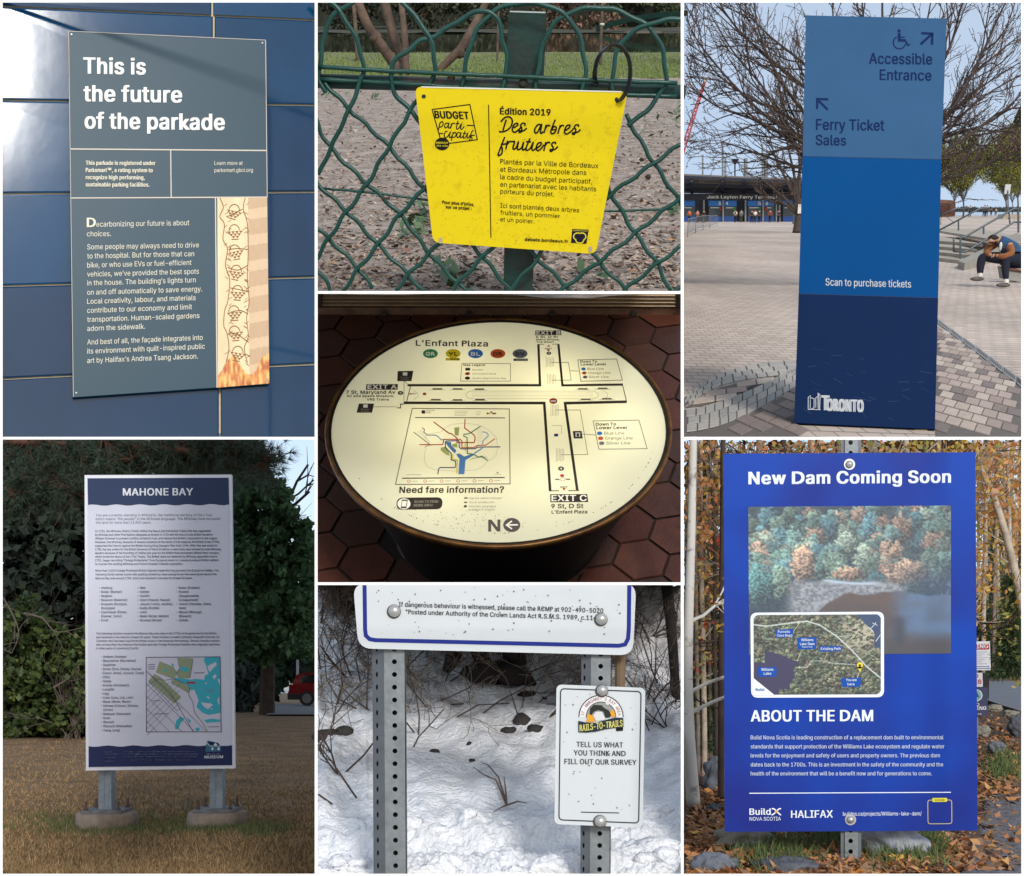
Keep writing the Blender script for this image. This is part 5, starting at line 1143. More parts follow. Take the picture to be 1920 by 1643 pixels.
for a_, b_ in (((1356, 290), (1372, 330)), ((1384, 306), (1396, 332)), ((1402, 332), (1418, 300))):
    mb = MB(); mb.tube([Sb.at(*a_, -1.2), Sb.at(*b_, -1.2)], 0.03, 4); tag(mb.obj('stay_cable', navy, bay=B4, base=Sb.at(*b_, -1.2)), 'thin stay cable running from a mast to the terminal roof', 'cable', 'stay cables on the terminal roof')
# ---- crane boom far behind
Sc = Surf(B4, (0, Yb * 1.3, 0), (0, -1, 0)); crm_ = mat('crane_red', (186, 70, 74), rough=0.6, var=0.2)
cn = thing('tower_crane', 'distant red lattice crane boom reaching up behind the bare tree', 'crane', B4, Sc.at(1276, 300)); A0, A1 = (1274, 300), (1322, 152)
for s_ in (-1, 1):
    mb = MB(); mb.tube([Sc.at(A0[0] + 4 * s_, A0[1]), Sc.at(A1[0] + 1.5 * s_, A1[1])], 0.12, 5); mb.obj('chord', crm_, cn)
mb = MB()
for k in range(22):
    t = k / 22; t2 = (k + 1) / 22; s_ = 1 if k % 2 else -1; wd = lambda q: 4 - 2.5 * q
    mb.tube([Sc.at(A0[0] + (A1[0] - A0[0]) * t + wd(t) * s_, A0[1] + (A1[1] - A0[1]) * t), Sc.at(A0[0] + (A1[0] - A0[0]) * t2 - wd(t2) * s_, A0[1] + (A1[1] - A0[1]) * t2)], 0.08, 4, False)
mb.obj('lacing', crm_, cn); mb = MB(); mb.blob(Sc.at(1322, 150), (0.4, 0.4, 0.5), 4, 1); mb.obj('boom_head', mat('crane_head', (196, 190, 180)), cn)
# ---- crowd barriers
gal = mat('galvanised', (140, 146, 148), rough=0.45, metal=0.5, var=0.2, vs=20)
bars = [(1289, 445), (1304, 437), (1318, 432), (1331, 428.5), (1344, 424)]
for k, ((x0, y0), (x1, y1)) in enumerate(zip(bars[:-1], bars[1:])):
    A_ = B4.g(x0, y0); B_ = B4.g(x1, y1); hgt = 0.98 * 33 / F * dw4(y0) if k == 0 else 0.98 * (33 - 3.6 * k) / F * dw4(y0)
    t = thing('crowd_barrier', ['end crowd barrier of the row, farthest from the ticket booths', 'second crowd barrier from the open end of the row', 'third crowd barrier from the open end of the row', 'crowd barrier nearest the ticket booths'][k], 'barrier', B4, A_, 'crowd barriers in front of the terminal'); U_ = Vector((0, 0, hgt))
    mb = MB(); L_0 = A_ + Vector((0, 0, .25 * hgt)); L_1 = B_ + Vector((0, 0, .25 * hgt))
    mb.tube([L_0, A_ + U_, B_ + U_, L_1, L_0], 0.022, 5); mb.obj('frame', gal, t)
    for j in range(1, 9): 
        q = j / 9; mb = MB(); mb.tube([L_0.lerp(L_1, q), (A_ + U_).lerp(B_ + U_, q)], 0.010, 4); mb.obj('bar', gal, t)
    for q in (A_, B_): mb = MB(); mb.tube([q + Vector((0, 0, .3 * hgt)), q], 0.024, 5); mb.obj('leg', gal, t)
# ---- people
skin_t = mat('skin_tone', (186, 140, 112), rough=0.6, var=0.1)
def skin_obj(name, J, E, m_, parent, base, sub=1):
    me = bpy.data.meshes.new(name); me.from_pydata([tuple(Vector(j[0]) - Vector(base)) for j in J], E, []); o = bpy.data.objects.new(name, me); COL.objects.link(o)
    if parent is not None: o.parent = parent
    mod = o.modifiers.new('skin', 'SKIN'); mod.use_smooth_shade = True
    for i, sv in enumerate(me.skin_vertices[0].data):
        r_ = J[i][1]; sv.radius = (r_, r_) if not hasattr(r_, '__len__') else r_; sv.use_root = (i == 0)
    if sub: s2 = o.modifiers.new('sub', 'SUBSURF'); s2.levels = sub; s2.render_levels = sub
    me.materials.append(m_); BASE[o.name] = tuple(base); return o
def person(p, H, face, top, legs, hair, label, group, bay=B4, step=0.1, bag=None):
    """small standing figure, feet at p, height H, facing angle"""
    t = thing('person', label, 'person', bay, p, group); f = Vector((math.cos(face), math.sin(face), 0)); s_ = Vector((-f.y, f.x, 0)); Z = Vector((0, 0, 1)); p = Vector(p)
    def q(a, b, c): return p + f * a * H + s_ * b * H + Z * c * H
    body = [(q(0, 0, .52), .075 * H), (q(0, 0, .66), .08 * H), (q(0, 0, .78), .085 * H), (q(.0, 0, .855), .035 * H), (q(.015, 0, .90), .055 * H), (q(.01, 0, .96), .052 * H),
            (q(0, .05, .49), .05 * H), (q(step, .05, .27), .038 * H), (q(step * .9, .05, .03), .026 * H), (q(0, -.05, .49), .05 * H), (q(-step * .3, -.05, .27), .038 * H), (q(-step, -.05, .03), .026 * H),
            (q(0, .115, .79), .032 * H), (q(-.02, .14, .63), .027 * H), (q(.05, .12, .50), .02 * H), (q(0, -.115, .79), .032 * H), (q(-.02, -.14, .63), .027 * H), (q(.05, -.12, .50), .02 * H)]
    E = [(0, 1), (1, 2), (2, 3), (3, 4), (4, 5), (0, 6), (6, 7), (7, 8), (0, 9), (9, 10), (10, 11), (2, 12), (12, 13), (13, 14), (2, 15), (15, 16), (16, 17)]
    skin_obj('body', body, E, skin_t, t, p)
    g_ = 1.4
    J = [body[i] for i in (0, 1, 2, 12, 13, 15, 16)]; skin_obj('jacket', [(a_, r_ * g_) for a_, r_ in J], [(0, 1), (1, 2), (2, 3), (3, 4), (2, 5), (5, 6)], top, t, p)
    J = [body[i] for i in (0, 6, 7, 8, 9, 10, 11)]; skin_obj('trousers', [(a_, r_ * g_) for a_, r_ in J], [(0, 1), (1, 2), (2, 3), (0, 4), (4, 5), (5, 6)], legs, t, p)
    for i in (8, 11): mb = MB(); c = body[i][0]; mb.blob(c + f * .03 * H - Z * .012 * H, (.05 * H, .03 * H, .02 * H), 1, 1, 0.0); mb.obj('shoe', mat('dark_shoe', (30, 28, 28)), t)
    mb = MB(); mb.blob(q(-.004, 0, .955), (.058 * H, .056 * H, .052 * H), 2, 2, 0.08); mb.obj('hair', hair, t, smooth=True)
    if bag: mb = MB(); mb.blob(q(-.11, 0, .72), (.05 * H, .08 * H, .11 * H), 3, 2, 0.05); mb.obj('backpack', bag, t, smooth=True)
cl = lambda n, c: mat('cloth_' + n, c, rough=0.9, var=0.2, vs=20)
hairm = mat('dark_hair', (34, 28, 24), rough=0.7)
far = [(1292, 409, 'orange', (206, 96, 44), (40, 44, 60), 'person in an orange top at the ticket booth nearest the barriers', None), (1307, 410, 'pink', (206, 130, 128), (44, 44, 52), 'person in a pink top beside the one in orange', None), (1319, 410, 'black', (38, 38, 42), (34, 36, 44), 'person in black between the pink top and booth three', None),
       (1378, 414, 'cream', (210, 200, 176), (36, 36, 44), 'person with pale sleeves and a black backpack at booth four', (30, 30, 34)), (1389, 414, 'grey', (120, 126, 134), (78, 78, 70), 'person in grey standing right of the black backpack', None),
       (1409, 415, 'navy', (36, 42, 58), (30, 32, 40), 'person in navy with their left shoulder to booth five', None), (1415, 416, 'white', (226, 222, 210), (46, 46, 52), 'person in a long white coat at booth five', None), (1423, 415, 'darkblue', (34, 44, 74), (30, 32, 42), 'person in dark blue right of the white coat', None),
       (1443, 415, 'red', (150, 66, 62), (36, 36, 44), 'person in a dull red top at booth six', None), (1459, 415, 'indigo', (34, 42, 78), (28, 30, 40), 'person in indigo by the column right of booth six', None)]
for i, (x, y, n, c, lg, lb, bag) in enumerate(far):
    y = 417.2 + (x % 3) * 0.25; p = B4.g(x, y); H = 23.0 / F * dw4(y)
    person(p, H, math.radians(90 + rng.uniform(-30, 30)), cl(n, c), cl('leg%d' % i, lg), hairm, lb, 'people at the ticket booths', bag=cl('bag', bag) if bag else None, step=0.05)
for i, (x, y, hh, c, lb) in enumerate(((1817, 411, 20, (28, 32, 48), 'person in navy walking away beyond the stairs, beside a tree'), (1844, 411, 21, (44, 52, 70), 'person in slate blue walking away at the middle of the path'), (1848.5, 410.5, 20, (36, 38, 46), 'person in black walking close beside the slate blue jacket'), (1857.5, 408.5, 14, (52, 48, 50), 'farther person in dark clothes on the path to the lake'), (1866, 408.5, 14, (170, 150, 130), 'farther person in a tan coat on the path to the lake'))):
    p = B4.g(x, y); p.z += 0.35; person(p, hh / F * dw4(y), math.radians(90), cl('walk%d' % i, c), cl('walkleg%d' % i, (30, 32, 40)), hairm, lb, 'people walking towards the lake')
# ---- stairs, cheek wall, handrails
cnc = mat('stair_concrete', (176, 166, 150), rough=0.85, col2=(152, 142, 128), vs=3)
A_ = B4.g(1740, 474); Bq = B4.g(1811, 503); e1 = (Bq - A_).normalized(); e2 = Vector((-e1.y, e1.x, 0)); 
if e2.y < 0: e2 = -e2
sg = thing('concrete_stairs', 'pale concrete steps with a sloping side wall beside the bench', 'stairs', B4, Bq)
rise = 0.09; 
def vtop(px_, py_, p0, ev, h): pass
for k in range(5):
    # each step: front edge rows measured on the nose line
    xl_, yl_ = 1740, 468 - k * 9.6; xr_, yr_ = 1812 + k * 10.5, 489.5 - k * 10.6
    z = rise * (k + 1); a0 = B4.g(xl_, yl_, z); b0 = B4.g(xr_, yr_, z)
    dv = Vector((0.0, 4.2, 0)) if k < 4 else Vector((0, 22, 0))
    mb = MB(); a1_ = Vector((a0.x, a0.y, -B4.h)); b1_ = Vector((b0.x, b0.y, -B4.h))
    if k == 4: b0 = B4.g(1917, 443, z); b0b = b0 + Vector((5, 20, 0)); dv = None; mb.prism([a0, B4.g(1858, 448.5, z), b0, b0b, a0 + Vector((0, 22, 0))], (0, 0, -rise))
    else: mb.prism([a0, b0, b0 + dv, a0 + dv], (0, 0, -rise * 1.0 - 0.02 * 0))
    mb.obj('step', cnc, sg)
W0 = [(1796, 492, 0.0), (1808.5, 498, 0.0)]
zc = 0.16
Pt = [B4.g(1797, 489.5, zc), B4.g(1809, 494, zc), B4.g(1917, 441, 0.60), B4.g(1905, 437, 0.60)]
mb = MB(); G = [Vector((p.x, p.y, -B4.h)) for p in Pt]; mb.add(Pt + G, [(0, 1, 2, 3), (7, 6, 5, 4), (0, 4, 5, 1), (1, 5, 6, 2), (2, 6, 7, 3), (3, 7, 4, 0)]); mb.obj('side_wall', mat('cheek_concrete', (160, 154, 142), rough=0.85, var=0.15, vs=3), sg)
rl = mat('rail_grey', (92, 98, 102), rough=0.4, metal=0.5, var=0.15)
def rail(label, paths, posts, d0, r_=0.028):
    t = thing('handrail', label, 'handrail', B4, B4.at(*posts[0][1], d0), 'steel handrails on the stairs')
    for pth in paths: mb = MB(); mb.tube([B4.at(x, y, d0) for x, y in pth], r_, 7); mb.obj('rail', rl, t, smooth=True)
    for a_, b_ in posts: mb = MB(); mb.tube([B4.at(*a_, d0), B4.at(*b_, d0)], r_ * 0.95, 7); mb.obj('post', rl, t)
def zr(x, y): return (1600 + x * 0.18254, 300 + y * 0.18254)
rail('long double handrail rising from the foot of the stairs', [[zr(1030, 940), zr(1030, 800), zr(1140, 795), zr(1640, 505), zr(1745, 500)], [zr(1030, 940), zr(1150, 945), zr(1470, 755), zr(1650, 640), zr(1745, 640)]], [(zr(1100, 800), zr(1098, 1040)), (zr(1338, 685), zr(1338, 760)), (zr(1695, 505), zr(1695, 745))], dw4(492))
rail('handrail on the far side of the stairs beside the pylon', [[zr(870, 730), zr(1300, 500), zr(1400, 500)], [zr(870, 585), zr(1050, 500), zr(1200, 500)]], [(zr(1080, 615), zr(1080, 725)), (zr(1600, 540), zr(1608, 655))], dw4(476))
# ---- bench
wood = mat('bench_wood', (132, 84, 60), rough=0.7, col2=(96, 58, 42), vs=8)
db = dw4(530); bn = thing('park_bench', 'brown slatted wooden bench with the seated man', 'bench', B4, B4.at(1905, 520, db))
for k in range(3): mb = MB(); mb.bar(B4.at(1876, 491 + k * 5.2, db + 0.12 - k * .06), B4.at(1960, 503 + k * 5.6, db + 0.12 - k * .06), 0.11, 0.035); mb.obj('seat_slat', wood, bn)
for k in range(2): mb = MB(); mb.bar(B4.at(1906, 459 + k * 9, db + 0.45), B4.at(1960, 462 + k * 10, db + 0.45), 0.03, 0.062); mb.obj('back_slat', wood, bn)
mb = MB(); mb.prism([B4.at(1880, 500, db), B4.at(1960, 516, db), B4.at(1960, 540, db), B4.at(1884, 523, db)], (0, 0.3, 0)); mb.obj('base_block', mat('bench_concrete', (150, 148, 142), rough=0.85, var=0.2), bn)
mb = MB(); mb.bar(B4.at(1910, 455, db + .46), B4.at(1910, 498, db + .40), 0.05, 0.05); mb.obj('back_post', rl, bn)
# ---- seated man
dm = dw4(540); pxm = dm / F
mn = thing('person', 'seated man in a denim jacket with tan sleeves leaning forward', 'person', B4, B4.at(1870, 536, dm))
bm_ = BASE[mn.name]; Q = lambda x, y, o=0.0: B4.at(x, y, dm) + Vector((0, o, 0))
J = [(Q(1904, 486), .105), (Q(1903, 473), .112), (Q(1893, 460), .118), (Q(1879, 452), .095), (Q(1868, 448, -.02), .048), (Q(1861, 449, -.03), .062), (Q(1855, 454, -.04), .060), (Q(1853.5, 458, -.05), .045),
     (Q(1886, 459, -.16), .055), (Q(1890, 475, -.20), .045), (Q(1876, 481, -.20), .038), (Q(1862, 478.5, -.12), .030), (Q(1876, 454, .14), .055), (Q(1857, 468, .16), .045), (Q(1852, 475, .08), .036), (Q(1858, 479, -.04), .030),
     (Q(1903, 487, -.10), .088), (Q(1880, 486, -.16), .070), (Q(1879, 505, -.16), .052), (Q(1881, 525, -.15), .036), (Q(1900, 486, .10), .088), (Q(1846, 482, .14), .070), (Q(1843, 502, .14), .052), (Q(1843, 517, .14), .036)]
E = [(0, 1), (1, 2), (2, 3), (3, 4), (4, 5), (5, 6), (6, 7), (2, 8), (8, 9), (9, 10), (10, 11), (3, 12), (12, 13), (13, 14), (14, 15), (0, 16), (16, 17), (17, 18), (18, 19), (0, 20), (20, 21), (21, 22), (22, 23)]
skin_obj('body', J, E, skin_t, mn, bm_, 2)
def sub(ids, edges, m_, name, g_): skin_obj(name, [(J[i][0], J[i][1] * g_) for i in ids], edges, m_, mn, bm_, 2)
sub([0, 1, 2, 3, 8, 12], [(0, 1), (1, 2), (2, 3), (2, 4), (3, 5)], cl('denim', (52, 88, 128)), 'jacket', 1.42)
for ids in ((8, 9, 10, 11), (12, 13, 14, 15)):
    L = [(J[i][0], J[i][1] * 1.6) for i in ids]; L[3] = (J[ids[2]][0].lerp(J[ids[3]][0], 0.72), .05); skin_obj('sleeve', L, [(0, 1), (1, 2), (2, 3)], cl('tan', (150, 96, 56)), mn, bm_, 2)
sub([0, 16, 17, 18, 19, 20, 21, 22, 23], [(0, 1), (1, 2), (2, 3), (3, 4), (0, 5), (5, 6), (6, 7), (7, 8)], cl('darknavy', (26, 30, 48)), 'trousers', 1.4)
mb = MB(); mb.blob(Q(1861.5, 446.5, -.03), (.095, .085, .062), 5, 2, 0.12); mb.obj('hair', hairm, mn, smooth=True)
mb = MB(); mb.box(Q(1856, 454.5, -.085), (.075, .03, .028)); mb.obj('sunglasses', mat('black_lens', (14, 14, 16), rough=0.2), mn)
mb = MB(); mb.blob(Q(1872, 462, -.11), (.03, .03, .085), 8, 2, 0.1); mb.obj('shirt', cl('white', (226, 222, 210)), mn, smooth=True)
for (x, y, o_) in ((1876, 534, -.16), (1838, 524, .14)):
    mb = MB(); mb.blob(Q(x - 1, y, o_), (.135, .06, .040), 2, 2, 0.04); mb.obj('shoe', mat('grey_trainer', (120, 112, 108), rough=0.8, col2=(70, 64, 62), vs=30), mn, smooth=True)
    mb = MB(); mb.tube([Q(x + 5, y - 10, o_), Q(x + 4, y - 3, o_)], .048, 10); mb.obj('sock', cl('white', (226, 222, 210)), mn)
for k in range(5):      # clasped fingers
    mb = MB(); mb.tube([Q(1861 - k * .6, 476.5 + k * 1.0, -.13), Q(1857 - k * .5, 477 + k * 1.1, -.15), Q(1855.5 - k * .3, 479 + k * .9, -.12)], .010, 6); mb.obj('finger', skin_t, mn)
# ---- trees
brk_ = mat('plaza_bark', (84, 72, 66), rough=0.9, col2=(56, 48, 46), vs=6)
bud = mat('bud', (120, 84, 74), rough=0.8, leaf=[(150, 112, 92), (92, 66, 60)])
inl = lambda p: B4.px(p)[0] > 1283.5
def bare(name, label, base_px, limbs, d0, r0, seed, depth=3, kids=3, sub=0.42, budn=1, trunk=None, group='bare trees around the plaza', leafm=None, leafn=0, leafs=0.1, spread=0.55, up=0.12, dens=0.85):
    r_ = random.Random(seed); rr = np.random.RandomState(seed); t = thing(name, label, 'tree', B4, B4.at(*base_px, d0), group)
    mt = MB(); mbr = MB(); tips = []
    if trunk: mt.tube(spline([B4.at(x, y, d0) for x, y in trunk], 5), np.linspace(r0, r0 * 0.6, (len(trunk) - 1) * 5 + 1).tolist(), 9)
    for L in limbs:
        off = r_.uniform(-0.12, 0.12) * 4; P = [B4.at(x, y, d0) + Vector((0, off * i / max(1, len(L) - 1), 0)) for i, (x, y) in enumerate(L)]; S = [p for p in spline(P, 5)]
        cut = next((i for i, p in enumerate(S) if not inl(p)), len(S)); S = S[:max(2, cut)]
        if not inl(S[0]): continue
        R = np.linspace(r0 * 0.36, r0 * 0.07, len(S)).tolist(); mbr.tube(S, R, 6, False)
        Lg = sum((S[i + 1] - S[i]).length for i in range(len(S) - 1))
        for i in range(2, len(S)):
            if r_.random() < dens:
                d = (S[i] - S[i - 1]).normalized(); ax = d.orthogonal().normalized(); ax.rotate(Matrix.Rotation(r_.random() * 6.28, 3, d)); nd = (d + ax * spread).normalized()
                branches(mbr, S[i], nd, Lg * sub * r_.uniform(0.35, 0.8), R[i] * 0.6, depth - 1, r_, tips, kids, spread, 0.62, up, 4, 4, 0.16, inl, rmin=0.0022 * d0 / 10)
        tips.append(S[-1])
    if trunk: mt.obj('trunk', brk_, t, smooth=True)
    mbr.obj('branches', brk_, t)
    if budn:
        mb = MB(); C = [p for p in tips for _ in range(budn)]; leaf_cards(mb, [tuple(p + Vector([r_.gauss(0, 0.02) for _ in range(3)])) for p in C if inl(p)], 0.010 * d0 / (12 if d0 < 40 else 24), rr, asp=1.4); mb.obj('buds', bud, t)
    if leafm:
        mb = MB(); C = []
        for p in tips:
            for _ in range(leafn):
                q = p + Vector([r_.gauss(0, leafs * 2.2) for _ in range(3)])
                if inl(q): C.append(tuple(q))
        leaf_cards(mb, C, leafs, rr); mb.obj('foliage', leafm, t)
    return t
dT = dw4(548)
big = [[(1640, 330), (1600, 250), (1540, 190), (1470, 130), (1400, 70), (1360, 20), (1340, -20)], [(1640, 330), (1590, 230), (1520, 130), (1450, 70), (1390, 10)], [(1640, 340), (1580, 290), (1510, 262), (1440, 225), (1370, 160), (1310, 90), (1292, 60)],
       [(1640, 350), (1570, 320), (1500, 275), (1430, 230), (1350, 200), (1300, 165)], [(1640, 360), (1560, 330), (1490, 310), (1420, 285), (1355, 262)], [(1640, 300), (1600, 180), (1570, 80), (1560, -20)], [(1640, 300), (1630, 160), (1620, 40), (1615, -20)], [(1645, 300), (1655, 150), (1650, 20), (1650, -30)],
       [(1650, 320), (1700, 240), (1780, 215), (1820, 150), (1880, 100), (1930, 60)], [(1650, 330), (1720, 270), (1800, 200), (1850, 160), (1930, 110)], [(1650, 330), (1740, 280), (1830, 190), (1930, 130)], [(1650, 320), (1730, 190), (1780, 90), (1800, 20), (1820, -30)], [(1650, 310), (1700, 150), (1740, 60), (1760, -20)], [(1650, 340), (1740, 300), (1810, 255), (1870, 210), (1930, 205)],
       [(1650, 360), (1740, 345), (1800, 330), (1850, 312), (1880, 300), (1930, 298)], [(1640, 340), (1540, 250), (1460, 150), (1420, 60), (1410, 0)], [(1640, 345), (1550, 280), (1480, 220), (1400, 180), (1330, 120), (1310, 40)], [(1640, 355), (1560, 300), (1480, 250), (1430, 170), (1370, 100), (1320, 20)], [(1650, 330), (1760, 240), (1830, 120), (1870, 30), (1890, -10)], [(1650, 335), (1770, 260), (1860, 230), (1930, 175)]]
bare('bare_tree', 'large bare budding tree spreading wide behind the pylon', (1640, 548), big, dT, 0.115, 5, depth=3, kids=3, sub=0.36, dens=0.8, trunk=[(1640, 548), (1641, 440), (1640, 340), (1641, 300)])
bare('bare_tree', 'slim bare tree standing close by the pylon edge', (1497, 437), [[(1497, 400), (1480, 350), (1455, 300), (1440, 250)], [(1497, 390), (1490, 330), (1478, 270), (1470, 200)], [(1497, 380), (1500, 300), (1497, 230), (1492, 160)], [(1497, 400), (1470, 370), (1440, 345), (1420, 330)], [(1498, 395), (1512, 340), (1520, 280)], [(1497, 405), (1475, 385), (1450, 378), (1435, 372)]], dw4(437), 0.33, 7, depth=3, kids=3, sub=0.5, dens=0.5, trunk=[(1495, 438), (1498, 410), (1498, 375)])
mb = MB(); p = B4.at(1500, 392, dw4(437) - 0.4); mb.box(p, (0.08 * dw4(437) / 24, 0.05, 0.16 * dw4(437) / 24)); tag(mb.obj('notice_tag', mat('white_tag', (226, 226, 220)), bay=B4, base=p), 'small white notice fixed to the slim bare trunk', 'notice')
bare('bare_tree', 'bare tree with fine twigs in front of the terminal, beyond the barriers', (1262, 430), [[(1262, 400), (1290, 350), (1310, 330), (1335, 300)], [(1262, 380), (1285, 310), (1300, 250), (1318, 200)], [(1262, 360), (1280, 270), (1290, 200), (1300, 150)], [(1265, 400), (1300, 375), (1330, 345), (1355, 338)], [(1262, 380), (1290, 330), (1325, 270), (1340, 235)], [(1265, 390), (1295, 365), (1318, 355), (1340, 325)]], dw4(434), 0.36, 9, depth=3, kids=3, sub=0.5, dens=0.6)
mb = MB(); p = B4.g(1487, 420); tag(MB().tube([p, p + Vector((0, 0, 46 / F * dw4(420)))], 0.09, 7).obj('signpost', rl, bay=B4, base=p), 'thin grey post in front of the booth right of number six', 'post')
yl = mat('young_leaf', (142, 150, 52), rough=0.7, leaf=[(168, 172, 74), (114, 128, 40), (150, 150, 62), (186, 184, 96)], trans=0.35)
def leafy(x, y, w_, h_, seed, lb, n=8, ls=0.16, lm=yl):
    d0 = dw4(y); r_ = random.Random(seed); top = y - h_
    L = []
    for k in range(n):
        a_ = (k + 0.5) / n * 2 - 1; L.append([(x, y - h_ * 0.25), (x + a_ * w_ * 0.3, y - h_ * 0.5), (x + a_ * w_ * 0.65 + r_.uniform(-5, 5), y - h_ * (0.75 + 0.1 * r_.random())), (x + a_ * w_ + r_.uniform(-6, 6), y - h_ * (0.72 + 0.35 * (1 - abs(a_)) + 0.1 * r_.random()))])
    bare('leafing_tree', lb, (x, y), L, d0, 0.17 * h_ / 100, seed, depth=3, kids=3, sub=0.5, budn=0, trunk=[(x, y), (x + 1, y - h_ * 0.15), (x, y - h_ * 0.3)], group='trees in young leaf towards the lake', leafm=lm, leafn=3, leafs=ls)
leafy(1806, 408, 52, 118, 61, 'tree in young yellow-green leaf nearest the brick planter', ls=0.15)
leafy(1790, 404, 40, 100, 62, 'tree in young leaf just behind the brick planter', ls=0.16)
leafy(1886, 408, 46, 115, 63, 'tree in young leaf right of the walkers', ls=0.15); leafy(1908, 406, 50, 130, 64, 'tallest tree in young leaf beside the lamp post', ls=0.15); leafy(1898, 404, 34, 90, 65, 'small tree in young leaf between the two right-hand trees', ls=0.16)
mb = MB(); d0 = dw4(408); C = []
for k in range(9000):
    v = rng.random(); y = 185 + 130 * v; x = 1912 - (8 + 26 * math.sin(v * 3.0)) * rng.random() ** 0.6 + 18
    p = B4.at(x, y, d0 + rng.uniform(0, 4)); C.append(tuple(p))
leaf_cards(mb, C, 0.20, rs); t = thing('evergreen_tree', 'dark evergreen crown above the young leafing trees', 'tree', B4, B4.g(1925, 408)); mb.obj('foliage', mat('dark_evergreen', (46, 60, 42), rough=0.8, leaf=[(66, 80, 54), (34, 46, 34)]), t)
mb = MB(); mb.tube([B4.g(1925, 408), B4.at(1925, 190, d0)], [0.4, 0.1], 8); mb.obj('trunk', brk_, t)
# planter, far shore, lamp
t = thing('brick_planter', 'low brown brick planter wall at the top of the stairs', 'planter', B4, B4.g(1775, 407)); S_ = Surf(B4, B4.g(1775, 407), (0, -1, 0)); brm = mat('planter_brick', (150, 108, 84), rough=0.85, col2=(116, 82, 66), vs=2)
panel(S_, [(1758, 408), (1790, 406), (1790, 376), (1758, 374)], 4.0).obj('wall', brm, t); panel(S_, [(1762, 402), (1782, 401), (1782, 382), (1762, 381)], 0.1, 0.1).obj('wood_panel', mat('planter_wood', (106, 66, 50), rough=0.8, var=0.3), t)
t = thing('planter_kerb', 'long low stone planter edge beside the walkers', 'planter', B4, B4.g(1895, 410)); S_ = Surf(B4, B4.g(1895, 411), (0, -1, 0)); panel(S_, [(1880, 411), (1917, 413), (1917, 402), (1884, 402)], 3.0).obj('wall', cnc, t)
mb = MB(); C = []
p0 = B4.g(1800, 397.4); 
for k in range(5000):
    x = rng.uniform(1745, 1917); p = B4.g(x, 397.2); h_ = 5.5 + 2.5 * noise.noise(Vector((x * 0.07, 0, 3))); q = p + Vector((0, 0, rng.random() * h_ / F * p.y)); C.append(tuple(q))
leaf_cards(mb, C, 2.6, rs); tag(mb.obj('far_shore', mat('far_shore_trees', (112, 124, 122), rough=0.9, leaf=[(128, 138, 134), (100, 112, 112)]), bay=B4, base=p0), 'hazy line of trees on the far shore of the lake', 'trees', kind='stuff')  # distance haze is put into the greyed leaf colours
lp = thing('street_lamp', 'grey lamp post with a pale box sign among the leafing trees', 'street lamp', B4, B4.g(1891, 411)); d0 = dw4(411)
mb = MB(); mb.tube([B4.at(1891, 411, d0), B4.at(1889, 345, d0)], 0.12, 8); mb.obj('post', rl, lp); mb = MB(); mb.box(B4.at(1889, 355, d0), (0.9, 0.3, 1.5)); mb.obj('box_sign', mat('pale_box', (200, 204, 204)), lp)
# ================================================================== stage 5: large white heritage panel on a dry lawn under trees
B5 = Bay(1280, 1.19)
rng = random.Random(55); rs = np.random.RandomState(55)
dw5 = lambda py: B5.g(300, py).y
def gh5(p): return 0.03 * noise.noise(Vector((p.x * 0.5, p.y * 0.35, 2.0))) + 0.01 * noise.noise(Vector((p.x * 3, p.y * 3, 5.0)))
lawn = mat('dry_lawn', (146, 114, 80), rough=0.95, col2=(98, 78, 54), vs=1.1, bump=0.5, bs=60, detail=9)
ground_sheet(B5, -500, 593, [1650, 1625, 1600, 1575, 1550, 1525, 1500, 1475, 1450, 1425, 1400, 1380, 1360, 1345, 1332, 1322, 1313, 1306, 1300], 50, gh5, 'dry_lawn', lawn)
ground_sheet(B5, 500, 700, [1343, 1338, 1332, 1326, 1322], 6, None, 'driveway', mat('asphalt_drive', (116, 118, 124), rough=0.9, var=0.12, vs=2), dz=0.06)
mb = MB(); C = []
for i in range(26000):
    py = 1640 - 330 * rng.random() ** 1.7; p = B5.g(rng.uniform(0, 592), py)
    if 500 < B5.px(p)[0] and py < 1345: continue
    C.append((p.x, p.y, p.z + gh5(p)))
needle_tuft(mb, C, [(0, 0, 1)] * len(C), 0.042, 0.0042, rs, per=3, spread=0.75)
tag(mb.obj('dry_grass', mat('dry_grass_blades', (162, 128, 88), rough=0.9, leaf=[(186, 150, 108), (122, 96, 62), (106, 102, 64), (200, 168, 126), (140, 108, 72), (96, 74, 50)]), bay=B5, base=B5.g(300, 1500)), 'short brown summer-dry grass of the lawn', 'grass', kind='stuff')
mb = MB(); C = []
for i in range(1800):
    x, y, sx, sy = [(200, 1556, 60, 6), (400, 1556, 60, 6), (300, 1545, 60, 14), (120, 1540, 60, 10), (480, 1560, 40, 8)][i % 5]
    p = B5.g(min(590, max(5, rng.gauss(x, sx))), rng.gauss(y, sy)); C.append((p.x, p.y, p.z + gh5(p)))
needle_tuft(mb, C, [(0, 0, 1)] * len(C), 0.06, 0.005, rs, per=3, spread=0.5)
tag(mb.obj('green_grass', mat('green_grass_blades', (92, 104, 62), rough=0.9, leaf=[(112, 118, 74), (80, 90, 52)]), bay=B5, base=B5.g(300, 1550)), 'greener grass tufts around the concrete footings', 'grass', kind='stuff')
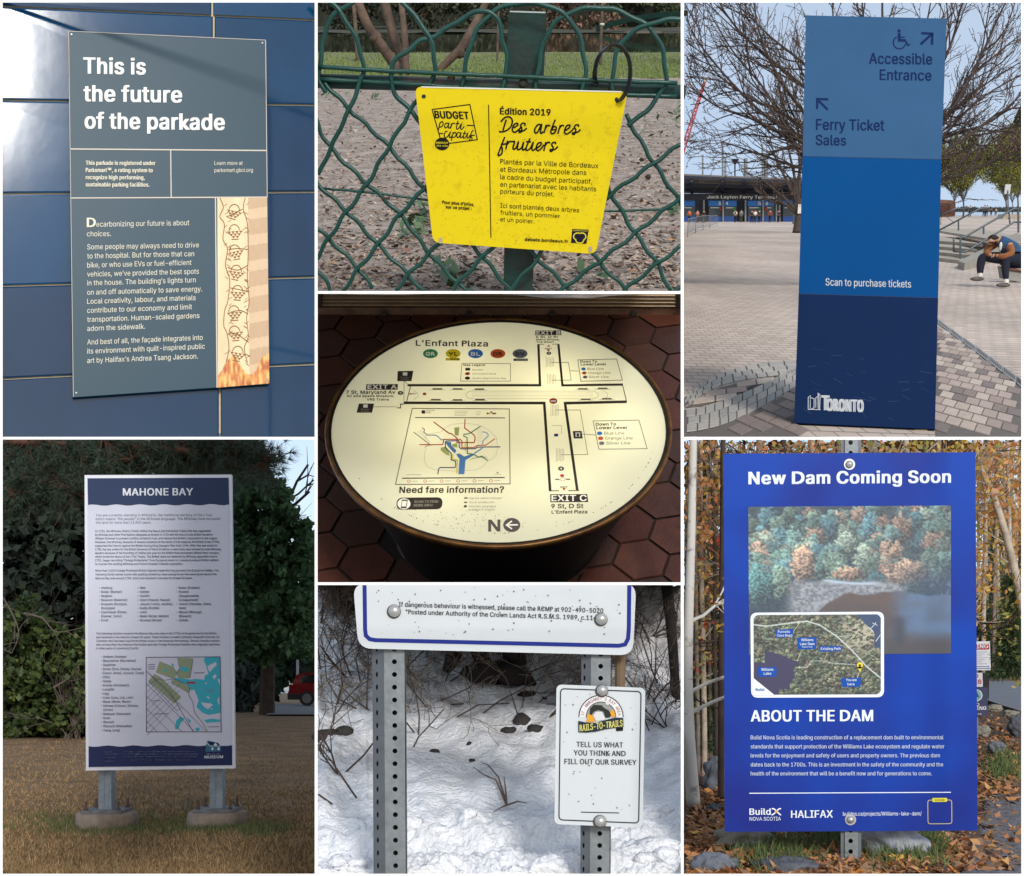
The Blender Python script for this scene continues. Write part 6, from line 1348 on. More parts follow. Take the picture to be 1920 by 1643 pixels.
# ---- panel
D5 = 10.42; S5 = Surf(B5, B5.at(300, 1170, D5), (0.03, -1, 0))
hp = thing('heritage_panel', 'tall white heritage panel titled with the bay name on two steel posts', 'sign', B5, B5.g(300, 1552))
O5 = [(158.5, 891), (434, 890), (440.5, 1441), (161, 1445)]
panel(S5, O5, 0.05).obj('frame', mat('panel_frame', (230, 230, 238), rough=0.5, var=0.04), hp)
I5 = [(163.5, 896.5), (429, 895.5), (435.5, 1435.5), (166, 1439.5)]
panel(S5, I5, 0.004, 0.004).obj('face', mat('panel_face', (212, 213, 228), rough=0.5, var=0.04, spec=0.2), hp)
S5f = Surf(B5, S5.p0 + S5.n * 0.004, S5.n)
nvy = ink_mat('panel_navy', (58, 70, 100)); tx5 = ink_mat('panel_text', (66, 70, 98)); w5 = ink_mat('panel_white', (226, 228, 236))
Ink(S5f).poly([(164, 897), (428.5, 896), (429.5, 946)] + [(429.5 - k * 9.2, 946.4 + 1.3 * math.sin(k * 1.3) + 0.03 * k) for k in range(1, 29)] + [(165, 947)]).obj('title_band', nvy, hp)
letter(S5f, hp, w5, [('MAHONE BAY', 231, 929.2, 361.5, 928.8, 13.2)], 'title_lettering', 0.0026, bold=1)
letter(S5f, hp, tx5, [('You are currently standing in Mi’kma’ki, the traditional territory of the L’nuk,', 179, 968.5, 398, 968, 4.6), ('which means "the people" in the Mi’kmaw language. The Mi’kmaq have occupied', 178.5, 975.5, 412.5, 975, 4.6), ('this land for more than 13,500 years.', 179, 982.3, 283, 982, 4.6)], shear=0.2)
P2 = ['In 1726, the Mi’kmaw District Chiefs ratified the Peace and Friendship Treaty that was negotiated', 'by Mi’kmaq and other First Nations delegates at Boston in 1725 with the Nova Scotia British Governor', 'William Dummer to prevent conflict, establish trust, and restore the British colonization in the region.', 'However, the Mi’kmaq, because of several violations of the terms of the treaty by the British in the 1740s,',
      'supported the French against the British during King George’s War from 1744. After that war ended in', '1748, the day orders for the British Governor of Nova Scotia for a new treaty was refused by most Mi’kmaq', 'leaders because of the founding of Halifax last year by the British that proceeded without their consent,', 'which broke the terms of the 1726 Treaty. The British were not deterred by Mi’kmaq opposition and in', '1751, began recruiting "Foreign Protestants" from Europe to move to Lunenburg area as British settlers', 'to counter the existing Mi’kmaq and French Acadian Catholic population.']
letter(S5f, hp, tx5, [(t, 178.5, 998 + k * 6.85, (395, 399, 408, 412, 407, 414, 411, 407, 410, 343)[k], 997.6 + k * 6.85, 4.0) for k, t in enumerate(P2)], bold=0.25)
P3 = ['More than 2,000 Foreign Protestant British migrants made the long journey from Europe to Halifax. The', 'following family names (some with spelling variations) were among those who were given land in the', 'Mahone Bay area around 1754-1860 and remained in the area for at least 50 years.']
letter(S5f, hp, tx5, [(t, 179, 1072 + k * 7.2, (410, 406, 361)[k], 1071.6 + k * 7.2, 4.0) for k, t in enumerate(P3)], bold=0.25)
cols = [(190, ['Arenburg', 'Bolier (Becker)', 'Berghaus', 'Besanson (Besancon)', 'Burgoyne (Bourgoyn,', 'Bourgogne)', 'Eisenhauer (Eisner,', 'Elsener, Isnor)', 'Ernst']), (262.5, ['Hamm', 'Hebbler', 'Hartlin', 'Hyson (Heyson, Heyzen)', 'Jeaudry (Jodry, Jaudrey)', 'Keddy (Koddle)', 'Lantz', 'Mader (Mcder, Mehder)', 'Mossman (Mosser)']), (335.5, ['Robar (Roberts)', 'Rhuland', '(Slaughenwhite,', 'Schlagentweit)', 'Veinot (Veinotte, Vieno,', 'Veno)', 'Whynot (Weinaugh,', 'Whynacht)', 'Zwicker'])]
for cx_, L in cols:
    letter(S5f, hp, tx5, [(t, cx_, 1104.6 + k * 7.6, cx_ + 2.55 * len(t), 1104.4 + k * 7.6, 4.6) for k, t in enumerate(L)], bold=0.25)
    w = Ink(S5f)
    for k, t in enumerate(L):
        if ')' in t and '(' not in t or t.startswith('('): continue
        w.disc(cx_ - 3.6, 1102.6 + k * 7.6, 0.8, 0.8, 6)
    w.obj('bullets', tx5, hp)
P4 = ['The following families moved to the Mahone Bay area later in the 1750s to be given land by the British', 'and remained in the area for at least 50 years. These families included Lutherans (migrants from the US', 'Colonists who had been loyal to the British crown in the American Revolution), German Hessian soldiers', 'who arrived after the American Revolution and late Foreign Protestant families who originally had been', 'in other parts of Lunenburg County.']
letter(S5f, hp, tx5, [(t, 180.5, 1190 + k * 6.95, (406, 411, 412, 412, 260)[k], 1189.6 + k * 6.95, 4.0) for k, t in enumerate(P4)], bold=0.25)
P5 = ['Andrews (Andreas)', 'Bleysteiner (Blysteiner)', 'Dauphinee', 'Dorey (Dore, Dourey, Dauree)', 'Eisnor (Amel, Ayrault, Eisell)', 'Hiltz', 'Hubley', 'Knickle (Knickbach)', 'Langille', 'Legg', 'Lowe (Laux, Lob, Lohr)', 'Moser (Moser, Maser)', 'Schnare (Schnoor, Schnare,', 'Schner)', 'Seaboyer (Sebastian)', 'Strum', 'Wentzell', 'Weinacht (Weinheffer)', 'Young (Jung)']
letter(S5f, hp, tx5, [(t, 193.5, 1233.8 + k * 7.66, 193.5 + 2.55 * len(t), 1233.6 + k * 7.66, 4.6) for k, t in enumerate(P5)], bold=0.25)
w = Ink(S5f)
for k, t in enumerate(P5):
    if k != 13: w.disc(191, 1231.8 + k * 7.66, 0.8, 0.8, 6)
w.obj('bullets', tx5, hp)
# map
def m5(P): return [(270 + x * 0.0974, 1220 + y * 0.0974) for x, y in P]
Ink(S5f).poly(m5([(40, 130), (1465, 120), (1485, 1565), (45, 1565)])).obj('map_paper', ink_mat('map5_paper', (206, 204, 220)), hp)
Ink(S5f).poly(m5([(560, 470), (620, 520), (900, 560), (1000, 545), (1160, 560), (1170, 480), (1240, 450), (1190, 280), (1150, 190), (1170, 130), (1465, 125), (1470, 1200), (1240, 1240), (1130, 1200), (1010, 1090), (1050, 960), (1010, 850), (960, 750), (900, 770), (880, 690), (720, 620), (600, 560)])).obj('map_sea', ink_mat('map5_sea', (72, 176, 194)), hp, 0.002)
gn = ink_mat('map5_green', (150, 160, 130))
for P in ([(300, 205), (560, 310), (640, 420), (570, 550), (225, 420)], [(650, 140), (945, 150), (890, 530), (680, 540), (600, 450), (690, 330)], [(200, 450), (330, 520), (720, 900), (580, 1020), (80, 590)], [(540, 570), (620, 560), (890, 720), (850, 820), (510, 620)]): Ink(S5f).poly(m5(P)).obj('map_field', gn, hp, 0.0028)
for P in ([(690, 320), (830, 310), (870, 380), (840, 420), (700, 370)], [(380, 370), (440, 350), (450, 390), (400, 400)], [(590, 1500), (620, 1350), (700, 1270), (780, 1310), (700, 1400), (650, 1520)], [(830, 1290), (900, 1350), (890, 1400), (840, 1340)], [(980, 1500), (1050, 1480), (1080, 1520), (1010, 1560)], [(1160, 1340), (1300, 1310), (1470, 1330), (1470, 1370), (1200, 1390)], [(520, 240), (570, 270), (560, 310), (530, 280)]): Ink(S5f).poly(m5(P)).obj('map_lake', MATS['print_map5_sea'], hp, 0.0034)
w = Ink(S5f)
for P in ([(1220, 300), (1380, 220), (1400, 270), (1260, 420)], [(1320, 500), (1380, 450), (1400, 490), (1350, 560)], [(1100, 1000), (1290, 1020), (1330, 1050), (1230, 1130), (1150, 1080)], [(1200, 880), (1250, 890), (1270, 930), (1220, 910)], [(1180, 620), (1210, 620), (1200, 660)], [(1290, 1110), (1320, 1120), (1300, 1150)], [(1420, 560), (1460, 540), (1465, 680)], [(1410, 960), (1450, 880), (1450, 1060)]): w.poly(m5(P))
w.obj('map_islands', MATS['print_map5_paper'], hp, 0.0034)
w = Ink(S5f)
for k in range(5): o_ = k * 150; w.stroke(m5([(50, 880 + o_ * 0.98), (50 + (680 - o_) , 1560)]) if False else m5([(50, 400 + k * 240), (min(1200, 50 + (1160 - k * 240)), 1560)]), 0.7)
for k in range(9): w.stroke(m5([(50, 690 + k * 118), (50 + min(640, 100 + k * 110), 690 + k * 118 - min(640, 100 + k * 110))]), 0.5)
w.stroke(m5([(130, 650), (260, 550), (400, 570), (560, 550), (680, 590), (870, 700), (860, 850), (940, 1000), (970, 1180), (1130, 1400), (1220, 1550)]), 0.9, smooth=4)
w.stroke(m5([(90, 600), (640, 1160), (730, 1080)]), 0.7); w.stroke(m5([(50, 400), (500, 800), (940, 1555)]), 1.0); w.stroke(m5([(650, 140), (660, 260), (690, 330), (640, 440)]), 0.7); w.stroke(m5([(940, 180), (920, 330), (880, 520)]), 0.7)
w.obj('map_roads', ink_mat('map5_road', (84, 82, 104)), hp, 0.004)
Ink(S5f).stroke(m5([(40, 130), (1465, 120), (1485, 1565), (45, 1565)]), 1.2, closed=True).obj('map_border', MATS['print_map5_road'], hp, 0.0046)
Ink(S5f).rect(*m5([(820, 600)])[0], *m5([(985, 635)])[0]).obj('map_label', ink_mat('map5_red', (180, 60, 80)), hp, 0.0046)
w = Ink(S5f)
for (x, y, l) in ((1200, 760, 140), (1250, 800, 60), (170, 968, 150), (200, 1220, 260), (80, 270, 130), (70, 315, 140), (80, 355, 130), (960, 430, 200), (1240, 1470, 210)): w.stroke(m5([(x, y), (x + l, y - 4)]), 1.6)
w.obj('map_labels', ink_mat('map5_dim', (130, 130, 154)), hp, 0.0046)
Ink(S5f).poly([(166, 1438.6), (166, 1399.5)] + [(166 + k * 9.3, 1399.4 - 0.06 * k + 1.2 * math.sin(k * 1.2)) for k in range(1, 29)] + [(435, 1397.5), (435.5, 1435)]).obj('footer_band', ink_mat('panel_navy2', (48, 54, 92)), hp)
fw = ink_mat('panel_dimwhite', (170, 172, 194))
letter(S5f, hp, fw, [(t, x0, y, x1, y - 0.4, c_) for t, x0, y, x1, c_ in (('This panel and all of its display will be in the summer months for more information about', 232.5, 1410.8, 364, 2.6), ('Mahone Bay Settlers Museum at these links by scanning the code here or visiting the office,', 232.5, 1415.4, 372, 2.6), ('including names, stories, and the places of our local history. We thank you for this Museum', 232.5, 1420, 370, 2.6), ('THE SETTLERS HOUSE   578 MAIN STREET   (902) 624 6263', 244, 1427.2, 357, 3.4), ('Museum Info', 195.5, 1411.2, 210, 2.4), ('Mahone Bay Museum', 195.5, 1415.4, 221, 2.2), ('@mahonebaymuseum', 195.5, 1421.6, 217, 2.2), ('mahonebaymuseum.com', 195.5, 1428.6, 215, 2.4))])
letter(S5f, hp, w5, [('MUSEUM', 383.5, 1422.2, 418, 1421.8, 5.2, dict(bold=0.8)), ('MAHONE BAY', 387, 1415.2, 414, 1414.9, 2.4)], 'logo_lettering')
Ink(S5f).poly([(385, 1410), (387, 1395), (389, 1389), (409, 1393), (412, 1397.5), (414.5, 1399), (414.5, 1409)]).obj('house_logo', ink_mat('logo_teal', (70, 112, 140)), hp, 0.002); Ink(S5f).poly([(389, 1389), (409, 1393), (412, 1398), (394, 1397)]).obj('logo_roof', ink_mat('logo_dark', (34, 50, 84)), hp, 0.003)
w = Ink(S5f); w.stroke([(387.5, 1393), (393.5, 1399), (413.5, 1399.5)], 1.0); w.rect(396.5, 1402, 400, 1406.5); w.rect(408, 1402, 411.5, 1406.5); w.poly([(401, 1396), (404, 1393), (407, 1396), (407, 1398), (401, 1398)]); w.obj('logo_trim', w5, hp, 0.0036)
# posts, plates, bolts, footings
glv = mat('galvanised_post', (140, 150, 160), rough=0.5, metal=0.35, col2=(112, 122, 132), vs=14)
for (x0, x1, yb, pl0, pl1, ypl) in ((184.5, 209, 1518, (157, 1529), (232, 1528), 1519), (393, 417.5, 1516, (372, 1527), (444, 1526.5), 1516)):
    Sx = Surf(B5, S5.p0 + Vector((0, 0.10, 0)), S5.n); p0 = Sx.at((x0 + x1) / 2, yb); q0 = Sx.at((x0 + x1) / 2, 1240); hw = (x1 - x0) / 2 / F * D5
    mb = MB(); mb.box2((p0.x - hw, p0.y - 0.0, p0.z), (p0.x + hw, p0.y + 0.11, q0.z)); po = mb.obj('post', glv, hp)
    mb = MB(); mb.box2((p0.x - hw * 0.25, p0.y - 0.004, p0.z), (p0.x - hw * 0.1, p0.y - 0.0005, q0.z)); mb.obj('seam', glv, po)
    c = p0 + Vector((0.0, 0.055, 0)); wpl = 0.165
    mb = MB(); mb.box(c + Vector((0, 0, -0.012)), (wpl * 2, 0.34, 0.024)); pt_ = mb.obj('base_plate', mat('plate_steel', (120, 128, 136), rough=0.5, metal=0.3, col2=(92, 84, 80), vs=12), hp)
    for sx in (-1, 1):
        for sy in (-1, 1):
            b = c + Vector((sx * wpl * 0.8, sy * 0.13, 0)); mb = MB(); mb.tube([b - Vector((0, 0, 0.02)), b + Vector((0, 0, 0.075))], 0.011, 8); mb.lathe(b, [(0.022, 0.0), (0.022, 0.018)], 6); mb.obj('bolt', mat('rusty_anchor', (104, 78, 64), rough=0.8, col2=(70, 70, 74), vs=40), pt_)
    cg = Vector((c.x, c.y, -B5.h)); hf = c.z - 0.026 + B5.h; mb = MB(); r_ = random.Random(int(x0)); n_ = 36
    prof = [(0.245, -0.05), (0.248, hf * 0.5), (0.243, hf - 0.012), (0.225, hf), (0.0, hf + 0.002)]; mb.lathe(cg, prof, n_, capends=False)
    mb.v = [tuple(Vector(v) + Vector((noise.noise(Vector(v) * 9) * 0.008, noise.noise(Vector(v) * 9 + Vector((3, 0, 0))) * 0.008, 0))) for v in mb.v]
    mb.obj('footing', mat('old_footing', (152, 136, 122), rough=0.95, col2=(118, 104, 94), vs=8, bump=0.4, bs=40), hp, smooth=True)
# ---- trees
def mass(mb, n, poly, d0, d1, size, rr, asp=1.6):
    C = []; xs = [p[0] for p in poly]; ys = [p[1] for p in poly]; cl = []
    while len(cl) < max(30, n // 90):
        x = rr.uniform(min(xs), max(xs)); y = rr.uniform(min(ys), max(ys))
        if inpoly(x, y, poly): cl.append((x, y, rr.uniform(d0, d1), rr.uniform(0.5, 1.2)))
    for k in range(n):
        x, y, d, s = cl[rr.randint(len(cl))]; x += rr.randn() * 9 * s; y += rr.randn() * 7 * s
        if x > 589.5 and y > 1280: continue
        if x > 590: continue
        p = B5.at(x, y, d + rr.randn() * 0.35)
        if p.z > -B5.h: C.append(tuple(p))
    leaf_cards(mb, C, size, rr, asp=asp)
bk5 = mat('dark_bark', (70, 58, 50), rough=0.95, col2=(44, 36, 32), vs=4)
def tree5(name, label, poly, n, d0, d1, size, m_, seed, trunk, r0=0.25, limbs=6):
    rr = np.random.RandomState(seed); r_ = random.Random(seed); t = thing(name, label, 'tree', B5, B5.at(trunk[0], trunk[1], d1 + 0.5), 'trees behind the lawn')
    mb = MB(); mass(mb, n, poly, d0, d1, size, rr); mb.obj('foliage', m_, t)
    mb = MB(); base = B5.at(trunk[0], trunk[1], d1 + 0.5); base.z = -B5.h; topp = B5.at(trunk[0], 900, d1 + 0.5); mb.tube([base, base.lerp(topp, 0.5) + Vector((0.1, 0, 0)), topp], [r0, r0 * 0.75, r0 * 0.4], 9)
    for k in range(limbs): branches(mb, base.lerp(topp, r_.uniform(0.3, 0.95)), (r_.choice((-1, 1)), -0.4, 0.4), 3.0, r0 * 0.25, 2, r_, keep=lambda p: B5.px(p)[0] < 589)
    mb.obj('trunk', bk5, t)
dk5 = mat('shade_leaf', (30, 42, 32), rough=0.8, leaf=[(40, 54, 38), (22, 32, 26), (34, 46, 40)])  # shade of the undergrowth is put into these dark greens
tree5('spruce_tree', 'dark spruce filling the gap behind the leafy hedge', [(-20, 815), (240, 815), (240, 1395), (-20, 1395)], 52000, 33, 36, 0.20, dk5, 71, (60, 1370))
tree5('spruce_tree', 'dark spruce directly behind the heritage panel', [(150, 815), (470, 815), (470, 1330), (150, 1330)], 22000, 50, 54, 0.3, mat('shade_leaf2', (34, 46, 44), rough=0.8, leaf=[(44, 58, 50), (26, 36, 36)]), 72, (320, 1330))  # dark backing leaves, shade put into their colour as well
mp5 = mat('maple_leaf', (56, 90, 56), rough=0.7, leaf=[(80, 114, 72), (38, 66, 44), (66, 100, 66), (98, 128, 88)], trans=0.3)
tree5('maple_tree', 'broad green maple right of the heritage panel', [(425, 900), (470, 880), (505, 895), (530, 915), (545, 955), (575, 985), (590, 1010), (592, 1225), (430, 1240)], 26000, 42, 47, 0.15, mp5, 73, (500, 1310), 0.3)
tree5('maple_tree', 'shaded maple base foliage above the parked car', [(425, 1090), (592, 1060), (592, 1262), (530, 1268), (510, 1300), (420, 1310)], 24000, 68, 72, 0.34, mat('maple_shade', (36, 58, 44), rough=0.8, leaf=[(48, 74, 54), (28, 44, 36)]), 74, (470, 1310), 0.3)  # darker copy of the maple greens, shade put into the leaf colour
hg = mat('hedge_leaf', (58, 78, 36), rough=0.6, leaf=[(80, 100, 46), (40, 56, 30), (66, 86, 40), (112, 122, 60), (34, 48, 28)], trans=0.2)
t = thing('leafy_shrub', 'leafy green shrub at the edge of the lawn left of the panel', 'shrub', B5, B5.g(80, 1386)); mb = MB(); mass(mb, 20000, [(-10, 1150), (50, 1120), (110, 1180), (165, 1210), (165, 1375), (-10, 1378)], 27.2, 29.0, 0.105, rs, 1.3); mb.obj('foliage', hg, t)
for k in range(12): mb = MB(); branches(mb, B5.g(rng.uniform(0, 160), 1375), (rng.gauss(0, .3), -.1, 1), 2.2, 0.03, 2, rng); mb.obj('stem', bk5, t)
t = thing('leafy_shrub', 'dense leafy shrub peeking out right behind the panel posts', 'shrub', B5, B5.g(300, 1375)); mb = MB(); mass(mb, 4500, [(140, 1200), (200, 1150), (200, 1372), (140, 1376)], 27.5, 29.0, 0.105, rs, 1.3); mb.obj('foliage', hg, t)
# pine with long branch over the sign
pn = thing('pine_tree', 'pine with reddish bare boughs hanging over the panel', 'tree', B5, B5.at(-60, 1400, 24)); dP = 24.0; rb = mat('pine_bark', (112, 72, 54), rough=0.9, col2=(74, 48, 40), vs=5)
limbs = [[(-60, 915), (5, 918), (70, 908), (120, 912), (160, 935)], [(-20, 935), (30, 930), (80, 915), (125, 918)], [(120, 912), (150, 895), (210, 880), (260, 868)], [(-20, 860), (60, 850), (150, 855), (240, 842)], [(200, 880), (215, 850), (212, 830)], [(300, 880), (340, 855), (380, 835)], [(240, 842), (330, 850), (420, 845), (480, 860), (505, 872)], [(-20, 830), (80, 835), (160, 828), (300, 826), (460, 838)]]
mb = MB(); C = []; Dv = []
for L in limbs:
    S = spline([B5.at(x, y, dP) + Vector((0, rng.gauss(0, .3), 0)) for x, y in L], 6); mb.tube(S, np.linspace(0.07, 0.02, len(S)).tolist(), 7)
    for i in range(1, len(S)):
        for k in range(9):
            d = (S[i] - S[i - 1]).normalized(); ax = Vector([rng.gauss(0, 1) for _ in range(3)]); q = S[i] + ax * 0.26; 
            if B5.px(q)[1] < 812: continue
            mb.tube([S[i], (S[i] + q) / 2 + Vector((0, 0, .04)), q], [0.012, 0.008, 0.004], 3, False); C.append(tuple(q)); Dv.append(tuple((q - S[i]).normalized()))
            q2 = S[i].lerp(q, 0.6); C.append(tuple(q2)); Dv.append(tuple((q - S[i]).normalized()))
mb.obj('boughs', rb, pn, smooth=True); mb = MB(); needle_tuft(mb, C, Dv, 0.20, 0.006, rs, per=22, spread=0.8); mb.obj('needles', mat('pine_needles', (52, 68, 56), rough=0.7, leaf=[(70, 88, 72), (40, 54, 46), (60, 80, 60)]), pn)
mb = MB(); b0 = B5.at(-60, 1400, 24); b0.z = -B5.h; mb.tube([b0, B5.at(-62, 1100, 24), B5.at(-60, 800, 24)], [.3, .25, .18], 10); mb.obj('trunk', rb, pn)
pn2 = thing('pine_tree', 'pine crown tip standing against the sky above the maple', 'tree', B5, B5.at(330, 1312, 39)); mb = MB(); C = []; Dv = []
for k in range(520):
    y = rng.uniform(815, 900); x = rng.uniform(300, 500 - abs(y - 868) * 0.45); p = B5.at(x, y, 38 + rng.random()); C.append(tuple(p)); Dv.append((0.5, -0.3, 0.5))
needle_tuft(mb, C, Dv, 0.5, 0.014, rs, per=26, spread=0.9); mb.obj('needles', mat('pine_needles2', (62, 78, 74), rough=0.7, leaf=[(78, 96, 86), (48, 62, 58)]), pn2); mb = MB(); mb.tube([B5.at(330, 1312, 39), B5.at(330, 820, 39)], [.25, .1], 8); mb.obj('trunk', bk5, pn2)
# thin pale pole, dark undergrowth strip
p = B5.at(558, 1284, 66); tag(MB().tube([p, B5.at(558, 1236, 66)], 0.07, 7).obj('pole', mat('pale_pole', (170, 172, 180)), bay=B5, base=p), 'thin pale pole standing behind the red car', 'pole')
# ---- parked car
dC = 62.0; cr_ = thing('parked_car', 'red car with dark lower trim parked on the driveway', 'car', B5, B5.at(600, 1326, dC)); k_ = dC / F
def Cq(x, z, y=0.0): q = B5.at(540, 1326, dC); return Vector((q.x + x, dC + y, -B5.h + 0.08 + z))
redm = mat('car_red', (120, 14, 24), rough=0.25, var=0.05, spec=0.6, coat=0.5); blkm = mat('car_trim', (24, 24, 28), rough=0.6); glm = mat('car_glass', (30, 36, 44), rough=0.08, spec=0.8)
prof = [(0.05, .32), (0.0, .62), (.10, .95), (.32, 1.10), (3.3, 1.02), (4.15, .88), (4.28, .55), (4.2, .30)]
mb = MB(); mb.prism([Cq(x, z) for x, z in prof], (0, 1.75, 0)); mb.obj('body', redm, cr_)
mb = MB(); mb.prism([Cq(x, z, .10) for x, z in ((.15, 1.05), (.42, 1.50), (.75, 1.58), (2.2, 1.58), (3.1, 1.04))], (0, 1.55, 0)); mb.obj('roof', redm, cr_)
mb = MB(); mb.prism([Cq(x, z, .085) for x, z in ((.50, 1.10), (.72, 1.46), (1.45, 1.48), (1.45, 1.08))], (0, 0.02, 0)); mb.obj('window', glm, cr_)
mb = MB(); mb.prism([Cq(x, z, .085) for x, z in ((1.52, 1.08), (1.52, 1.48), (2.15, 1.48), (2.85, 1.06))], (0, 0.02, 0)); mb.obj('window', glm, cr_)
mb = MB(); mb.prism([Cq(x, z, -.01) for x, z in ((-.02, .28), (-.03, .58), (.5, .56), (3.8, .5), (4.25, .5), (4.25, .26))], (0, 1.77, 0)); mb.obj('lower_trim', blkm, cr_)
mb = MB(); mb.prism([Cq(x, z, -.015) for x, z in ((.02, .82), (.10, 1.02), (.42, 1.00), (.36, .84))], (0, 0.05, 0)); mb.obj('tail_light', mat('tail_light_red', (120, 10, 16), rough=0.15), cr_)
for x in (.92, 3.45):
    mb = MB(); mb.lathe(Cq(x, .34, -.02), [(.36, -.02), (.36, .2)], 24, axis=(0, 1, 0)); wl = mb.obj('wheel', blkm, cr_)
    mb = MB(); mb.lathe(Cq(x, .34, -.05), [(.23, 0), (.23, .02)], 20, axis=(0, 1, 0)); mb.obj('rim', mat('alloy', (150, 152, 156), rough=0.3, metal=0.7), wl)

t = thing('dead_branches', 'bare pale branches drooping in front of the dark spruce', 'tree', B5, B5.g(60, 1383))
for L in ([(5, 1120), (25, 1155), (35, 1190), (22, 1225)], [(45, 1150), (80, 1160), (105, 1185), (150, 1178)], [(20, 850), (50, 858), (90, 872), (118, 880)], [(165, 830), (170, 850), (190, 862)], [(100, 1290), (130, 1270), (150, 1245)]):
    mb = MB(); S = spline([B5.at(x, y, 26.6) for x, y in L], 5); mb.tube(S, np.linspace(.022, .006, len(S)).tolist(), 5)
    for i in range(3, len(S), 3): branches(mb, S[i], S[i] - S[i - 1] + Vector((0, 0, rng.uniform(-.2, .2))), .5, .008, 1, rng)
    mb.obj('branch', mat('grey_dead_wood', (112, 100, 92), rough=0.9, var=0.2), t)
for (lb, x0, x1, y) in (('scrubby dead brush at the edge of the lawn beside the panel', 118, 158, 1362),):
    t = thing('dry_brush', lb, 'brush', B5, B5.g(140, 1380))
    for k in range(16): mb = MB(); branches(mb, B5.g(rng.uniform(x0, x1), 1386), (rng.gauss(.2, .5), 0, 1), 1.1, 0.012, 2, rng); mb.obj('stem', MATS['grey_dead_wood'], t)
# ================================================================== stage 6: trail signs on perforated posts over snow
B6 = FLAT
rng = random.Random(66); rs = np.random.RandomState(66)
RW = [1643, 1600, 1560, 1500, 1400, 1300, 1200, 1093]; DD = [4.50, 4.66, 4.84, 5.15, 5.75, 6.4, 7.1, 7.8]
dsn = lambda y: float(np.interp(-y, [-r for r in RW], DD))
def sn(x, y):
    p = B6.at(x, y, dsn(y)); v = Vector((x * 0.012, y * 0.02, 0.0))
    h = 0.05 * noise.noise(v * 1.1) + 0.02 * noise.noise(v * 3.0)
    g = min(1.0, max(0.0, (y - 1500) / 60.0)) if x > 690 else 0.7
    if y < 1400: g = max(g, 0.5 * min(1, (1400 - y) / 80.0))
    h += g * (0.020 * (1 - 2 * abs(noise.noise(Vector((x * 0.030, y * 0.05, 7))))) + 0.012 * (1 - 2 * abs(noise.noise(Vector((x * 0.07, y * 0.11, 9))))) + 0.006 * noise.noise(Vector((x * 0.17, y * 0.25, 2)))) + 0.0025 * noise.noise(Vector((x * 0.2, y * 0.3, 4)))
    # trodden trough crossing the foreground and the bank beyond it
    e = 1560 + (900 - x) * 0.06; h += -0.05 * math.exp(-((y - e - 25) / 16.0) ** 2)
    h += 0.03 * math.exp(-((y - 1420) / 60.0) ** 2) * noise.noise(Vector((x * 0.02, 1, 1)))
    return p + Vector((0, -0.35, 0.94)) * h
mb = MB(); xs = np.linspace(592, 1280, 230); ys = np.linspace(1676, 1094, 230)
for y in ys:
    for x in xs: mb.v.append(tuple(sn(x, y)))
mb.f = [(j * 230 + i, j * 230 + i + 1, (j + 1) * 230 + i + 1, (j + 1) * 230 + i) for j in range(229) for i in range(229)]
snm = mat('snow', (244, 245, 248), rough=0.8, var=0.10, vs=9, bump=0.9, bs=55)
tag(mb.obj('snow_bank', snm, bay=B6, base=B6.at(935, 1640, 4.22), smooth=True), kind='structure')
mb = MB(); A_ = B6.at(592, 1690, 4.50); B_ = B6.at(1280, 1690, 4.50); mb.prism([A_, B_, B_ + Vector((0, 3.6, 0)), A_ + Vector((0, 3.6, 0))], (0, 0, -0.05)); tag(mb.obj('snow_ground', snm, bay=B6, base=A_), kind='structure')
for i, (x, y, s) in enumerate(((640, 1598, .04), (676, 1606, .04), (820, 1560, .045), (770, 1555, .05), (880, 1545, .035), (950, 1548, .03), (1232, 1600, .075), (1246, 1622, .05), (1190, 1605, .04), (1210, 1625, .04), (1250, 1515, .03), (1225, 1520, .03), (636, 1628, .035), (668, 1625, .04))):
    mb = MB(); p = sn(x, y); mb.blob(p + Vector((0, 0, s * .1)), (s, s * .8, s * .62), i + 3, 2, 0.2, 2.0)
    tag(mb.obj('snow_clump', snm, bay=B6, base=p, smooth=True), 'rounded lump of snow on the trodden snow bank', 'snow lump', 'snow lumps on the bank')
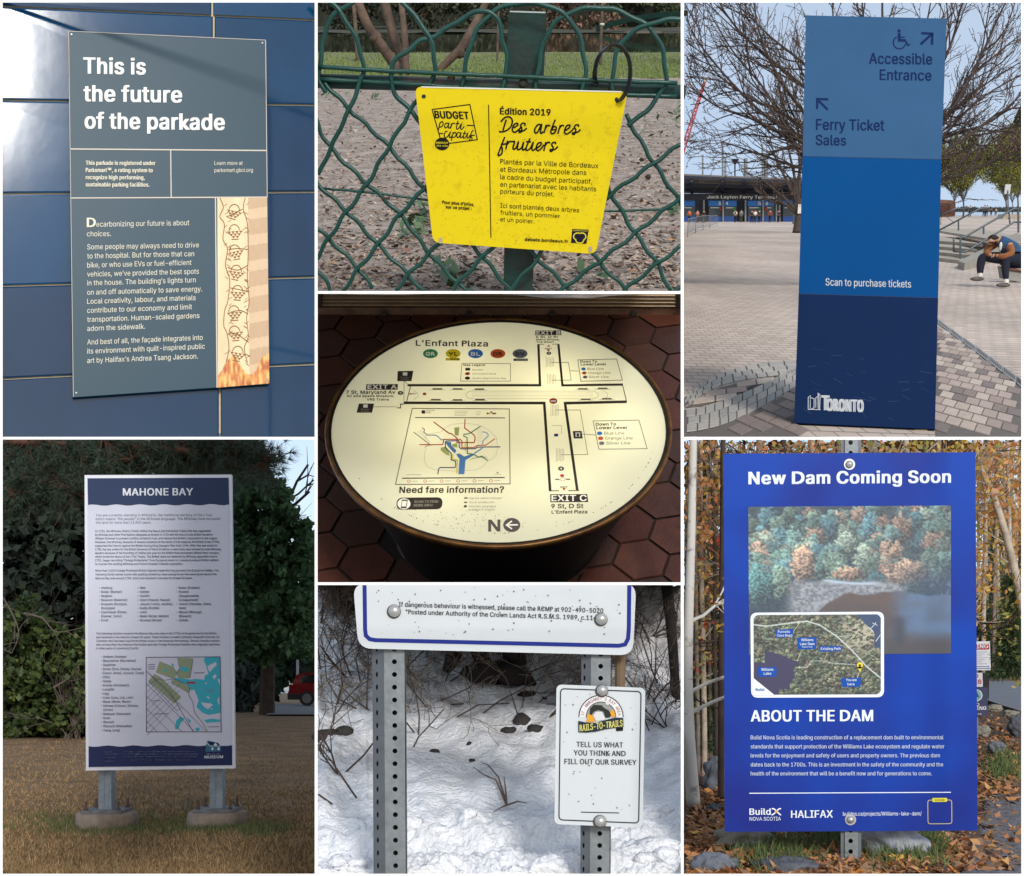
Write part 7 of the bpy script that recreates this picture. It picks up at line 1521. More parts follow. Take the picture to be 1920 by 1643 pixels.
# ---- perforated posts
gp = mat('post_galvanised', (132, 138, 140), rough=0.5, metal=0.3, col2=(106, 112, 116), vs=16, bump=0.1, bs=50); gpd = mat('post_flange', (104, 108, 114), rough=0.55, metal=0.3, var=0.2, vs=16)
def perf(mb, S, x0, x1, y0, y1, hx, pitch, hr, yfirst, hry=None, depth=0.004, slope=0.0):
    """strip of steel between pixel columns with a column of real holes"""
    hry = hry or hr; y = yfirst - pitch / 2
    rows = []
    while y > y0 + 1: y -= pitch
    def quad(P): 
        k = len(mb.v); mb.v.extend([tuple(p) for p in S.many(P, 0).tolist()]); mb.f.append(tuple(range(k, k + len(P))))
    while y < y1:
        a = max(y, y0); b = min(y + pitch, y1); c = y + pitch / 2; sh = slope * (c - yfirst)
        if c - hry > a and c + hry < b:
            n = 12; ring = [(hx + sh + hr * math.cos(2 * math.pi * k / n), c + hry * math.sin(2 * math.pi * k / n)) for k in range(n)]
            out = []
            for k in range(n):
                an = 2 * math.pi * k / n; dx, dy = math.cos(an), math.sin(an); t = 1e9
                if dx > 1e-6: t = min(t, (x1 + sh - hx - sh) / dx)
                if dx < -1e-6: t = min(t, (x0 - hx) / dx)
                if dy > 1e-6: t = min(t, (b - c) / dy)
                if dy < -1e-6: t = min(t, (a - c) / dy)
                out.append((hx + sh + dx * t, c + dy * t))
            k0 = len(mb.v); V = np.vstack([S.many(ring, 0), S.many(out, 0), S.many(ring, -depth * 3)]); mb.v.extend([tuple(p) for p in V.tolist()])
            for k in range(n):
                j = (k + 1) % n; mb.f.append((k0 + k, k0 + j, k0 + n + j, k0 + n + k)); mb.f.append((k0 + k, k0 + 2 * n + k, k0 + 2 * n + j, k0 + j))
            for cx_, cy_ in ((x0, a), (x1, a), (x1, b), (x0, b)):
                kk = min(range(n), key=lambda q: (out[q][0] - cx_ - sh) ** 2 * 0 + abs(math.atan2(cy_ - c, cx_ - hx) - math.atan2(math.sin(2 * math.pi * q / n), math.cos(2 * math.pi * q / n)))) if False else None
                an = math.atan2(cy_ - c, cx_ - hx) % (2 * math.pi); q = int(an / (2 * math.pi / n)); j = (q + 1) % n
                ci = len(mb.v); mb.v.append(tuple(S.at(cx_ + sh, cy_, 0))); mb.f.append((k0 + n + q, k0 + n + j, ci))
        else: quad([(x0 + sh, a), (x1 + sh, a), (x1 + sh, b), (x0 + sh, b)])
        y += pitch
    return mb
def upost(t, S, xf0, xf1, xm0, xm1, y0, y1, hx, pitch, hr, yf, hxf, slope=0.0):
    mb = MB(); perf(mb, S, xm0, xm1, y0, y1, hx, pitch, hr, yf, slope=slope); mb.obj('web', gp, t)
    Sf_ = Surf(S.bay, S.at((xm0 + xf0) / 2, (y0 + y1) / 2), S.n + Vector((-0.55, 0, 0)))
    Sf_.p0 = S.at(xm0, (y0 + y1) / 2)
    mb = MB(); perf(mb, Sf_, xf0, xm0 - 0.2, y0, y1, hxf, pitch, hr * 0.42, yf, hr * 1.1, slope=slope); mb.obj('flange', gpd, t)
    # near-black sheet behind the web: shade inside the channel put into its colour
    mb = panel(S, [(xf0 + 1 + slope * (y0 - yf), y0), (xm1 - 0.6 + slope * (y0 - yf), y0), (xm1 - 0.6 + slope * (y1 - yf), y1), (xf0 + 1 + slope * (y1 - yf), y1)], 0.02, -0.03); mb.obj('channel_shade', mat('channel_shade_black', (16, 18, 20), rough=0.8), t)
    mb = MB(); a_ = S.at(xm1, y0); b_ = S.at(xm1 + slope * (y1 - y0), y1); mb.prism([a_, b_, b_ + Vector((0, 0.03, 0)), a_ + Vector((0, 0.03, 0))], (-0.003, 0, 0)); mb.obj('edge', gpd, t)
Sp = Surf(B6, B6.at(740, 1430, 4.36), (0, -1, 0))
bs6 = thing('trail_sign', 'white rules sign with a blue border on two perforated steel posts', 'sign', B6, Sp.at(740, 1640))
upost(bs6, Sp, 698, 720, 720, 760, 1200, 1641, 739.5, 23.9, 4.7, 1241, 706.5, slope=0.006)
upost(bs6, Sp, 1090, 1108, 1108, 1147, 1205, 1641, 1126.3, 22.4, 4.6, 1249.5, 1096, slope=-0.0055)
mb = MB(); mb.tube([Sp.at(1163, 1215, -.06), Sp.at(1162, 1300, -.06), Sp.at(1160, 1400, -.06)], 0.019, 10); tag(mb.obj('wooden_stake', mat('old_stake', (126, 106, 84), rough=0.9, col2=(110, 86, 66), vs=14), bay=B6, base=Sp.at(1160, 1400, -.06)), 'weathered wooden stake behind the small survey sign', 'stake')
Sg = Surf(B6, B6.at(930, 1150, 4.335), (0, -1, 0))
big6 = rounded([(662, 1094), (1193, 1094), (1187, 1229), (672, 1216)], 26, 8)
panel(Sg, big6, 0.006).obj('plate', mat('sign_white', (206, 210, 212), rough=0.5, var=0.04, spec=0.1), bs6)
inkb = ink_mat('trail_blue', (40, 52, 132)); ink6 = ink_mat('trail_black', (52, 56, 62))
Ink(Sg).stroke([(683.5, 1097), (684.5, 1180), (686, 1192), (693, 1198.5), (704, 1200.5), (1160, 1211), (1172, 1208.5), (1177.5, 1198), (1179, 1180), (1180, 1097)], 7.6).obj('blue_border', inkb, bs6)
letter(Sg, bs6, ink6, [('If dangerous behaviour is witnessed, please call the RCMP at 902-490-5020', 748, 1137.5, 1131, 1149.5, 8.4), ('"Posted under Authority of the Crown Lands Act R.S.M.S. 1989, c.114', 761, 1151.5, 1118, 1163, 8.4)], bold=0.5)
def bolt6(t, S, x, y, r, off=0.002):
    mb = MB(); mb.lathe(S.at(x, y, off), [(r / F * 4.34, 0), (r * 0.98 / F * 4.34, 0.006), (r * 0.7 / F * 4.34, 0.013), (r * 0.3 / F * 4.34, 0.0165), (0.0002, 0.017)], 20, axis=S.n); mb.obj('bolt', mat('bolt_steel', (196, 194, 190), rough=0.3, metal=0.6, var=0.1), t, smooth=True)
    mb = MB(); mb.lathe(S.at(x - 1, y + 1, off - 0.0005), [((r + 1.8) / F * 4.34, 0), ((r + 1.8) / F * 4.34, 0.0012)], 20, axis=S.n); mb.obj('washer', mat('washer_dark', (70, 68, 66), rough=0.5, metal=0.3), t)
bolt6(bs6, Sg, 739.5, 1146, 11.5); bolt6(bs6, Sg, 1127.5, 1161, 11)
w = Ink(Sg)
for k in range(70): w.disc(rng.uniform(700, 1170), rng.uniform(1100, 1192), rng.uniform(0.5, 1.9), None, 7)
w.obj('dirt_specks', mat('speck_grey', (110, 108, 106)), bs6, 0.002)['kind'] = 'stuff'
# ---- small survey sign
Ss = Surf(B6, B6.at(1125, 1417, 4.315), (0, -1, 0)); sv = thing('survey_sign', 'small white survey sign with a round trail emblem bolted to the right post', 'sign', B6, Ss.at(1124, 1551))
panel(Ss, rounded([(1043.5, 1283.5), (1210, 1290), (1205, 1552), (1039.5, 1545.5)], 11, 6), 0.005).obj('plate', MATS['sign_white'], sv)
Ink(Ss).stroke(rounded([(1051, 1291.5), (1202, 1297), (1197.5, 1543.5), (1048, 1537.5)], 8, 5), 2.2, closed=True).obj('black_border', ink6, sv)
letter(Ss, sv, ink6, [('TELL US WHAT', 1081, 1400.6, 1168, 1402, 9.6), ('YOU THINK AND', 1076, 1416.4, 1173, 1418, 9.6), ('FILL OUT OUR SURVEY', 1058.5, 1432.6, 1193, 1434.6, 9.6)], bold=0.5)
Ink(Ss).stroke([(1089, 1523), (1161, 1524.5)], 1.8).obj('web_line', ink6, sv)
def e6(P): return [(1030 + x * 0.10957, 1280 + y * 0.10957) for x, y in P]
cxe, cye = e6([(885, 590)])[0]
arc = [(cxe + 41.5 * math.cos(math.radians(a)), cye - 41 * math.sin(math.radians(a))) for a in range(0, 181, 12)]
Ink(Ss).poly(arc).obj('emblem_ring', ink_mat('emblem_white', (232, 230, 228)), sv)
Ink(Ss).stroke(arc, 1.8).obj('emblem_outline', ink6, sv, 0.002)
inner = [(cxe + 28 * math.cos(math.radians(a)), cye - 28.5 * math.sin(math.radians(a))) for a in range(0, 181, 12)]
Ink(Ss).poly(inner).obj('emblem_sky', ink_mat('emblem_grey', (150, 152, 148)), sv, 0.002); Ink(Ss).stroke(inner, 1.2).obj('emblem_outline', ink6, sv, 0.003)
w = Ink(Ss); w.poly(e6([(635, 680), (650, 560), (700, 520), (760, 580), (780, 670)])); w.poly(e6([(1030, 590), (1050, 480), (1100, 460), (1140, 580)])); w.obj('emblem_hills', ink_mat('emblem_orange', (226, 158, 48)), sv, 0.003)
w = Ink(Ss); w.poly(e6([(690, 540), (700, 440), (760, 380), (900, 390), (930, 430), (1020, 480), (1060, 560), (1030, 600), (960, 600), (930, 500), (840, 470), (760, 500), (720, 560)])); w.obj('emblem_engine', ink_mat('emblem_dark', (50, 52, 48)), sv, 0.0036)
w = Ink(Ss); w.poly(e6([(750, 560), (800, 500), (900, 500), (950, 600), (940, 640), (800, 660)])); w.disc(*e6([(1000, 350)])[0], 4.5, 3.6); w.obj('emblem_steam', ink_mat('emblem_pale', (214, 214, 210)), sv, 0.0042)
Ink(Ss).poly(e6([(495, 655), (640, 685), (800, 690), (960, 640), (1120, 600), (1265, 605), (1270, 760), (1120, 775), (960, 800), (800, 840), (640, 855), (500, 850)])).obj('emblem_banner', ink_mat('emblem_navy', (44, 52, 58)), sv, 0.0048)
Ink(Ss).poly(e6([(1140, 775), (1265, 765), (1260, 825), (1145, 830)])).obj('banner_fold', ink_mat('emblem_black', (26, 28, 28)), sv, 0.003)
letter(Ss, sv, ink_mat('emblem_yellow', (214, 208, 120)), [('RAILS-TO-TRAILS', *e6([(520, 835)])[0], *e6([(1250, 748)])[0], 12.0, dict(bold=0.6))], 'banner_lettering', 0.0056)
red6 = ink_mat('emblem_red', (150, 60, 84)); txt = 'ST. MARGARET’S BAY AREA'
for k, ch in enumerate(txt):
    if ch == ' ': continue
    a = math.radians(172 - k * 164 / (len(txt) - 1)); bx, by = cxe + 32 * math.cos(a), cye - 32 * math.sin(a); ux, uy = math.sin(a), math.cos(a); g_, fs, adv = GL[(0, ch)]
    w = Ink(Ss); s_ = 6.0 / GL['cap']; gx = g_[:, 0].mean(); P = [(bx + ux * (p[0] - gx) * s_ * 0.8 + math.cos(a) * p[1] * s_, by + uy * (p[0] - gx) * s_ * 0.8 - math.sin(a) * p[1] * s_) for p in g_]; w._add(P, fs); w.obj('ring_letter', red6, sv, 0.0026)
bolt6(sv, Ss, 1129, 1294.5, 10.5); bolt6(sv, Ss, 1125.5, 1540, 11)
w = Ink(Ss)
for k in range(46): w.disc(rng.uniform(1056, 1194), rng.uniform(1300, 1530), rng.uniform(0.5, 1.7), None, 7)
w.obj('dirt_specks', MATS['speck_grey'], sv, 0.002)['kind'] = 'stuff'
# ---- brush, trunk and branches behind
tw = mat('brush_twig', (84, 70, 60), rough=0.9, leaf=[(104, 88, 74), (58, 48, 44), (136, 116, 94)])
ink_k = lambda p: 594 < B6.px(p)[0] < 1278 and 1096 < B6.px(p)[1] < 1640
def brush(label, pts, n, L, r0, seed, depth=3, lean=(0, 0, 1), spread=0.7):
    r_ = random.Random(seed); b = sn(*pts[0]); t = thing('bare_shrub', label, 'shrub', B6, b, 'bare shrubs in the snow')
    for k in range(n):
        mb = MB(); x, y = pts[r_.randrange(len(pts))]; p = sn(x + r_.uniform(-14, 14), y + r_.uniform(-8, 8)) - Vector((0, 0, .01)); branches(mb, p, Vector(lean) + Vector((r_.gauss(0, .7), r_.gauss(0, .25), r_.gauss(0, .25))), L * r_.uniform(0.6, 1.2), r0, depth, r_, kids=3, spread=spread, keep=ink_k, up=0.02, rmin=0.0012, wob=0.22)
        if mb.v: mb.obj('stem', tw, t)
brush('tangle of bare twigs left of the tall post near the top', [(610, 1250), (640, 1230), (660, 1280), (620, 1330)], 9, 0.5, 0.0045, 1)
brush('tangle of bare twigs low down left of the tall post', [(605, 1420), (630, 1460), (650, 1520), (615, 1560), (670, 1500)], 8, 0.45, 0.0045, 2)
brush('dark brush at the corner above the twig tangle', [(600, 1170), (630, 1150), (655, 1180)], 14, 0.3, 0.006, 3)
brush('fan of bare branches between the two posts', [(770, 1400), (790, 1370), (850, 1345), (800, 1330), (900, 1340)], 8, 0.5, 0.004, 4, lean=(0.3, 0, 0.6))
brush('bare twigs growing beside the hollow trunk', [(780, 1270), (830, 1290), (760, 1250)], 6, 0.4, 0.004, 5)
brush('bare bushes on the slope right of the survey sign', [(1225, 1200), (1260, 1240), (1240, 1290), (1215, 1320)], 8, 0.45, 0.005, 6)
brush('low dark twigs right of the survey sign', [(1230, 1350), (1260, 1370), (1225, 1380)], 8, 0.25, 0.0035, 7)
brush('dead stems poking out above the hollow trunk', [(940, 1280), (960, 1270), (900, 1300)], 6, 0.28, 0.0035, 8)
brush('fine twigs just left of the survey sign', [(1000, 1330), (1020, 1360), (980, 1345)], 7, 0.3, 0.0035, 9, lean=(0.4, 0, 0.5))
brush('pale dry stems beside the tall post', [(690, 1330), (680, 1290)], 4, 0.5, 0.004, 10)
t = thing('forked_twig', 'forked dry twig sticking out of smooth snow', 'twig', B6, sn(950, 1515))
for P in ([(950, 1512), (930, 1480), (905, 1455), (888, 1432)], [(950, 1510), (935, 1475), (915, 1440), (903, 1428)], [(950, 1512), (948, 1490), (945, 1470)], [(950, 1514), (970, 1510), (988, 1509)], [(952, 1512), (940, 1522), (925, 1527)]):
    mb = MB(); mb.tube([sn(x, y) + Vector((0, -.02, .015)) for x, y in P], np.linspace(.0045, .0018, len(P)).tolist(), 5); mb.obj('branch', mat('dry_twig', (112, 90, 80), rough=0.9, var=0.2), t)
dkb = mat('stump_bark', (46, 38, 34), rough=0.95, col2=(18, 15, 15), vs=9, bump=0.6, bs=30)
t = thing('tree_base', 'dark split base of a large tree with spreading roots in the snow', 'tree', B6, sn(900, 1270))
for k, P in enumerate(([(890, 1090), (893, 1180), (905, 1240), (925, 1290)], [(975, 1090), (970, 1180), (965, 1240), (990, 1285), (1020, 1310)], [(850, 1090), (852, 1180), (850, 1230), (835, 1260)], [(925, 1240), (930, 1275), (915, 1305)], [(900, 1120), (935, 1180), (965, 1240)])):
    mb = MB(); mb.tube(spline([B6.at(x, y, 6.55 - 0.02 * k) for x, y in P], 4), np.linspace(.085, .02, (len(P) - 1) * 4 + 1).tolist() if k != 1 else np.linspace(.09, .03, (len(P) - 1) * 4 + 1).tolist(), 9); mb.obj('root' if k > 1 else 'trunk', dkb, t, smooth=True)
for i, (x, y, rx, ry) in enumerate(((905, 1262, .10, .05), (960, 1268, .09, .06), (985, 1305, .06, .025), (1015, 1312, .03, .02), (930, 1300, .04, .02))):
    mb = MB(); mb.blob(B6.at(x, y, 6.4), (rx, .06, ry), i + 20, 2, 0.3, 2.5); mb.obj('root_knot', dkb, t, smooth=True)
dkr = mat('dark_rock', (64, 60, 58), rough=0.95, col2=(34, 32, 32), vs=7, bump=0.5, bs=20)
for i, (x, y, rx, rz) in enumerate(((612, 1385, .06, .045), (645, 1375, .05, .03), (980, 1356, .045, .034), (1003, 1374, .035, .026), (815, 1420, .022, .016), (625, 1110, .09, .06), (650, 1140, .06, .05), (880, 1395, .012, .012), (885, 1420, .016, .013), (955, 1366, .04, .024))):
    mb = MB(); p = sn(x, y); mb.blob(p, (rx, rx * .7, rz), i + 40, 2, 0.25, 2.2); tag(mb.obj('rock', dkr, bay=B6, base=p, smooth=True), ['dark rock under the twig tangle by the tall post', 'smaller dark rock beside the twig tangle', 'flat dark rock left of the survey sign', 'low dark rock below the hollow tree', 'thin dark stone poking from the snow near the tall post', 'dark rock at the top corner behind the brush', 'second dark rock behind the brush at the corner', 'tiny brown stone under the hanging stem', 'tiny brown stone casting a shadow on smooth snow', 'long dark stone below the tree roots'][i], 'rock', 'rocks in the snow')
mb = MB(); mb.tube(spline([B6.at(x, y, 6.3) for x, y in ((1250, 1096), (1256, 1150), (1262, 1220), (1268, 1320))], 4), np.linspace(.03, .022, 13).tolist(), 8); t = thing('young_tree', 'dark young tree rising right of the signs', 'tree', B6, sn(1268, 1330)); mb.obj('trunk', dkb, t, smooth=True)
# ================================================================== stage 7: blue dam notice on a perforated post in an autumn wood
B7 = Bay(1200, 0.775)
rng = random.Random(77); rs = np.random.RandomState(77)
dw7 = lambda py: (B7.R @ B7.g(1600, py)).y
def gh7(p): return 0.03 * noise.noise(Vector((p.x * 1.2, p.y * 0.9, 2))) + 0.012 * noise.noise(Vector((p.x * 5, p.y * 5, 1)))
lit = mat('forest_floor', (112, 84, 60), rough=0.95, col2=(62, 50, 40), vs=4, bump=0.8, bs=40, detail=9)
ground_sheet(B7, 1280, 2400, [1643, 1620, 1600, 1575, 1550, 1525, 1500, 1470, 1440, 1410, 1380, 1355, 1335, 1315, 1298, 1285, 1272, 1260, 1250, 1243], 80, gh7, 'forest_floor', lit)
gv = mat('gravel_path', (128, 126, 128), rough=0.95, col2=(84, 82, 86), vs=30, bump=0.6, bs=90)
def patch(name, pts, m_, dz): 
    mb = MB(); T = geometry.tessellate_polygon([[Vector((x, y, 0)) for x, y in pts]]); mb.add([B7.g(x, y, dz) for x, y in pts], T); return tag(mb.obj(name, m_, bay=B7, base=B7.g(*pts[0])), kind='structure')
mb = MB(); rr_ = list(range(1650, 1490, -8))
for j_, y in enumerate(rr_):
    xl_ = np.interp(-y, [-1650, -1600, -1550, -1500, -1490], [1792, 1812, 1832, 1850, 1862]) + 9 * noise.noise(Vector((y * 0.06, 3, 0)))
    for i_ in range(13):
        p = B7.g(xl_ + (1920 - xl_) * i_ / 12, y); mb.v.append((p.x, p.y, p.z + gh7(p) + 0.010 - (0.012 if i_ == 0 else 0)))
mb.f = [(j_ * 13 + i_, j_ * 13 + i_ + 1, (j_ + 1) * 13 + i_ + 1, (j_ + 1) * 13 + i_) for j_ in range(len(rr_) - 1) for i_ in range(12)]
tag(mb.obj('gravel_path', gv, bay=B7, base=B7.g(1860, 1640), smooth=True), kind='structure')
patch('road', [(1838, 1278), (1918, 1276), (1918, 1334), (1890, 1326), (1860, 1316), (1840, 1308)], mat('road_asphalt', (118, 122, 132), rough=0.9, var=0.15, vs=3), 0.07)
# fallen leaves
mb = MB(); C = []
for i in range(21000):
    py = 1642 - 380 * rng.random() ** 1.35; x = rng.uniform(1289, 1912); p = B7.g(x, py)
    if x > 1838 and py < 1330: continue
    if x > 1815 and py > 1510 and rng.random() < 0.8: continue
    C.append((p.x, p.y, p.z + gh7(p) + 0.012))
flat_leaves(mb, C, 0.022, rs, 0.45)
tag(mb.obj('fallen_leaves', mat('autumn_litter', (164, 106, 66), rough=0.8, leaf=[(190, 130, 82), (132, 84, 56), (202, 154, 104), (110, 78, 58), (206, 140, 68), (156, 122, 96), (92, 70, 54)]), bay=B7, base=B7.g(1600, 1560)), 'carpet of orange and brown fallen leaves', 'leaves', kind='stuff')
mb = MB(); C = []
for i in range(1500):
    x, y, sx, sy = [(1690, 1610, 40, 14), (1460, 1610, 40, 14), (1560, 1580, 30, 12), (1740, 1570, 20, 20), (1880, 1440, 16, 14), (1420, 1560, 20, 10)][i % 6]; p = B7.g(min(1912, max(1284, rng.gauss(x, sx))), min(1640, rng.gauss(y, sy))); C.append((p.x, p.y, p.z + gh7(p)))
needle_tuft(mb, C, [(0, 0, 1)] * len(C), 0.07, 0.004, rs, per=3, spread=0.6)
tag(mb.obj('grass_tufts', mat('moss_grass', (84, 100, 56), rough=0.9, leaf=[(106, 120, 70), (70, 84, 48)]), bay=B7, base=B7.g(1600, 1600)), 'green grass tufts growing through the fallen leaves', 'grass', kind='stuff')
lf7 = [mat('bright_leaf_%d' % i, c, rough=0.7, var=0.2, vs=40) for i, c in enumerate([(214, 160, 60), (206, 128, 70), (196, 168, 140), (226, 176, 74), (190, 104, 60)])]
for i, (x, y, s) in enumerate(((1682, 1625, .024), (1698, 1612, .018), (1870, 1602, .026), (1853, 1548, .02), (1620 + 38, 1622, .018), (1860, 1490, .02), (1815 + 40, 1455, .02), (1350, 1602, .022), (1300, 1580, .022), (1320, 1545, .022), (1875, 1632, .018), (1525, 1625, .018), (1350, 1560, .02), (1895, 1418, .02), (1450, 1632, .02), (1745, 1622, .018), (1545, 1600, .016))):
    p = B7.g(x, y); mb = MB(); L = oak_leaf(s, i + 50); p.z += gh7(p) + 0.03; R = Matrix.Rotation(rng.random() * 6.28, 3, 'Z') @ Matrix.Rotation(0.3 + rng.gauss(0, 0.3), 3, 'X'); mb.add([p] + [p + R @ q for q in L], [(0, k + 1, (k + 1) % 14 + 1) for k in range(14)])
    tag(mb.obj('bright_leaf', lf7[i % 5], bay=B7, base=p), 'bright yellow or orange leaf lying on the forest floor', 'leaf', 'bright leaves on the forest floor')
# ---- sign
D7 = 4.42; S7 = Surf(B7, B7.at(1595, 1200, D7), B7.Ri @ Vector((0, -1, 0)))
ds = thing('dam_notice', 'large blue notice about a new dam bolted to a perforated steel post', 'sign', B7, S7.at(1595, 1640))
def perf7(y0, y1, yf):
    Spp = Surf(B7, S7.p0 - S7.n * 0.012, S7.n); mb = MB(); perf(mb, Spp, 1584, 1609, y0, y1, 1595, 19.8, 4.4, yf); mb.obj('web', gp, ds)
    for x0, x1 in ((1576.5, 1583.8), (1609.2, 1615)): panel(Spp, [(x0, y0), (x1, y0), (x1, y1), (x0, y1)], 0.004, -0.006).obj('flange', gpd, ds)
    panel(Spp, [(1579, y0), (1612, y0), (1612, y1), (1579, y1)], 0.01, -0.03).obj('channel_shade', MATS['channel_shade_black'], ds)  # near-black sheet, the shade behind the holes put into its colour
perf7(822, 858, 830); perf7(1545, 1641, 1577)
bm7 = mat('notice_blue', (18, 66, 166), rough=0.4, col2=(30, 44, 128), vs=1.6, thresh=(0.36, 0.62), spec=0.1, detail=2)  # cloudy darker blue puts soft reflections into the plate colour
panel(S7, rounded([(1357, 851), (1829, 848), (1833, 1557.5), (1359, 1560)], 3, 3), 0.006).obj('plate', bm7, ds)
wh7 = ink_mat('notice_white', (232, 238, 246)); lw7 = ink_mat('notice_pale', (196, 206, 230))
letter(S7, ds, wh7, [('New Dam Coming Soon', 1404.5, 908, 1781.5, 905, 22.5)], 'heading', bold=1.25)
letter(S7, ds, wh7, [('ABOUT THE DAM', 1408.5, 1352.8, 1636, 1352, 20.5)], 'heading', bold=1)
letter(S7, ds, lw7, [(t, 1407.5, y, x1, y - 0.2, 7.4) for t, y, x1 in (('Build Nova Scotia is leading construction of a replacement dam built to environmental', 1386.6, 1768.5), ('standards that support protection of the Williams Lake ecosystem and regulate water', 1403.6, 1770.5), ('levels for the enjoyment and safety of users and property owners. The previous dam', 1420.4, 1762), ('dates back to the 1700s. This is an investment in the safety of the community and the', 1437.4, 1768), ('health of the environment that will be a benefit now and for generations to come.', 1454.2, 1747))], bold=0.4)
Ink(S7).stroke([(1405, 1487.6), (1783, 1485.8)], 1.6).obj('rule_line', wh7, ds)
letter(S7, ds, wh7, [('Build', 1405.5, 1528, 1444.5, 1527.8, 11.6, dict(bold=0.9)), ('NOVA SCOTIA', 1405.5, 1539, 1464, 1538.6, 6.8), ('HALIFAX', 1483.5, 1533.6, 1561, 1533, 13.6, dict(bold=0.7)), ('buildns.ca/projects/Williams-lake-dam/', 1580.5, 1529.6, 1728, 1529, 7.0)], 'logo_lettering')
w = Ink(S7); w.stroke([(1447, 1516.5), (1452, 1517.5), (1462, 1527), (1464.5, 1527.5)], 2.4, smooth=4); w.stroke([(1464.5, 1516.5), (1460, 1517.5), (1450, 1527), (1446.5, 1527.5)], 2.4, smooth=4); w.obj('logo_cross', wh7, ds); Ink(S7).disc(1455.7, 1522, 2.6).obj('logo_dot', ink_mat('notice_orange', (232, 170, 60)), ds, 0.002)
Ink(S7).stroke(rounded([(1739.5, 1500.5), (1784.5, 1500), (1784.8, 1544.5), (1740, 1545)], 5, 4), 1.4, closed=True).obj('code_frame', ink_mat('notice_tan', (196, 180, 130)), ds); Ink(S7).poly(rounded([(1748, 1496.5), (1776, 1496.2), (1776, 1503.5), (1748, 1504)], 2, 3)).obj('code_tag', ink_mat('notice_yellow', (226, 214, 70)), ds, 0.002); letter(S7, ds, ink_mat('notice_dark', (70, 70, 60)), [('SCAN ME', 1753, 1502, 1771, 1502, 3.4)], 'tag_lettering', 0.003)
def sst(a, b, x): t = np.clip((x - a) / (b - a), 0, 1); return t * t * (3 - 2 * t)
def crowns(u, v, c, L, seed):
    """paint tree crowns (x, y, rx, ry, colour) back to front with a lit and a shaded side"""
    e = vnoise(u, v, 60, seed, 2) - 0.5; f = vnoise(u, v, 110, seed + 5, 2) - 0.5
    for x, y, rx, ry, col in L:
        m = np.abs(u - x) < rx * 1.5; m &= np.abs(v - y) < ry * 1.5
        if not m.any(): continue
        dx = (u[m] - x) / rx; dy = (v[m] - y) / ry; d = np.hypot(dx, dy) + e[m] * 0.9
        lt = np.clip(0.72 - 0.28 * dx - 0.42 * dy + f[m] * 1.3, 0.18, 1.5)[:, None]; a = sst(1.0, 0.86, d)[:, None]
        c[m] = c[m] * (1 - a) + np.asarray(col, float) * lt * a
    return c
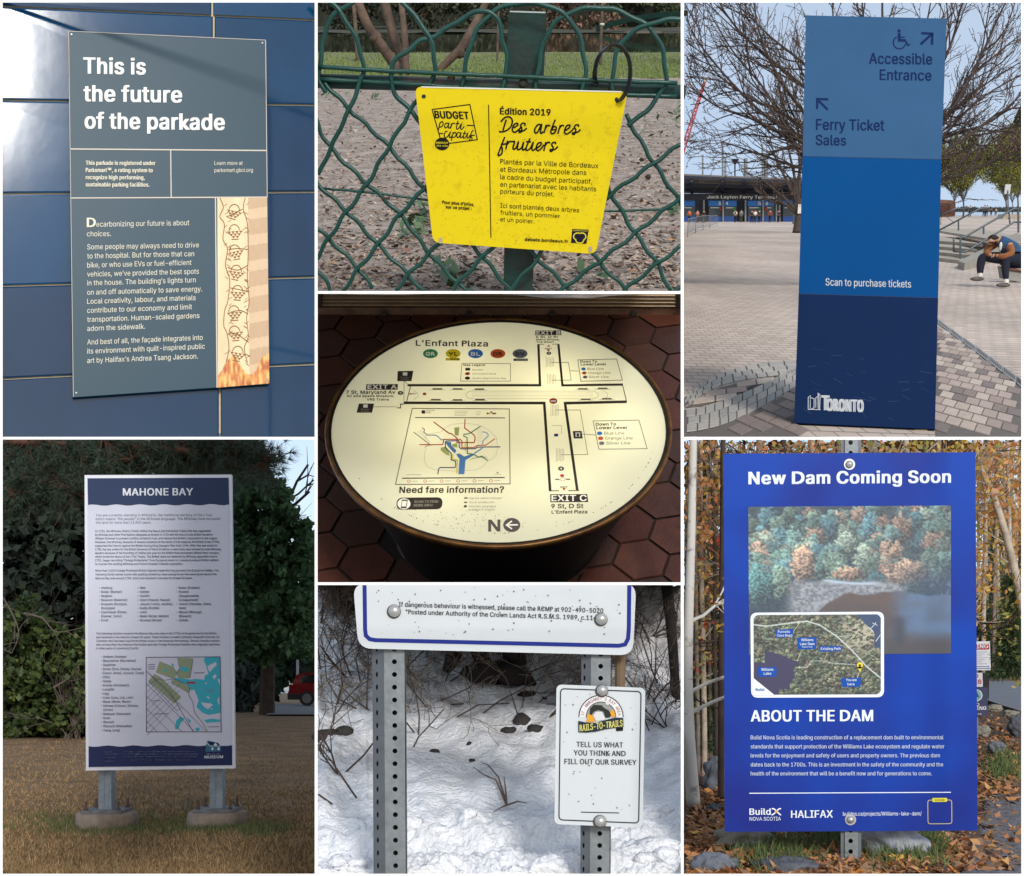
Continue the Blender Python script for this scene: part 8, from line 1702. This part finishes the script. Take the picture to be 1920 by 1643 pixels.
def damphoto(u, v):
    n1_ = vnoise(u, v, 9, 1); n2_ = vnoise(u, v, 34, 2, 3); n3 = vnoise(u, v, 80, 3, 2); n4_ = vnoise(u, v, 6, 8, 3)
    n5 = vnoise(u, v, 120, 41, 2); n2_ = 0.55 * n2_ + 0.45 * n5; c = mixc((52, 84, 88), (142, 156, 130), n2_ * 2.8 - 0.9); c = mixc(c, (164, 176, 156), sst(0.60, 0.8, n5) * 0.6); c = mixc(c, (48, 80, 98), sst(0.42, 0.7, vnoise(u, v, 7, 5, 2))); c = mixc(c, (36, 58, 72), sst(0.5, 0.25, n3))
    r_ = random.Random(4); L = []
    for k in range(150):
        x = r_.random(); y = 0.02 + 0.52 * (k / 150) + r_.uniform(-.03, .03); g = r_.uniform(0.75, 1.2) * (1.0 - 0.45 * max(0, x - 0.55) * (y > 0.2)); warm = r_.random() < 0.16; s_ = r_.uniform(0.03, 0.07) * (0.7 + 0.7 * y)
        col = (176 * g, 136 * g, 104 * g) if warm else r_.choice(((104, 134, 118), (126, 146, 116), (84, 122, 120), (140, 150, 122), (96, 120, 100))); L.append((x, y, s_, s_ * r_.uniform(1.3, 2.0), tuple(q * g for q in col) if not warm else col))
    for x, y, sx, sy, k_ in ((0.27, 0.40, 0.06, 0.15, 1.15), (0.79, 0.45, 0.09, 0.09, 1.1), (0.50, 0.46, 0.08, 0.05, 1.0), (0.73, 0.31, 0.035, 0.07, 1.0), (0.06, 0.52, 0.07, 0.14, 0)):
        L.append((x, y, sx, sy, (190 * k_, 146 * k_, 110 * k_) if k_ else (96, 150, 136)))
    c = crowns(u, v, c * 0.55, L, 60); c = mixc(c, (40, 60, 84), sst(0.62, 0.98, u) * sst(0.3, 0.55, v) * 0.7)
    wl = np.interp(u, [0, 0.2, 0.25, 0.30, 0.40, 0.50, 0.56, 0.66, 0.74, 0.80, 0.9, 1.0], [1.1, 0.98, 0.86, 0.76, 0.64, 0.58, 0.605, 0.585, 0.57, 0.585, 0.60, 0.60]) + 0.03 * (n1_ - 0.5)
    bt = np.interp(u, [0, 0.1, 0.2, 0.36, 0.5, 0.64, 0.76, 0.8, 1.0], [0.9, 0.75, 0.50, 0.50, 0.515, 0.50, 0.53, 0.5, 0.3]) + 0.03 * (n1_ - 0.5)
    bank = sst(-0.02, 0.03, v - bt) * sst(0.03, -0.01, v - wl) * sst(0.16, 0.24, u) * sst(0.80, 0.74, u); c = mixc(c, mixc((172, 168, 162), (112, 106, 104), n3 * 2.4 - 0.7), bank)
    c = mixc(c, (206, 212, 220), np.exp(-((v - 0.505 - 0.02 * np.sin((u - 0.4) * 9)) / 0.010) ** 2) * sst(0.35, 0.39, u) * sst(0.66, 0.6, u))
    wc = mixc((88, 58, 42), (46, 40, 44), sst(0.62, 0.8, v) * 0.7 + (vnoise(u, v, 8, 14, 3) - 0.5)); wc = mixc(wc, (78, 104, 134), sst(0.66, 0.86, u + 0.16 * (n1_ - 0.5)) * sst(0.94, 0.82, v) * (0.55 + 0.6 * vnoise(u, v, 12, 15, 3))); wc = mixc(wc, (30, 32, 40), sst(0.05, 0.0, np.abs(u - 0.745)) * sst(0.72, 0.78, v) * 0.8); wc = mixc(wc, (54, 42, 38), sst(0.9, 0.97, v))
    c = mixc(c, wc, sst(-0.008, 0.012, v - wl)); c = mixc(c, (150, 164, 184), 0.8 * sst(0.5, 0.66, vnoise(u, v, 30, 21, 2)) * np.exp(-((u - 0.95) / 0.06) ** 2 - ((v - 0.56) / 0.05) ** 2)); return mixc(c, (84, 122, 172), 0.24 + 0 * u)
photo(S7, [(1403, 950.5), (1783, 948), (1783, 1225.5), (1404.5, 1228)], 270, 200, damphoto, 'dam_picture', ds, 0.0012)
Ink(S7).poly(rounded([(1407, 1149), (1657.5, 1147), (1657.5, 1307.5), (1408.5, 1308.5)], 13, 6)).obj('inset_frame', wh7, ds, 0.0022)
def aerial(u, v):
    n2_ = vnoise(u, v, 26, 31, 3); n3 = vnoise(u, v, 60, 32, 2); c = mixc((70, 86, 76), (140, 146, 116), n2_ * 3.0 - 1.1); c = mixc(c, (40, 52, 58), (0.5 - n3) * 6); c = mixc(c, (176, 178, 160), (n3 - 0.62) * 6)
    c = mixc(c, (176, 166, 140), (np.clip((u - 0.62) * 3, 0, 1) * (v < 0.6) + 0.2 * np.exp(-((v - 0.6) / 0.1) ** 2)) * (vnoise(u, v, 40, 33, 2) - 0.25) * 1.6)
    r_ = random.Random(9); c = crowns(u, v, c * 0.7, [(r_.random(), r_.random(), s_, s_ * 1.5, r_.choice(((120, 132, 106), (96, 112, 92), (140, 142, 116), (112, 106, 92), (84, 100, 86)))) for s_ in [r_.uniform(0.012, 0.026) for _ in range(620)]], 80)
    c = mixc(c, (186, 178, 158), sst(0.60, 0.8, u) * sst(0.62, 0.3, v) * sst(0.45, 0.62, vnoise(u, v, 46, 33, 2)) * 0.9)
    sea = ((u - 0.80) * 1.4 - (v - 0.0) * 0.95 > 0.0) | ((u > 0.95) & (v < 0.42)); c = np.where(sea[:, None], mixc((38, 74, 108), (30, 52, 92), n2_), c)
    lk = (u < 0.325 - 0.16 * (v - 0.72) + 0.05 * (vnoise(u, v, 9, 35, 3) - 0.5) * 2) & (v > 0.44 + 0.12 * (u - 0.07) * 4 * (u > 0.08) + 0.16 * (u < 0.085) + 0.04 * (vnoise(u, v, 8, 36, 2) - 0.5)) & (v < 0.93 + 0.1 * (u < 0.2)); c = np.where(lk[:, None], np.array((40, 38, 78.0)), c)
    for P in ([(0, .12), (.1, .14), (.3, .1), (.42, .08), (.52, .13), (.66, .28), (.78, .46), (.88, .64), (1, .80)], [(.66, .28), (.76, .26)], [(.33, .66), (.42, .66), (.45, .58), (.57, .58)], [(.57, .60), (.8, .63)]):
        for (x0, y0), (x1, y1) in zip(P[:-1], P[1:]):
            t = np.clip(((u - x0) * (x1 - x0) + (v - y0) * (y1 - y0)) / ((x1 - x0) ** 2 + (y1 - y0) ** 2), 0, 1); d = np.hypot(u - x0 - t * (x1 - x0), (v - y0 - t * (y1 - y0)) * 0.66); c = mixc(c, (196, 204, 200), 1.4 - d / 0.006 if len(P) > 4 else 1.0 - d / 0.005)
    return c
photo(S7, [(1413, 1153.5), (1651.5, 1152), (1651.5, 1302), (1413.5, 1303)], 230, 150, aerial, 'aerial_picture', ds, 0.003)
Ink(S7).poly([(1412, 1271), (1453, 1304), (1412, 1304)]).obj('inset_corner', wh7, ds, 0.0038)
for cx_, cy_, sx, sy in ((1413, 1153.5, 1, 1), (1651.5, 1152, -1, 1), (1651.5, 1302, -1, -1)): Ink(S7).poly([(cx_ - sx, cy_ - sy), (cx_ + 9 * sx, cy_ - sy), (cx_ + 3 * sx, cy_ + 2.4 * sy), (cx_ - sx, cy_ + 8 * sy)]).obj('inset_corner', wh7, ds, 0.0038)
lb7 = ink_mat('label_blue', (34, 84, 172))
for (P, L) in (([(1453.5, 1181), (1487, 1179.5), (1487, 1194.5), (1455, 1196)], [('Purcells', 1458.5, 1187, 1481, 4.6), ('Cove Road', 1456.5, 1194, 1485, 4.6)]), ([(1495, 1196), (1531, 1195), (1530.5, 1217), (1496, 1218)], [('Williams', 1502, 1202.5, 1525, 4.8), ('Lake Dam', 1500, 1210, 1527, 4.8), ('Project Area', 1504, 1214.5, 1523, 2.4)]), ([(1536.5, 1212), (1578, 1211.5), (1578, 1221), (1536.5, 1222)], [('Existing Path', 1539, 1219, 1576, 4.8)]), ([(1421, 1251.5), (1456, 1251), (1455, 1268.5), (1422, 1269)], [('Williams', 1427, 1258, 1450, 4.8), ('Lake', 1432, 1265.5, 1446, 4.8)]), ([(1577, 1271.5), (1615, 1271), (1613, 1288), (1579, 1288.5)], [('You are', 1586, 1277.5, 1606, 4.8), ('here', 1589, 1285.5, 1602, 4.8)])):
    Ink(S7).poly(rounded(P, 2, 3)).obj('map_label', lb7, ds, 0.0038); letter(S7, ds, wh7, [(t, x0, y, x1, y - 0.2, c_) for t, x0, y, x1, c_ in L], 'label_lettering', 0.0046, bold=0.4)
w = Ink(S7); w.disc(1612.3, 1248, 5.8, 6); w.poly([(1607, 1250.5), (1617.6, 1250.5), (1612.5, 1260)]); w.obj('location_pin', ink_mat('pin_yellow', (232, 216, 70)), ds, 0.0038); Ink(S7).disc(1612.3, 1248, 2.4).obj('pin_eye', ink_mat('pin_dark', (110, 80, 40)), ds, 0.0046)
w = Ink(S7); w.stroke([(1500.5, 1167), (1488, 1184)], 0.9); w.stroke([(1611, 1262), (1607, 1271)], 1.2); w.stroke([(1546, 1238), (1551, 1223)], 0.7); w.stroke([(1495, 1240), (1501, 1223)], 0.9); w.obj('map_leaders', ink_mat('leader', (206, 206, 160)), ds, 0.0042)
w = Ink(S7); w.stroke([(1631, 1181), (1643, 1167)], 1.0); w.stroke([(1628, 1176), (1637, 1184)], 1.0); w.stroke([(1636, 1168), (1645, 1173)], 1.0); w.stroke([(1642, 1203), (1651, 1190)], 1.0); w.obj('map_piers', wh7, ds, 0.0042)
letter(S7, ds, ink_mat('logo_blue7', (70, 110, 170)), [('Build', 1417, 1295.5, 1433, 1295.5, 4.6)], 'inset_logo', 0.0046, bold=0.6)
def bolt7(x, y):
    mb = MB(); mb.lathe(S7.at(x, y, 0.0005), [(10.4 / F * D7, 0), (10.4 / F * D7, 0.002)], 22, axis=S7.n); mb.obj('washer', mat('washer_steel', (176, 178, 180), rough=0.35, metal=0.5), ds)
    mb = MB(); mb.lathe(S7.at(x, y, 0.0026), [(7.4 / F * D7, 0), (7.0 / F * D7, 0.005), (4.4 / F * D7, 0.010), (0.0002, 0.0125)], 20, axis=S7.n); mb.obj('bolt', MATS['bolt_steel'], ds, smooth=True)
bolt7(1592.5, 871); bolt7(1594.5, 1537)
# ---- signs on the post behind
dS = 9.2; Sq = Surf(B7, B7.at(1830, 1270, dS), B7.Ri @ Vector((-0.1, -1, 0)))
t = thing('rules_post', 'post with a white warning board and smaller rule plates behind the dam notice', 'sign post', B7, B7.g(1828, 1384)); 
mb = MB(); b_ = Sq.at(1829, 1384, -.03); mb.tube([b_, Sq.at(1828, 1195, -.03)], 0.022, 8); mb.obj('post', gp, t)
mb = panel(Sq, [(1790, 1204), (1856, 1202.5), (1858, 1257), (1790, 1257)], 0.01); mb.obj('warning_board', mat('board_white', (220, 224, 232), rough=0.5), t); Ink(Sq).poly(rounded([(1794, 1209), (1854, 1207), (1855, 1218), (1794, 1219)], 2, 3)).obj('red_header', ink_mat('warn_red', (178, 36, 50)), t)
letter(Sq, t, ink_mat('warn_white', (230, 232, 236)), [('WARNING', 1796, 1217, 1852.5, 1215.6, 8.0)], 'warning_lettering', 0.0022, bold=1)
w = Ink(Sq)
for k in range(7): w.stroke([(1796, 1223 + k * 3.7), (1851 - 5 * (k % 3), 1222.6 + k * 3.7)], 0.9)
w.obj('board_text', ink_mat('board_grey', (150, 150, 168)), t); w = Ink(Sq); w.stroke([(1796, 1250.5), (1855, 1249.8)], 1.3); w.stroke([(1796, 1254), (1855, 1253.4)], 1.3); w.obj('board_footer', ink_mat('board_blue', (90, 110, 170)), t)
panel(Sq, [(1800, 1263), (1842, 1261.5), (1843, 1288), (1800, 1289)], 0.01, 0.004).obj('rule_plate', mat('board_pale', (214, 214, 222), rough=0.5), t); letter(Surf(B7, Sq.p0 + Sq.n * .004, Sq.n), t, ink_mat('warn_red', (178, 36, 50)), [('NO', 1820, 1271, 1834, 1271, 6.6, dict(bold=1)), ('FIRES', 1806, 1282.5, 1840, 1282, 7.4, dict(bold=1))], 'rule_lettering')
panel(Sq, [(1800, 1291), (1852, 1289), (1852, 1342), (1800, 1343)], 0.01, 0.008).obj('blue_plate', mat('plate_navy', (22, 34, 84), rough=0.5), t); S_ = Surf(B7, Sq.p0 + Sq.n * .008, Sq.n)
Ink(S_).ring(1831, 1304, 10, 2.4).obj('round_symbol', ink_mat('symbol_pale', (200, 220, 222)), t); Ink(S_).disc(1831, 1304, 8.0).obj('symbol_centre', ink_mat('symbol_green', (150, 190, 186)), t, 0.0008); Ink(S_).poly([(1826, 1308), (1832, 1298), (1837, 1308)]).obj('tent_symbol', ink_mat('symbol_dark', (60, 110, 120)), t, 0.002)
letter(S_, t, ink_mat('warn_white', (230, 232, 236)), [('NO', 1824, 1323.5, 1836, 1323.5, 5.4, dict(bold=1)), ('CAMPING', 1805, 1331.6, 1849, 1331, 6.4, dict(bold=1)), ('halifax.ca', 1815, 1340, 1840, 1340, 3.4)], 'rule_lettering')
mb = panel(Sq, [(1843, 1263), (1855, 1262), (1854, 1310), (1845, 1310)], 0.06, -0.02); mb.obj('dark_post', mat('black_post', (22, 22, 26), rough=0.7), t)
# ---- boulders
rk = [mat('boulder_%d' % i, c, rough=0.9, col2=c2, vs=7, bump=0.6, bs=36) for i, (c, c2) in enumerate((((126, 130, 138), (84, 88, 98)), ((158, 154, 140), (112, 108, 98)), ((190, 194, 202), (130, 136, 148)), ((104, 106, 112), (66, 68, 76))))]
bl7 = [(1352, 1462, 34, 42, 0, 'large grey boulder beside the birch trunk', 1480), (1345, 1400, 30, 22, 3, 'darker boulder stacked behind the birch', 1420), (1395, 1576, 58, 28, 1, 'pale lichen-covered boulder under the left corner of the notice', 1600), (1338, 1622, 40, 24, 0, 'grey boulder in the left foreground among the leaves', 1650), (1478, 1626, 64, 18, 3, 'low flat dark rock at the front left of the post', 1648), (1672, 1578, 58, 42, 2, 'big speckled white granite boulder right of the post', 1615),
       (1868, 1402, 16, 12, 0, 'grey rock behind the notice near the gravel', 1415), (1905, 1362, 14, 20, 3, 'dark rock by the road edge', 1380), (1895, 1340, 16, 8, 1, 'small pale rock by the road edge', 1348), (1843, 1372, 12, 12, 1, 'stone at the foot of the rules post', 1384), (1863, 1330, 18, 8, 1, 'low stone bordering the road', 1338), (1890, 1268, 14, 6, 1, 'pale rounded stone on the far side of the road', 1272), (1866, 1266, 12, 6, 1, 'brownish stone on the far side of the road', 1270), (1910, 1270, 8, 6, 1, 'farthest pale stone across the road', 1273), (1336, 1520, 20, 12, 3, 'small dark rock between the birch and the pale boulder', 1528), (1310, 1640, 18, 7, 2, 'flat pale stone in the corner foreground', 1652)]
for i, (x, y, rx, ry, m_, lb, yb) in enumerate(bl7):
    d0 = dw7(min(yb, 1640)) + 0.1; k = d0 / F; p = B7.at(x, y, d0); mb = MB(); mb.blob(p, (rx * k, rx * k * 0.8, ry * k), i + 70, 4, 0.20, 2.3); tag(mb.obj('boulder', rk[m_], bay=B7, base=B7.at(x, yb, d0), smooth=True), lb, 'rock', 'boulders in the wood')
# ---- trees
bk = [mat('trunk_grey', (156, 142, 128), rough=0.95, col2=(98, 86, 78), vs=8, bump=0.4, bs=40), mat('trunk_pale', (206, 192, 174), rough=0.95, col2=(146, 130, 114), vs=8, bump=0.4, bs=40), mat('trunk_dark', (84, 68, 60), rough=0.95, col2=(50, 42, 38), vs=8), mat('birch_bark', (206, 202, 194), rough=0.8, col2=(120, 112, 104), vs=16, thresh=(0.30, 0.44))]
kp = lambda p: 1284 < B7.px(p)[0] < 1919 and 827 < B7.px(p)[1] < 1640
def trunk7(pts, wid, d0, m_, label, seed, twigs=5, leafm=None, ln=0, name='woodland_tree'):
    if pts[0][0] < 1830 and d0 > 7.9: d0 *= 0.76; pts = [(pts[0][0], 1200 + B7.h * F / d0 + 4)] + list(pts); wid = [wid[0] * 1.1] + list(wid)
    r_ = random.Random(seed); rr = np.random.RandomState(seed); k = d0 / F
    t = thing(name, label, 'tree', B7, B7.at(*pts[0], d0), 'trees of the autumn wood'); S = spline([B7.at(x, y, d0) for x, y in pts], 5); R = np.interp(np.linspace(0, 1, len(S)), np.linspace(0, 1, len(wid)), wid) * k / 2
    mb = MB(); mb.tube(S, R.tolist(), 9); mb.obj('trunk', bk[m_], t, smooth=True); mb = MB(); tips = []
    for q in range(twigs):
        i = r_.randrange(len(S) // 3, len(S)); branches(mb, S[i], (r_.choice((-1, 1)) * r_.uniform(.4, 1), r_.gauss(0, .3), r_.uniform(.1, .8)), 0.55 * d0 / 7, float(R[i]) * 0.35, 2, r_, tips, kids=3, keep=kp, rmin=0.002)
    if mb.v: mb.obj('branches', bk[m_], t)
    if leafm and tips:
        mb = MB(); C = [tuple(p + Vector([r_.gauss(0, .08) for _ in range(3)])) for p in tips for _ in range(ln)]; leaf_cards(mb, [c for c in C if kp(Vector(c))], 0.019 * d0 / 7, rr); mb.obj('foliage', leafm, t)
yel = mat('leaf_yellow', (226, 180, 72), rough=0.7, leaf=[(240, 204, 110), (210, 150, 60), (196, 176, 84)], trans=0.45); orn = mat('leaf_orange', (224, 150, 92), rough=0.7, leaf=[(238, 182, 130), (206, 124, 70), (226, 170, 100)], trans=0.45); rdl = mat('leaf_red', (176, 60, 46), rough=0.7, leaf=[(196, 84, 60), (150, 48, 44)], trans=0.4); grl = mat('leaf_olive', (136, 138, 70), rough=0.7, leaf=[(164, 162, 90), (106, 112, 56), (186, 174, 104)], trans=0.4)
dg7 = mat('leaf_hemlock', (66, 84, 54), rough=0.8, leaf=[(86, 106, 68), (50, 66, 46)])
trunk7([(1301, 1512), (1293, 1400), (1289, 1300), (1290, 1200), (1296, 1000), (1300, 820)], [27, 24, 22, 20, 17, 14], 5.9, 3, 'white birch trunk standing left of the dam notice', 1, 6, yel, 2)
trunk7([(1352, 1405), (1353, 1200), (1355, 1000), (1356, 820)], [12, 12, 11, 10], 8.2, 2, 'dark straight trunk at the notice edge', 2, 5, grl, 3)
for i, (x, w_, d0, m_, lm) in enumerate(((1306, 8, 9.2, 0, rdl), (1318, 10, 9.6, 1, yel), (1330, 7, 10, 0, grl), (1340, 8, 9.0, 2, orn), (1292, 9, 10.4, 0, orn), (1324, 6, 11, 1, rdl))):
    trunk7([(x + 3, 1370 - i * 8), (x, 1200), (x + rng.uniform(-10, 10), 1000), (x + rng.uniform(-14, 14), 820)], [w_, w_, w_ * .85, w_ * .7], d0, m_, ['thin grey trunk with red leaves behind the birch', 'pale slim trunk with yellow leaves behind the birch', 'slender grey trunk with olive leaves left of the notice', 'dark slender trunk with orange leaves close to the notice', 'grey trunk with orange leaves at the wood edge behind the birch', 'very thin pale trunk with red leaves deep in the wood'][i], 20 + i, 9, lm, 4)
trunk7([(1919, 1150), (1905, 1080), (1885, 1000), (1862, 930), (1840, 880), (1826, 822)], [16, 15, 14, 12, 10, 8], 7.6, 1, 'pale trunk leaning over right of the notice', 3, 7, orn, 3)
for i, (x, x2, w_, d0, m_, lm) in enumerate(((1843, 1850, 8, 9.4, 1, yel), (1852, 1846, 6, 10, 1, orn), (1862, 1870, 7, 9.8, 0, yel), (1874, 1866, 8, 10.4, 1, orn), (1888, 1900, 7, 10.8, 0, grl), (1900, 1888, 9, 9.2, 1, orn), (1911, 1914, 7, 10.2, 2, yel), (1836, 1834, 6, 10.6, 1, grl))):
    trunk7([(x, 1262), (x + (x2 - x) * .3, 1120), (x + (x2 - x) * .7, 960), (x2, 822)], [w_, w_, w_ * .85, w_ * .65], d0, m_, ['pale trunk with yellow leaves right beside the notice', 'thin pale trunk with orange leaves near the rules post', 'grey trunk with yellow leaves above the rules post', 'pale trunk with orange leaves by the road', 'grey trunk with olive leaves beyond the road', 'thick pale trunk with orange leaves beyond the road', 'dark trunk with yellow leaves at the road edge', 'thin pale trunk with olive leaves half behind the notice'][i], 40 + i, 9, lm, 4)
for i, x in enumerate((1430, 1470, 1520, 1636, 1700, 1760, 1800)):
    trunk7([(x, 1300), (x, 1100), (x + rng.uniform(-8, 8), 950), (x + rng.uniform(-10, 10), 822)], [14, 13, 12, 10], 9.0 + i * .2, (0, 2, 1, 0, 1, 0, 2)[i], ['grey trunk showing above the notice left of its post', 'dark trunk showing above the left part of the notice', 'pale trunk showing above the notice near the post', 'grey trunk right of the post top', 'pale trunk above the notice with yellow leaves', 'grey trunk above the right part of the notice', 'dark trunk above the right corner of the notice'][i], 60 + i, 7, (orn, yel, grl, yel, yel, orn, grl)[i], 4)
def conifer7(x, y0, y1, hw, d0, label, seed, n=2600, m_=dg7):
    if x < 1700: d0 *= 0.78
    rr = np.random.RandomState(seed); t = thing('young_spruce', label, 'tree', B7, B7.at(x, y1, d0), 'evergreens in the autumn wood'); C = []; Dv = []
    for k in range(n):
        v = rr.rand() ** 0.7; y = y0 + (y1 - y0) * v; tier = 0.75 + 0.25 * math.sin(v * 40); a = rr.rand() * 6.283; r = hw * v * tier * rr.rand() ** 0.4; p = B7.at(x + r * math.cos(a), y + r * 0.18, d0 + r * math.sin(a) * d0 / F)
        if kp(p): C.append(tuple(p)); Dv.append((math.cos(a), math.sin(a), -0.1))
    mb = MB(); needle_tuft(mb, C, Dv, 0.06 * d0 / 8, 0.004, rr, per=5, spread=0.6); mb.obj('needles', m_, t); mb = MB(); mb.tube([B7.at(x, y1, d0), B7.at(x, y0, d0)], [0.03, 0.006], 7); mb.obj('trunk', bk[2], t)
conifer7(1896, 1075, 1262, 34, 8.6, 'young spruce beside the road right of the notice', 1); conifer7(1320, 880, 1330, 46, 10.8, 'dark spruce behind the birch left of the notice', 2, 2200); conifer7(1868, 900, 1250, 30, 11.4, 'spruce deep in the wood above the rules post', 3, 1000); conifer7(1350, 1150, 1400, 34, 9.8, 'small spruce hidden behind the left edge of the notice', 4, 2600); conifer7(1840, 1120, 1262, 20, 9.9, 'small spruce behind the warning board', 5, 1400)
# leafy undergrowth closing the view
def under(label, poly, n, d0, d1, m_, size, seed):
    if poly[0][0] < 1500: d0 *= 0.75; d1 *= 0.75; size *= 0.8
    rr = np.random.RandomState(seed); xs = [p[0] for p in poly]; ys = [p[1] for p in poly]; C = []; cl = []
    while len(cl) < 60:
        x = rr.uniform(min(xs), max(xs)); y = rr.uniform(min(ys), max(ys))
        if inpoly(x, y, poly): cl.append((x, y, rr.uniform(d0, d1)))
    for k in range(n):
        x, y, d = cl[rr.randint(60)]; p = B7.at(x + rr.randn() * 9, y + rr.randn() * 9, d + rr.randn() * .2)
        if kp(p): C.append(tuple(p))
    mb = MB(); leaf_cards(mb, C, size, rr); t = thing('understory_bush', label, 'bush', B7, B7.at(sum(xs) / len(xs), max(ys), d1), 'bushes under the trees'); mb.obj('foliage', m_, t)
    r_ = random.Random(seed)
    for k in range(9):
        mb = MB(); branches(mb, B7.at(r_.uniform(min(xs), max(xs)), max(ys), d1), (r_.gauss(0, .3), 0, 1), 0.8, 0.012, 2, r_, keep=kp)
        if mb.v: mb.obj('stem', bk[0], t)
under('brown and olive bushes in the wood left of the notice', [(1284, 1080), (1362, 1080), (1362, 1400), (1284, 1400)], 3000, 11, 12.6, mat('under_brown', (122, 102, 70), rough=0.8, leaf=[(150, 124, 84), (90, 78, 56), (106, 106, 66)]), 0.05, 5)
under('orange foliage high in the wood left of the notice', [(1284, 820), (1362, 820), (1362, 1060), (1284, 1060)], 900, 11.5, 12.8, mat('under_orange', (176, 120, 66), rough=0.8, leaf=[(200, 150, 90), (140, 98, 58), (120, 110, 60)], trans=0.4), 0.045, 6)
under('golden foliage in the wood right of the notice', [(1826, 960), (1917, 960), (1917, 1250), (1826, 1250)], 1500, 12, 13.4, mat('under_gold', (228, 184, 124), rough=0.8, leaf=[(244, 210, 156), (212, 156, 98), (198, 176, 112)], trans=0.5), 0.045, 7)
under('olive bushes beyond the road', [(1840, 1180), (1917, 1180), (1917, 1262), (1840, 1262)], 1800, 11.2, 12.2, mat('under_olive', (150, 142, 82), rough=0.8, leaf=[(178, 164, 100), (112, 112, 66)]), 0.045, 8)
under('orange foliage showing above the notice', [(1380, 822), (1820, 822), (1820, 870), (1380, 870)], 800, 12, 13.0, MATS['under_orange'], 0.045, 9)
